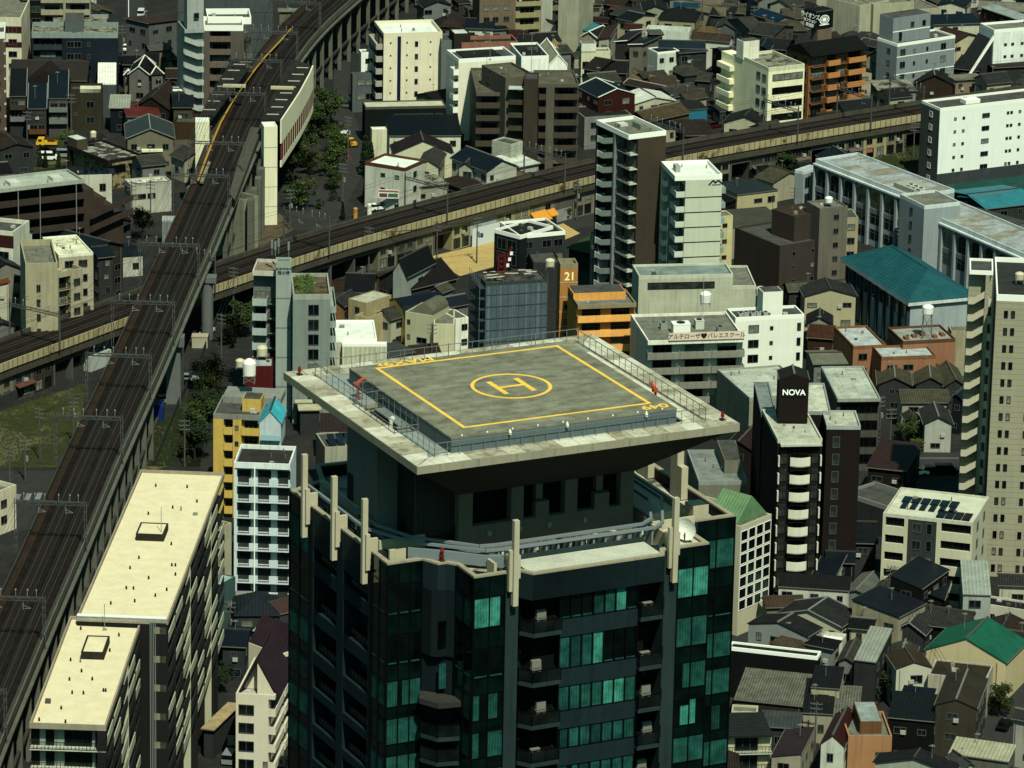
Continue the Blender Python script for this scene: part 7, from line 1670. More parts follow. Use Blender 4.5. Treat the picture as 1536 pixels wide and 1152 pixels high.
TREES=[(484,190,10,'dark broad tree beside the far end of the station wall','round',0),(478,208,8,'tree just below the dark broad tree beside the station wall','round',0),
(455,250,8,'leafy tree at the kerb halfway between the station and the level crossing road','round',0),(440,275,8,'tree beside the slender cream tower','round',2),(452,312,8,'bright green tree right of the slender cream tower','round',1),(462,262,6,'smaller tree behind the bright green tree near the plaza','round',0),
(500,262,8,'lit street tree standing alone on the plaza','round',1),(481,312,3,'small clipped shrub on the plaza','bush',0),(500,300,3,'second small shrub on the plaza edge','bush',0),(505,232,8,'pale green street tree beside the road left of the billboard','round',1),(497,285,5,'low tree at the road bend by the plaza','round',0),
(548,262,9,'tall dark conifer hedge tree beside the cream billboard','cone',2),(556,272,9,'second dark conifer left of the white corner block','cone',2),(548,300,5,'low conifer by the road beside the white corner block','cone',2),(514,330,4,'potted dark shrub by the railway edge','cone',2),
(214,360,8,'dark round tree beside the crossing road left of the viaduct','round',2),(367,462,9,'dark tree left of the grey balcony wing','round',2),(358,505,8,'dark tree at the lane left of the grey slab','round',0),(350,520,8,'tree behind the lane poles','round',2),
(318,590,8,'lane side tree, first from the top of the hedge row','round',0),(308,612,7,'lane side tree in the upper hedge row','round',0),(302,636,8,'lane side tree in the middle of the hedge row','round',2),(298,660,8,'lane side tree beside the yellow block','round',0),(292,690,8,'lane side tree behind the far end of the beige slab','round',2),(322,628,6,'tree squeezed against the yellow block','round',2),
(510,410,7,'dark tree under the lower railway behind the grey slab','round',2),(1120,262,7,'green tree in front of the lower railway below the cream block','round',0),(1180,262,6,'bushy tree at the railway edge near the school','round',0),(1150,272,5,'bush between the two trees at the railway edge','bush',0),(1205,245,5,'bush against the railway shops near the school','bush',2),(1372,212,7,'round green tree under the lower line beside the white apartment block','round',0),
(1368,665,6,'garden tree left of the shutter garage house','round',0),(1375,680,4,'low garden shrub by the shutter garage house','bush',1),(1303,660,4,'leafy shrub behind the maroon roof','bush',0),(1307,1058,7,'dark tree in the gap beside the grey tiled house','round',2),(1497,1075,6,'tree beside the lane in the lower right','round',0),(1530,810,8,'bright tree at the right edge below the right tower','round',1),(1505,795,5,'shrub beside the parked cars at the right edge','bush',2),
(382,872,4,'shrub at the sandy plot below the blue white block','bush',1),(370,868,4,'left shrub of the sandy plot','bush',0),(425,868,7,'dark tree between the sandy plot and the tower','round',2),(335,1010,6,'dark tree in the shade beside the beige slab','round',2),(325,1040,5,'low tree near the foot of the beige slab','round',2),(345,1020,5,'shrub in shade by the chapel like house','bush',2),
(583,520,4,'garden shrub behind the khaki arched house','bush',0),(612,522,4,'garden shrub beside the khaki arched house','bush',1),(10,262,5,'dark column tree at the left edge car park','cone',2),(60,250,4,'dark hedge tree between the parked cars','cone',2),(68,252,4,'second dark hedge tree between the parked cars','cone',2),(88,252,4,'third dark hedge tree between the parked cars','cone',2),(95,208,3,'low green bush behind the yellow truck','bush',1),
(870,318,4,'bush in front of the orange awnings','bush',0),(840,330,4,'shrub at the street corner near the orange awnings','bush',0),(700,352,3,'shrub beside the white hoarding','bush',1),(430,600,5,'dark bush behind the left tip of the helipad','bush',2),(445,605,5,'second dark bush behind the left tip of the helipad','bush',2),(640,830,5,'','round',0)][:-1]
for x,y,h,l,k,m in TREES: tree(x,y,h,l,k,m)
for i in range(7):
    pass
t_=MB(); r=random.Random(3); B_=GARDEN
for i in range(1500):
    x=r.uniform(.6,B_['w']*.62);y=r.uniform(.6,B_['d']-.6); lf(t_,r,(x,y,B_['zt']-.7+r.uniform(0,1.3)*(.5+.5*math.sin(x*1.7)*math.sin(y*1.3))),.3)
o=t_.build('roof_garden_plants',LEAF[1]); o.matrix_world=B_['root'].matrix_basis.copy(); tag(o,'plants of the roof garden on the grey apartment slab','plants',None,'stuff')
# ---------------- poles
POLEM=W(.22,.22,.2); 
def pole(x,y,h,label,arm=1.8):
    p=at(x,y,0); t=thing('utility_pole',label,'utility pole',(p.x,p.y,0),rnd.uniform(-.6,.6),'utility poles of the streets')
    MB().tube((0,0,0),(0,0,h),.17,7,0,.11).build('pole',POLEM,t)
    b=MB()
    for k in range(3):
        z=h-.4-.8*k; b.bar((-arm/2,0,z),(arm/2,0,z),.1,.1)
        for i in range(4): b.cone((-arm/2+arm*i/3,0,z+.05),.07,.22,5,.05)
    b.build('crossarm',P(.25,.27,.26),t)
    if rnd.random()<.6: MB().cone((.35,0,h-4.2),.25,.95,8,.25).build('transformer',P(.3,.33,.32),t)
PO=[(184,92,9,'on the left kerb of the avenue'),(41,225,9,'in the car park beside the yellow truck'),(107,205,10,'right of the yellow truck car park'),(226,345,11,'in front of the white wedge factory'),(198,340,10,'at the side of the white wedge factory'),(514,305,9,'on the plaza edge near the white car'),(522,240,10,'by the road beside the tall billboard'),(435,345,9,'below the slender cream tower'),(60,690,10,'in the middle of the grass lot'),(38,722,8,'at the near edge of the grass lot'),(110,665,9,'beside the gantry at the grass lot'),(332,545,10,'in the lane beside the round pier'),(350,480,11,'in the lane left of the grey slab'),(277,700,9,'in the lane near the blue tarpaulin'),(553,410,10,'in the street behind the black roofed houses'),(655,402,10,'at the corner of the sand yard'),(715,395,10,'at the rear of the sand yard'),(647,560,10,'in front of the khaki arched house'),(1318,680,11,'in front of the broad concrete block'),(1334,690,10,'beside the old cottages'),(1313,500,9,'behind the terracotta building'),(1350,400,9,'behind the black glazed stair'),(1190,335,8,'left of the school end wing'),(1463,850,10,'in front of the solar panel building'),(1420,850,9,'left of the solar panel building corner'),(1333,920,8,'next to the orange side wall'),(1440,1120,11,'at the taupe house corner'),(1222,1125,8,'behind the dark red gable'),(1122,905,9,'in the narrow street beside the tower'),(1135,880,9,'further up the narrow street beside the tower'),(345,970,8,'by the dark blue hip roofed house'),(794,60,11,'behind the gabled sign tower'),(966,40,10,'among the top row roofs'),(1052,60,10,'right of the black hip roof in the top row'),(1130,62,9,'in the top row by the blue roof'),(865,330,9,'in the street before the slim brown tower'),(965,110,10,'in front of the charcoal ribbed roof'),(15,740,9,'in the car park at the left edge'),(1370,235,8,'in the green yard by the railway')]
for x,y,h,l in PO: pole(x,y,h,'grey utility pole with crossarms '+l)
def pwire(a,b,za=9,zb=9,lab='',dx=0):
    p=at(a[0],a[1],0);q=at(b[0],b[1],0); p.z=za;q.z=zb; m=MB(); pr=None
    for k in range(9):
        t=k/8; c=p.lerp(q,t); c.z-=.9*4*t*(1-t)*.6; c.x+=dx
        if pr: m.tube(pr,c,.035,3)
        pr=c
    tag(m.build('power_line',WM),lab,'power line','street power lines')
for i,(a,b_,z) in enumerate([((60,690),(110,665),9),((60,690),(38,722),8),((332,545),(350,480),10),((277,700),(332,545),9),((553,410),(655,402),9),((655,402),(715,395),9.5),((1318,680),(1334,690),9),((1463,850),(1420,850),9),((1333,920),(1463,850),8),((1122,905),(1135,880),9),((1440,1120),(1333,920),8.5),((514,305),(435,345),8.5),((226,345),(198,340),10),((966,40),(1052,60),9.5),((794,60),(966,40),9.5),((1052,60),(1130,62),9)]):
    for dx in(-.6,0,.6): pwire(a,b_,z,z,'thin dark power line strung between two street utility poles',dx)
# ---------------- vehicles
TYR=P(.015,.015,.015,.8); CGL=mat('glass',(.015,.02,.025),.08)
def car(x,y,ang,col,label,kind='car',z=0,name=None):
    p=at(x,y,z); t=thing(name or {'car':'parked_car','van':'parked_van','truck':'pickup_truck'}[kind],label,{'car':'car','van':'van','truck':'truck'}[kind],(p.x,p.y,z),ang)
    c=P(*col,.35); key=(kind,tuple(col))
    def body():
        b=MB()
        if kind=='car':
            b.ext([(-2.1,.35),(2.1,.35),(2.15,.75),(1.3,.92),(-2.0,.98),(-2.15,.7)],'y',-.82,.82); b.ext([(-1.85,.98),(.95,.93),(.35,1.45),(-1.4,1.48)],'y',-.7,.7,1); b.ext([(-1.38,1.481),(.33,1.451),(.25,1.52),(-1.3,1.54)],'y',-.66,.66)
        elif kind=='van':
            b.ext([(-2.2,.35),(2.2,.35),(2.25,.95),(1.6,1.1),(-2.2,1.1)],'y',-.85,.85); b.ext([(-2.18,1.1),(1.6,1.1),(1.0,1.75),(-2.1,1.8)],'y',-.78,.78,1); b.ext([(-2.1,1.801),(1.0,1.751),(.9,1.88),(-2.05,1.92)],'y',-.76,.76)
        else:
            b.ext([(.5,.4),(2.3,.4),(2.3,1.1),(1.9,1.9),(.6,1.95),(.5,1.9)],'y',-.85,.85); b.ext([(1.95,1.15),(2.33,1.15),(2.0,1.75),(1.8,1.75)],'y',-.75,.75,1); b.box(1,-.87,1.2,1.8,.87,1.7,1)
            b.box(-2.4,-.88,.55,.48,.88,.75).box(-2.4,-.88,.75,.48,-.82,1.15).box(-2.4,.82,.75,.48,.88,1.15).box(-2.4,-.82,.75,-2.34,.82,1.15)
        return b.mesh('body',[c,CGL])
    link(cmesh(('car',)+key,body),'body',t)
    wm=cmesh('wheel',lambda:MB().tube((0,-.1,0),(0,.1,0),.31,12).mesh('wheel',[TYR]))
    for sx in(-1.35,1.4):
        for sy in(-.78,.78): link(wm,'wheel',t,(sx,sy,.31))
    hm=cmesh('hl',lambda:MB().box(-.03,-.16,-.07,.03,.16,.07).mesh('headlight',[P(.7,.7,.65,.2)]))
    for sy in(-.6,.6): link(hm,'headlight',t,(2.17 if kind!='truck' else 2.31,sy,.68))
    if kind=='truck' and 'yellow' in label: MB().box(-1.8,-.5,.76,-.2,.5,1.5).bar((-2.2,0,.76),(-2.2,0,2.6),.12,.12).build('cargo',P(.3,.05,.03),t)
    return t
WHT=(.62,.64,.6);BLKC=(.012,.012,.014);SIL=(.3,.34,.36)
car(70,219,math.pi,(.7,.42,.01),'yellow flatbed truck with a red load in the left car park','truck')
car(15,233,.1,WHT,'white car at the left edge of the grassy car park'); car(61,197,1.4,WHT,'small white van under the row houses','van'); car(72,240,.1,WHT,'white van behind the dark hedge trees','van'); car(99,236,.1,SIL,'silver blue van beside the fence near the derelict building','van'); car(70,230,.1,BLKC,'black car between the yellow truck and the white van'); car(104,220,1.5,(.1,.12,.14),'grey van parked beside the mouldy building','van'); car(1,200,1.4,WHT,'white car half cut by the left edge','car')
car(212,24,1.57,(.5,.54,.52),'white box truck driving on the avenue','van',name='box_truck'); car(190,75,1.5,WHT,'white car at the left kerb end of the avenue')
car(516,208,1.5,(.55,.56,.48),'white box truck beside the yellow machine on the road','van',name='box_truck'); car(567,315,.6,WHT,'white estate car on the slope by the level road'); car(447,227,.2,BLKC,'black car parked under the station'); car(522,160,1.4,(.2,.2,.2),'dark grey car at the head of the plaza road')
car(311,502,1.3,WHT,'white van parked beside the round pier','van'); car(281,572,.1,SIL,'silver car under the viaduct beside the fence'); car(283,582,.1,BLKC,'black car under the viaduct beside the fence'); car(249,604,.3,(.3,.33,.3),'small grey car nose behind the wall pier')
car(1375,712,.05,WHT,'white car parked in the street below the garage house'); car(1398,711,.05,BLKC,'black car right of the white car below the garage house'); car(1420,711,.05,(.02,.025,.03),'black van beside the right tower foot','van')
car(1331,752,.05,BLKC,'black van in the dark garage court','van',z=.0); car(1336,763,.05,(.5,.52,.5),'white van in the dark garage court','van',z=.0)
car(1507,843,1.3,BLKC,'black car left in the small car park at the right edge'); car(1526,843,1.3,(.02,.022,.025),'black van right in the small car park at the right edge','van'); car(1507,1092,1.2,BLKC,'black car in the lane at the lower right')
car(345,1142,1.4,SIL,'silver van behind the garden wall at the bottom','van'); car(425,1148,1.4,BLKC,'black car behind the garden wall next to the tower'); car(405,680,.1,BLKC,'black car under the beige canopy in the dark yard'); car(418,690,.1,(.5,.5,.45),'white car in the dark yard behind the helipad shaft'); car(466,640,.2,(.06,.06,.06),'dark car in the yard beside the maroon shed')
# yellow machine
p=at(528,221,0); t=thing('road_roller','small yellow road machine beside the white box truck','machine',(p.x,p.y,0),.4)
MB().box(-1,-.6,.5,1,.6,1.2).box(-.6,-.5,1.2,.1,.5,1.3).bar((-.5,-.5,1.2),(-.5,-.5,2.1),.08,.08).bar((-.5,.5,1.2),(-.5,.5,2.1),.08,.08).box(-.9,-.6,2.1,.3,.6,2.2).build('body',P(.7,.35,.01),t); MB().tube((-.8,-.55,.4),(-.8,.55,.4),.4,12).tube((.9,-.55,.4),(.9,.55,.4),.4,12).build('wheel',TYR,t)
for i,(x,y) in enumerate([(520,228),(523,234),(526,240)]):
    p=at(x,y,0); t=thing('traffic_cone','red and white barrier cone on the closed lane beside the yellow machine','traffic cone',(p.x,p.y,0),0,'cones beside the yellow machine'); MB().box(-.25,-.25,0,.25,.25,.05).cone((0,0,.05),.18,.8,8,.04).build('cone',P(.6,.06,.03),t)
# blue tarp
p=at(230,630,0); MBt=MB().ext([(-1.9,0),(1.9,0),(1.9,2.9),(.9,3.5),(-.9,3.5),(-1.9,2.9)],'y',-1.5,1.8); tag(MBt.build('tarpaulin_tent',[mat('plain',(.01,.09,.5),.5)]),'bright blue tarpaulin tent under the viaduct','tarpaulin').location=(p.x,p.y,0)
p=at(300,520,0); tag(MB().box(-1.5,-1,0,1.5,1.2,2.2).box(-1.6,-1.1,2.2,1.6,1.3,2.35).build('storage_shed',W(.45,.42,.3)),'small cream storage shed beside the wire fence by the round pier','shed').location=(p.x,p.y,0)
p=at(201,308,0)
# blue/white lorry-like cab near factory: corrugated shed beside tracks
b=bld('narrow pale metal shed hugging the viaduct beside the white wedge factory','A',(720,955),(718,975),(785,975),6,W(.3,.34,.33),SW if 0 else mat('seam',(.4,.44,.4)),par=.05,name='shed',cat='shed')
# ---------------- tanks
def tank(x,y,z,r_,h,label,legs=0,col=(.55,.5,.34),base='X'):
    p=at(x,y,z); t=thing('water_tank',label,'water tank',(p.x,p.y,z),0)
    c=P(*col,.5); b=MB()
    b.tube((0,0,legs+.1),(0,0,legs+h*.75),r_*.92,14,0,r_).tube((0,0,legs+h*.75),(0,0,legs+h*.88),r_,14,0,r_*.8).tube((0,0,legs+h*.88),(0,0,legs+h),r_*.8,14,0,r_*.3); b.build('tank',c,t)
    s=MB(); L=max(legs,.1); 
    for sx in(-1,1):
        for sy in(-1,1): s.bar((sx*r_*.8,sy*r_*.8,0),(sx*r_*.7,sy*r_*.7,L),.1,.1)
    s.box(-r_*.9,-r_*.9,L-.05,r_*.9,r_*.9,L+.08)
    if legs>1:
        for sy in(-1,1): s.bar((-r_*.8,sy*r_*.8,.2),(r_*.8,sy*r_*.8,L-.2),.06,.06); s.bar((r_*.8,sy*r_*.8,.2),(-r_*.8,sy*r_*.8,L-.2),.06,.06)
    s.build('stand',P(.3,.3,.27),t)
tank(393,537,21,1.0,1.9,'cream water tank on the dark red building',.5); tank(360,553,20,.8,1.5,'small cream water tank left of the dark red building',.4); tank(374,574,21.6,1.2,3.0,'large white water tank on a stand above the yellow block',1.4,(.66,.66,.6))
tank(1140,460,17.5,1.0,1.6,'cream water tank on a rusty frame above the white office block',2.4); tank(1243,306,20.2,.8,1.3,'white water tank on the taupe lift block',.3,(.66,.68,.64)); tank(1390,505,9.9,1.1,1.8,'white water tank on a tall white frame over the terracotta building',4.6,(.66,.68,.62))
tank(825,402,23,.9,1.5,'cream water tank beside the orange stair tower',.4); tank(140,208,8,.7,1.4,'small cream water tank on the derelict building',.4); tank(1529,424,49.5,.8,1.3,'cream water tank on the roof of the tall beige tiled tower',.6); tank(1058,458,16,1.1,2.2,'white domed tank beside the rooftop units of the lettered sign block',.6,(.6,.62,.56))
# rooftop units on labelled blocks
def unit(B,fx,fy,sx,sy,h,label,col=(.5,.52,.48),g=None):
    o=MB().box(-sx/2,-sy/2,0,sx/2,sy/2,h).box(-sx/2-.05,-sy/2-.05,h,sx/2+.05,sy/2+.05,h+.08).build('rooftop_unit',P(*col),None)
    MB().cone((0,0,h+.08),min(sx,sy)*.35,.12,10,min(sx,sy)*.35).build('fan',P(.06,.06,.06),o)
    m=B['root'].matrix_basis if 0 else Matrix.Translation(B['root'].location)@Matrix.Rotation(B['a'],4,'Z')
    o.matrix_world=m@Matrix.Translation((B['w']*fx,B['d']*fy,B['zt']-B['par']+.02)); tag(o,label,'rooftop unit',g)
unit(BAL,.4,.35,3.2,2.4,1.9,'big white rooftop unit behind the lettered sign, left of centre',(.66,.68,.62)); unit(BAL,.62,.5,1.6,1.6,1.6,'small rooftop unit right of the big white one behind the lettered sign'); unit(BAL,.8,.3,1.2,1.2,1.2,'grey rooftop unit at the right end behind the lettered sign',(.3,.33,.32)); unit(BAL,.25,.5,1.2,1.2,1.3,'rooftop unit at the left end behind the lettered sign',(.35,.38,.36))
for i in range(5): unit(OFB,.1+.09*i,.2+.1*(i%2),.9,.9,.9,'small rooftop unit on the white office block roof',(.4,.42,.4),'rooftop units on the white office block')
for i in range(3): unit(s1,.3+.0*i,.04+.05*i,1.4,1.2,1.3,'roof air handling box near the stair block end of the school roof',(.5,.52,.46),'air handling boxes on the school roof')
# red gondola crane on the angular dark glass building
p=at(752,398,13); t=thing('gondola_crane','red lattice gondola crane standing in front of the angular dark glass building','crane',(p.x,p.y,9.5),.2)
b=MB(); RC_=P(.45,.02,.02,.5)
for s in(-.9,.9): b.bar((s,0,0),(s*.5,0,6),.25,.25); b.bar((s,1.2,0),(s*.5,1,5),.2,.2)
for k in range(5): z=.5+1.1*k; b.bar((-.8,0,z),(.7,0,z+1),.12,.12); b.bar((.8,0,z),(-.7,0,z+1),.12,.12)
b.build('mast',RC_,t); MB().bar((.2,0,1),(2.0,0,7.2),.5,.4).bar((.2,0,1.0),(-1.2,0,.4),.4,.4).build('boom',RC_,t)
for k in range(3): q=MB(); q.box(.95+.35*k,-.3,3.2+1.2*k,1.5+.35*k,-.24,3.9+1.2*k); q.build('white_plate',P(.7,.7,.68),t)
# antennas
def mast(x,y,z,h,label):
    p=at(x,y,z); o=MB().tube((0,0,0),(0,0,h),.05,5).box(-.3,-.3,0,.3,.3,.15).build('antenna_mast',P(.35,.36,.33),None); o.location=(p.x,p.y,z); tag(o,label,'antenna')
mast(242,808,36.5,5,'thin roof antenna near the far hatch of the beige slab'); mast(157,945,35.5,4,'thin roof antenna near the dark hatch at the near end of the beige slab'); mast(797,108,20.5,9,'tall thin antenna on the taupe centre wing'); mast(1290,252,13.5,4,'antenna pole on the school roof'); mast(1054,475,18,8,'antenna pole above the lettered sign block'); mast(735,90,19,6,'antenna on the white block behind the taupe apartments')
for i,(x,y) in enumerate([(408,381),(413,383),(418,379),(433,384)]):
    p=at(x,y,30); o=MB().tube((0,0,0),(0,0,3.0),.07,5).box(-.18,-.12,1.3,.18,.12,2.9).build('phone_antenna',P(.3,.33,.33),None); o.location=(p.x,p.y,29.8); tag(o,'upright phone antenna on top of the lettered grey lift slab','antenna','phone antennas on the lift slab')
# ---------------- signs
def sign(B,f,txt,s,z,size,m,off=.03,sx=1.0,al='CENTER',bold=.0,name='sign_lettering',back=None):
    loc,rz=facemat(B,f,s,z,-off)
    if back: bw,bh,bm=back; q=MB().box(-bw/2,-.02,-bh/2,bw/2,.0,bh/2).build('sign_board',bm,B['root']); q.location=(loc[0],loc[1],z+size*.35); q.rotation_euler=(0,0,rz); loc=tuple(Vector(loc)+Matrix.Rotation(rz,3,'Z')@Vector((0,-.03,0)))
    return text(txt,size,m,B['root'],loc,(math.pi/2,0,rz),name,.02,sx,al,bold)
WT=P(.85,.88,.85,.5); BKT=P(.015,.015,.015); BLT=P(.02,.08,.16)
sign(TUR,'F','NOVA',.5,4.9,1.35,WT,.05-TUR['rec']['F']*0,1.0,bold=.03,back=(4.0,1.7,P(.004,.004,.004)))
sign(SIGN21,'F','21',.55,SIGN21['zt']-3.2,2.2,P(.85,.7,.3),.03,.95,bold=.05)
sign(BILB,'S','ライオンズ',.5,BILB['zt']-1.75,1.35,WT,.03,bold=.04); sign(BILB,'S','マンション',.5,BILB['zt']-2.8,.9,WT,.03,bold=.03); sign(BILB,'S','阿倍野',.5,BILB['zt']-3.9,.95,WT,.03,bold=.03)
bw=BILB['w']; zb_=BILB['zt']-2.2
b=MB()
for i in range(14):
    a0=math.pi*2*i/14;a1=math.pi*2*(i+1)/14
    for r0,r1 in((.35,.5),(.7,.85),(1.1,1.3)):
        rr=lambda r,a:(bw/2+r*1.15*math.cos(a),zb_+r*.85*math.sin(a))
        q0,q1,q2,q3=rr(r0,a0),rr(r1,a0),rr(r1,a1),rr(r0,a1)
        b.quad((q0[0],-.03,q0[1]),(q1[0],-.03,q1[1]),(q2[0],-.03,q2[1]),(q3[0],-.03,q3[1])); 
b.box(bw/2-.4,-.04,zb_-.3,bw/2+.4,-.0,zb_+.3); b.box(bw/2-1.4,-.04,zb_-1.3,bw/2+1.4,-.0,zb_-1.1); b.build('emblem',WT,BILB['root'])
sign(LETB,'F','リエスベルへの',.5,LETB['zt']-1.6,.62,BLT,.03,bold=.01); sign(LETB,'F','西の場',.5,LETB['zt']-2.4,.75,BLT,.03,bold=.02)
sign(SIGNB,'F','エクセル',.5,13.0,.85,BKT,-.08,bold=.03); sign(SIGNB,'F','阿倍野',.5,11.9,.9,BKT,-.08,bold=.04)
sign(SIGNB,'S','エクセル',.5,13.0,.8,BKT,-.08,bold=.03); sign(SIGNB,'S','阿倍野',.5,11.9,.85,BKT,-.08,bold=.04)
bs_=sign(BAL,'F','アルテローザ♥バレエスクール',.6,BAL['zt']+.35,1.05,P(.03,.03,.03),.25,.97,bold=.01,back=(14.2,1.5,P(.62,.5,.4)))
# logo on the white banded tower
b=MB(); x0=LOGOB['w']*.72; z0=LOGOB['zt']-2.1
b.bar((x0,-.06,z0),(x0+.9,-.06,z0+.95),.05,.28).bar((x0+.9,-.06,z0+.95),(x0+1.4,-.06,z0+.4),.05,.28).bar((x0+1.2,-.06,z0+.3),(x0+1.9,-.06,z0+.95),.05,.28).bar((x0+1.9,-.06,z0+.95),(x0+2.9,-.06,z0),.05,.28).bar((x0+.6,-.06,z0+.02),(x0+2.4,-.06,z0+.02),.04,.12)
b.build('mountain_logo',P(.02,.03,.09),LOGOB['root'])
p=at(583,292,4); t=thing('shop_sign','shop sign board with pink and green bands below the white corner block','sign',(p.x,p.y,3.2),-.05)
MB().box(-2.2,-.1,0,2.2,.1,1.9).build('board',P(.6,.6,.55),t); MB().box(-2.1,-.14,1.4,2.1,-.101,1.8).build('pink_band',P(.5,.2,.15),t); MB().box(-2,-.14,.3,-.3,-.101,1.1).build('red_text_patch',P(.35,.12,.12),t); MB().box(-.1,-.14,.3,2,-.101,1.1).build('green_patch',P(.12,.3,.15),t); MB().bar((-2.1,0,-3.2),(-2.1,0,0),.12,.12).bar((2.1,0,-3.2),(2.1,0,0),.12,.12).build('post',P(.2,.2,.2),t)
p=at(764,30,7); 
t=MB(); 
for i in range(6):
    for j in range(4): x=i*.8;z=j*.9; t.quad((x,math.sin(i*2.1+j)*.2,z),(x+.8,math.sin((i+1)*2.1+j)*.2,z),(x+.8,math.sin((i+1)*2.1+j+1)*.2,z+.9),(x,math.sin(i*2.1+j+1)*.2,z+.9))
for i in range(6):
    for j in range(4): x=i*.8;z=j*.9; t.quad((x,.1+math.sin(i*2.1+j)*.2,z),(x,.1+math.sin(i*2.1+j+1)*.2,z+.9),(x+.8,.1+math.sin((i+1)*2.1+j+1)*.2,z+.9),(x+.8,.1+math.sin((i+1)*2.1+j)*.2,z))
o=t.build('green_net',P(.01,.25,.1)); p=at(750,35,3); o.location=(p.x,p.y,3); tag(o,'bright green mesh net hanging between the roofs near the top','net')
# striped level crossing posts
for i,(x,y) in enumerate([(533,328),(554,322)]):
    p=at(x,y,0); tag(MB().cone((0,0,0),.5,2.2,10,.45).cone((0,0,2.2),.5,.25,10,.3).build('crossing_post',P(*((.6,.3,.06),(.6,.58,.5))[i])),('orange capped post beside the tracks','cream cylinder post beside the white estate car')[i],'post').location=(p.x,p.y,0)
# ---------------- gap fillers: small houses where the ground between roofs is empty
def hit(p,r):
    for (n,a,w,d,z,l) in FOOT:
        dx,dy=p.x-n.x,p.y-n.y; x=dx*math.cos(a)+dy*math.sin(a); y=-dx*math.sin(a)+dy*math.cos(a)
        if -r<x<w+r and -r<y<d+r: return True
    return False
fr=random.Random(21); NF=0; used=set()
RCN={'grey tiled':TG,'black tiled':TD,'mossy tiled':TM,'brown tiled':TB,'olive tiled':TX,'navy metal':SN,'black metal':SK,'brown metal':SB}
WCN={'cream walled':W(.42,.4,.28),'grey walled':GR,'dark walled':DG,'beige walled':W(.32,.28,.2),'white walled':W(.46,.47,.4)}
zones=[((470,1540),(-25,215)),((1040,1540),(215,300)),((440,720),(150,330)),((-30,300),(-20,420)),((440,900),(395,600)),((1080,1540),(310,1180)),((300,440),(600,1160)),((-60,60),(740,1160))]
roads=[((160,275),(295,440)),((180,222),(-100,95)),((425,560),(60,345)),((-80,140),(570,800)),((640,870),(335,415)),((1290,1600),(195,300)),((0,120),(195,262)),((1330,1445),(672,716)),((1095,1175),(858,1000)),((1440,1600),(1010,1180)),((205,340),(430,720)),((440,905),(298,450))]
def lbl(x,y):
    best=sorted(FOOT_L,key=lambda q:(q[0]-x)**2+((q[1]-y)*1.6)**2)[0]; dx=x-best[0];dy=y-best[1]
    rel='behind' if dy<-abs(dx)*.5 else 'in front of' if dy>abs(dx)*.5 else 'right of' if dx>0 else 'left of'
    return rel,best[2]
from mathutils import Matrix as _M
def proj(p):
    v=p-Vector((0,0,CH)); return 768+FL*v.dot(RV)/v.dot(FW),576-FL*v.dot(UV_)/v.dot(FW)
FOOT_L=[]
for n,a,w,d,z,l in FOOT:
    c=Vector((n.x+math.cos(a)*w/2-math.sin(a)*d/2,n.y+math.sin(a)*w/2+math.cos(a)*d/2,z)); q=proj(c); FOOT_L.append((q[0],q[1],l))
for (xa,xb),(ya,yb) in zones:
    for k in range(int((xb-xa)*(yb-ya)/420)):
        if NF>=105: break
        x=fr.uniform(xa,xb);y=fr.uniform(ya,yb)
        if any(a<x<b and c<y<d for (a,b),(c,d) in roads): continue
        p=at(x,y,0); w=fr.uniform(5.5,9);d=fr.uniform(6,10)
        j=nearest(V1,p); 
        if (V1.p[j]-p).to_2d().length<11: continue
        j=nearest(V2,p)
        if (V2.p[j]-p).to_2d().length<12: continue
        if y>560 and x>425 and x<1100: continue
        a=fr.choice([.35,.45,-.9,.4])
        c=Vector((p.x+math.cos(a)*w/2-math.sin(a)*d/2,p.y+math.sin(a)*w/2+math.cos(a)*d/2,0))
        if any(hit(Vector((p.x+math.cos(a)*u-math.sin(a)*v,p.y+math.sin(a)*u+math.cos(a)*v,0)),.8) for u in(0,w/2,w) for v in(0,d/2,d)): continue
        rn=fr.choice(list(RCN)); wn_=fr.choice(list(WCN)); rel,bl=lbl(x,y); ws=bl.split()
        short=' '.join(ws[:7])
        while short.split()[-1] in('a','an','the','and','with','of','in','on','between','beside','behind','under','its','left','right','at','by','near','from','white','black','dark','pale','small','long','tall','upper'): short=' '.join(short.split()[:-1])
        L='%s house with %s roof %s the %s'%(wn_.split()[0],rn,rel,short)
        wl=L.replace(',','').split()[:16]
        while wl[-1] in('a','an','the','and','with','of','in','on','its','left','right','at','by','from','large','red','rust','long','pale','sheeted','weathered','stepped','curved'): wl.pop()
        L=' '.join(wl)
        if L in used:
            continue
        used.add(L); NF+=1
        H(L,'X','','','',fr.uniform(4.5,6.8),fr.choice(['x','y','hip','x','y']),fr.uniform(1,1.8),WCN[wn_],RCN[rn],group='infill houses between the roofs' if 0 else None,world=(p,a,w,d))
print('fillers',NF)
def short_(bl,n=7):
    w_=bl.replace(',','').split()[:n]
    while w_[-1] in('a','an','the','and','with','of','in','on','its','left','right','at','by','from','large','red','rust','long','pale','sheeted','weathered','stepped','curved','behind','between','beside','black','white','dark','small','under','front','grey'): w_.pop()
    return ' '.join(w_)
NS=0; NC=0
CC={'white':WHT,'black':BLKC,'silver':SIL,'dark blue':(.02,.04,.12),'dark red':(.2,.02,.02),'grey':(.15,.16,.16),'beige':(.4,.36,.25)}
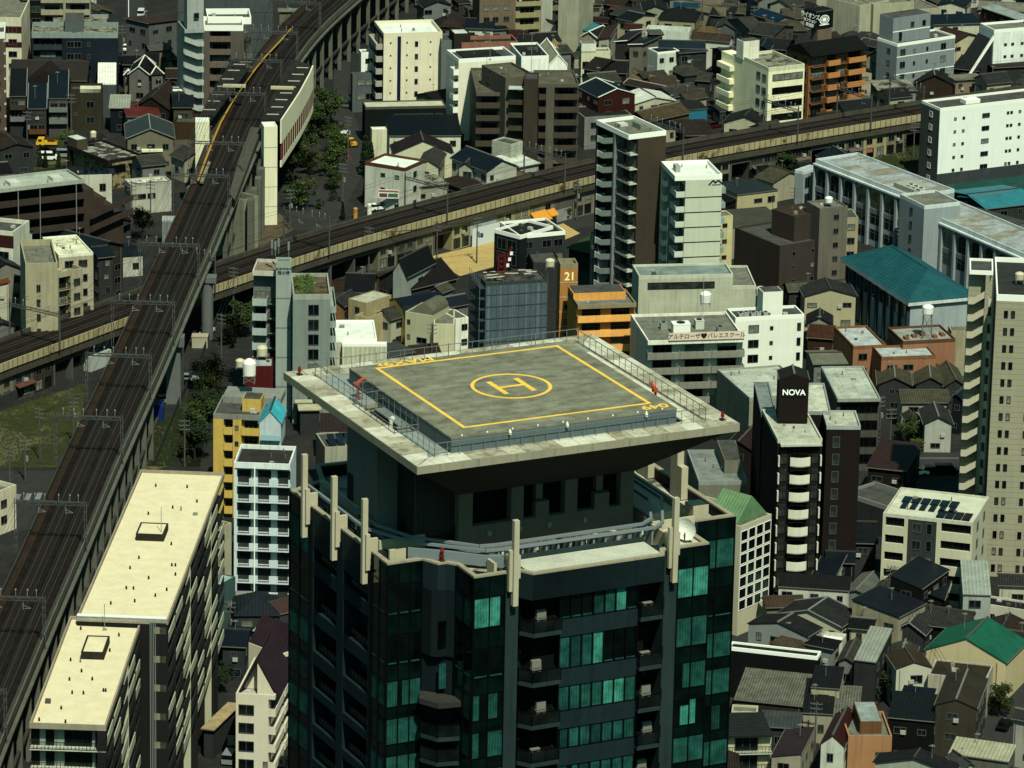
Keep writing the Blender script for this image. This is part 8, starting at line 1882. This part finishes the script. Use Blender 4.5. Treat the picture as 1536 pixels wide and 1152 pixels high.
for (xa,xb),(ya,yb) in zones+[((0,1536),(0,600)),((1080,1536),(560,1152))]:
    for k in range(int((xb-xa)*(yb-ya)/300)):
        x=fr.uniform(xa,xb);y=fr.uniform(ya,yb)
        if any(a<x<b and c<y<d for (a,b),(c,d) in roads): continue
        p=at(x,y,0); shed=fr.random()<.5
        w,d=(fr.uniform(2.6,4.8),fr.uniform(2.6,4.8)) if shed else (2.2,4.6)
        j=nearest(V1,p)
        if (V1.p[j]-p).to_2d().length<9: continue
        j=nearest(V2,p)
        if (V2.p[j]-p).to_2d().length<11: continue
        if y>500 and 400<x<1110: continue
        a=fr.choice([.35,.45,-.9,.4])
        if any(hit(Vector((p.x+math.cos(a)*u-math.sin(a)*v,p.y+math.sin(a)*u+math.cos(a)*v,0)),.25) for u in(0,w/2,w) for v in(0,d/2,d)): continue
        rel,bl=lbl(x,y)
        if shed:
            if NS>=90: continue
            rn=fr.choice(list(RCN)); L='tiny shed with %s roof %s the %s'%(rn,rel,short_(bl,16-len(('tiny shed with %s roof %s the'%(rn,rel)).split())))
            if L in used: continue
            used.add(L); NS+=1
            H(L,'X','','','',fr.uniform(2.3,3.6),fr.choice(['x','y','shb','shl']),fr.uniform(.4,.9),WCN[fr.choice(list(WCN))],RCN[rn],.15,name='shed',cat='shed',world=(p,a,w,d))
        else:
            if NC>=45: continue
            cn=fr.choice(list(CC)); L='%s car parked %s the %s'%(cn,rel,short_(bl,16-len(('%s car parked %s the'%(cn,rel)).split())))
            if L in used: continue
            used.add(L); NC+=1; px_,py_=proj(Vector((p.x+1,p.y+2.2,0)))
            car(px_,py_,a+math.pi/2,CC[cn],L); FOOT.append((p,a,w,d,1.5,L))
print('sheds',NS,NC)
bgh=MB(); nb=0
for (xa,xb),(ya,yb),nn in (((-650,-70),(-60,1150),170),((1610,2150),(-60,1150),170),((480,1050),(790,1500),90),((-300,1900),(-260,-70),90)):
    k=0;t_=0
    while k<nn and t_<nn*12:
        t_+=1; x=fr.uniform(xa,xb);y=fr.uniform(ya,yb); p=at(x,y,0); w,d=fr.uniform(6,10),fr.uniform(7,12)
        if (V1.p[nearest(V1,p)]-p).to_2d().length<15 or (V2.p[nearest(V2,p)]-p).to_2d().length<16: continue
        if hit(Vector((p.x+w/2,p.y+d/2,0)),5) or hit(p,5): continue
        k+=1; FOOT.append((p,0,w,d,6,'')); ze=fr.uniform(4.5,9); mi=fr.randint(0,3)
        bgh.box(p.x,p.y,0,p.x+w,p.y+d,ze,mi); r_=fr.uniform(1,2)
        if fr.random()<.5: bgh.ext([(p.x-.4,ze+.01),(p.x+w/2,ze+r_),(p.x+w+.4,ze+.01)],'y',p.y-.4,p.y+d+.4,4+fr.randint(0,2))
        else: bgh.ext([(p.y-.4,ze+.01),(p.y+d/2,ze+r_),(p.y+d+.4,ze+.01)],'x',p.x-.4,p.x+w+.4,4+fr.randint(0,2))
tag(bgh.build('surrounding_houses',[W(.42,.4,.28),GR,DG,W(.46,.47,.4),mat('tile',(.1,.105,.1)),mat('tile',(.1,.07,.055)),mat('seam',(.02,.035,.055))]),'low houses of the surrounding quarter hidden behind the tower and beyond the frame','houses',None,'stuff')
# ---------------- light, sky, camera
az=math.radians(17); el=math.radians(54)
sd=Vector((math.sin(az)*math.cos(el),-math.cos(az)*math.cos(el),math.sin(el)))
sl=bpy.data.lights.new('sun','SUN'); sl.energy=5.0; sl.angle=math.radians(.6); sl.color=(1,.99,.78)
so=bpy.data.objects.new('sun',sl); COL.objects.link(so); so.rotation_euler=sd.to_track_quat('Z','Y').to_euler()
w=bpy.data.worlds.new('World'); S.world=w; w.use_nodes=True; nt=w.node_tree; bg=nt.nodes['Background']
sk=nt.nodes.new('ShaderNodeTexSky'); sk.sky_type='NISHITA'; sk.sun_disc=False; sk.sun_elevation=el; sk.sun_rotation=math.pi-az if 0 else math.atan2(sd.x,sd.y); sk.air_density=1.5; sk.dust_density=3
mx=nt.nodes.new('ShaderNodeVectorMath'); mx.operation='MULTIPLY'; mx.inputs[1].default_value=(.34,.85,.76)
nt.links.new(sk.outputs[0],mx.inputs[0]); nt.links.new(mx.outputs[0],bg.inputs['Color']); bg.inputs['Strength'].default_value=.06
c=bpy.data.cameras.new('camera'); c.sensor_width=36; c.lens=FL/1536*36; c.clip_start=10; c.clip_end=20000
co=bpy.data.objects.new('camera',c); COL.objects.link(co); co.location=(0,0,CH)
m=Matrix((RV,UV_,-FW)).transposed().to_4x4(); co.rotation_euler=m.to_euler(); S.camera=co
S.view_settings.view_transform='Standard'; S.view_settings.look='None'; S.view_settings.exposure=.2; S.view_settings.gamma=1
S.render.resolution_x=1024; S.render.resolution_y=768
import sys
for o in COL.objects:
    if o.parent is None and 'label' in o:
        nw=len(o['label'].split())
        if nw>16 or nw<4: print('LBL',nw,o.name,o['label'])
_d={}
for o in COL.objects:
    if o.parent is None and 'label' in o: _d.setdefault(o['label'],[]).append(o)
for l,q in _d.items():
    if len(q)>1 and any('group' not in o for o in q): print('DUP',len(q),l)
#: every thing that has no parent keeps its tags; drop empty meshes
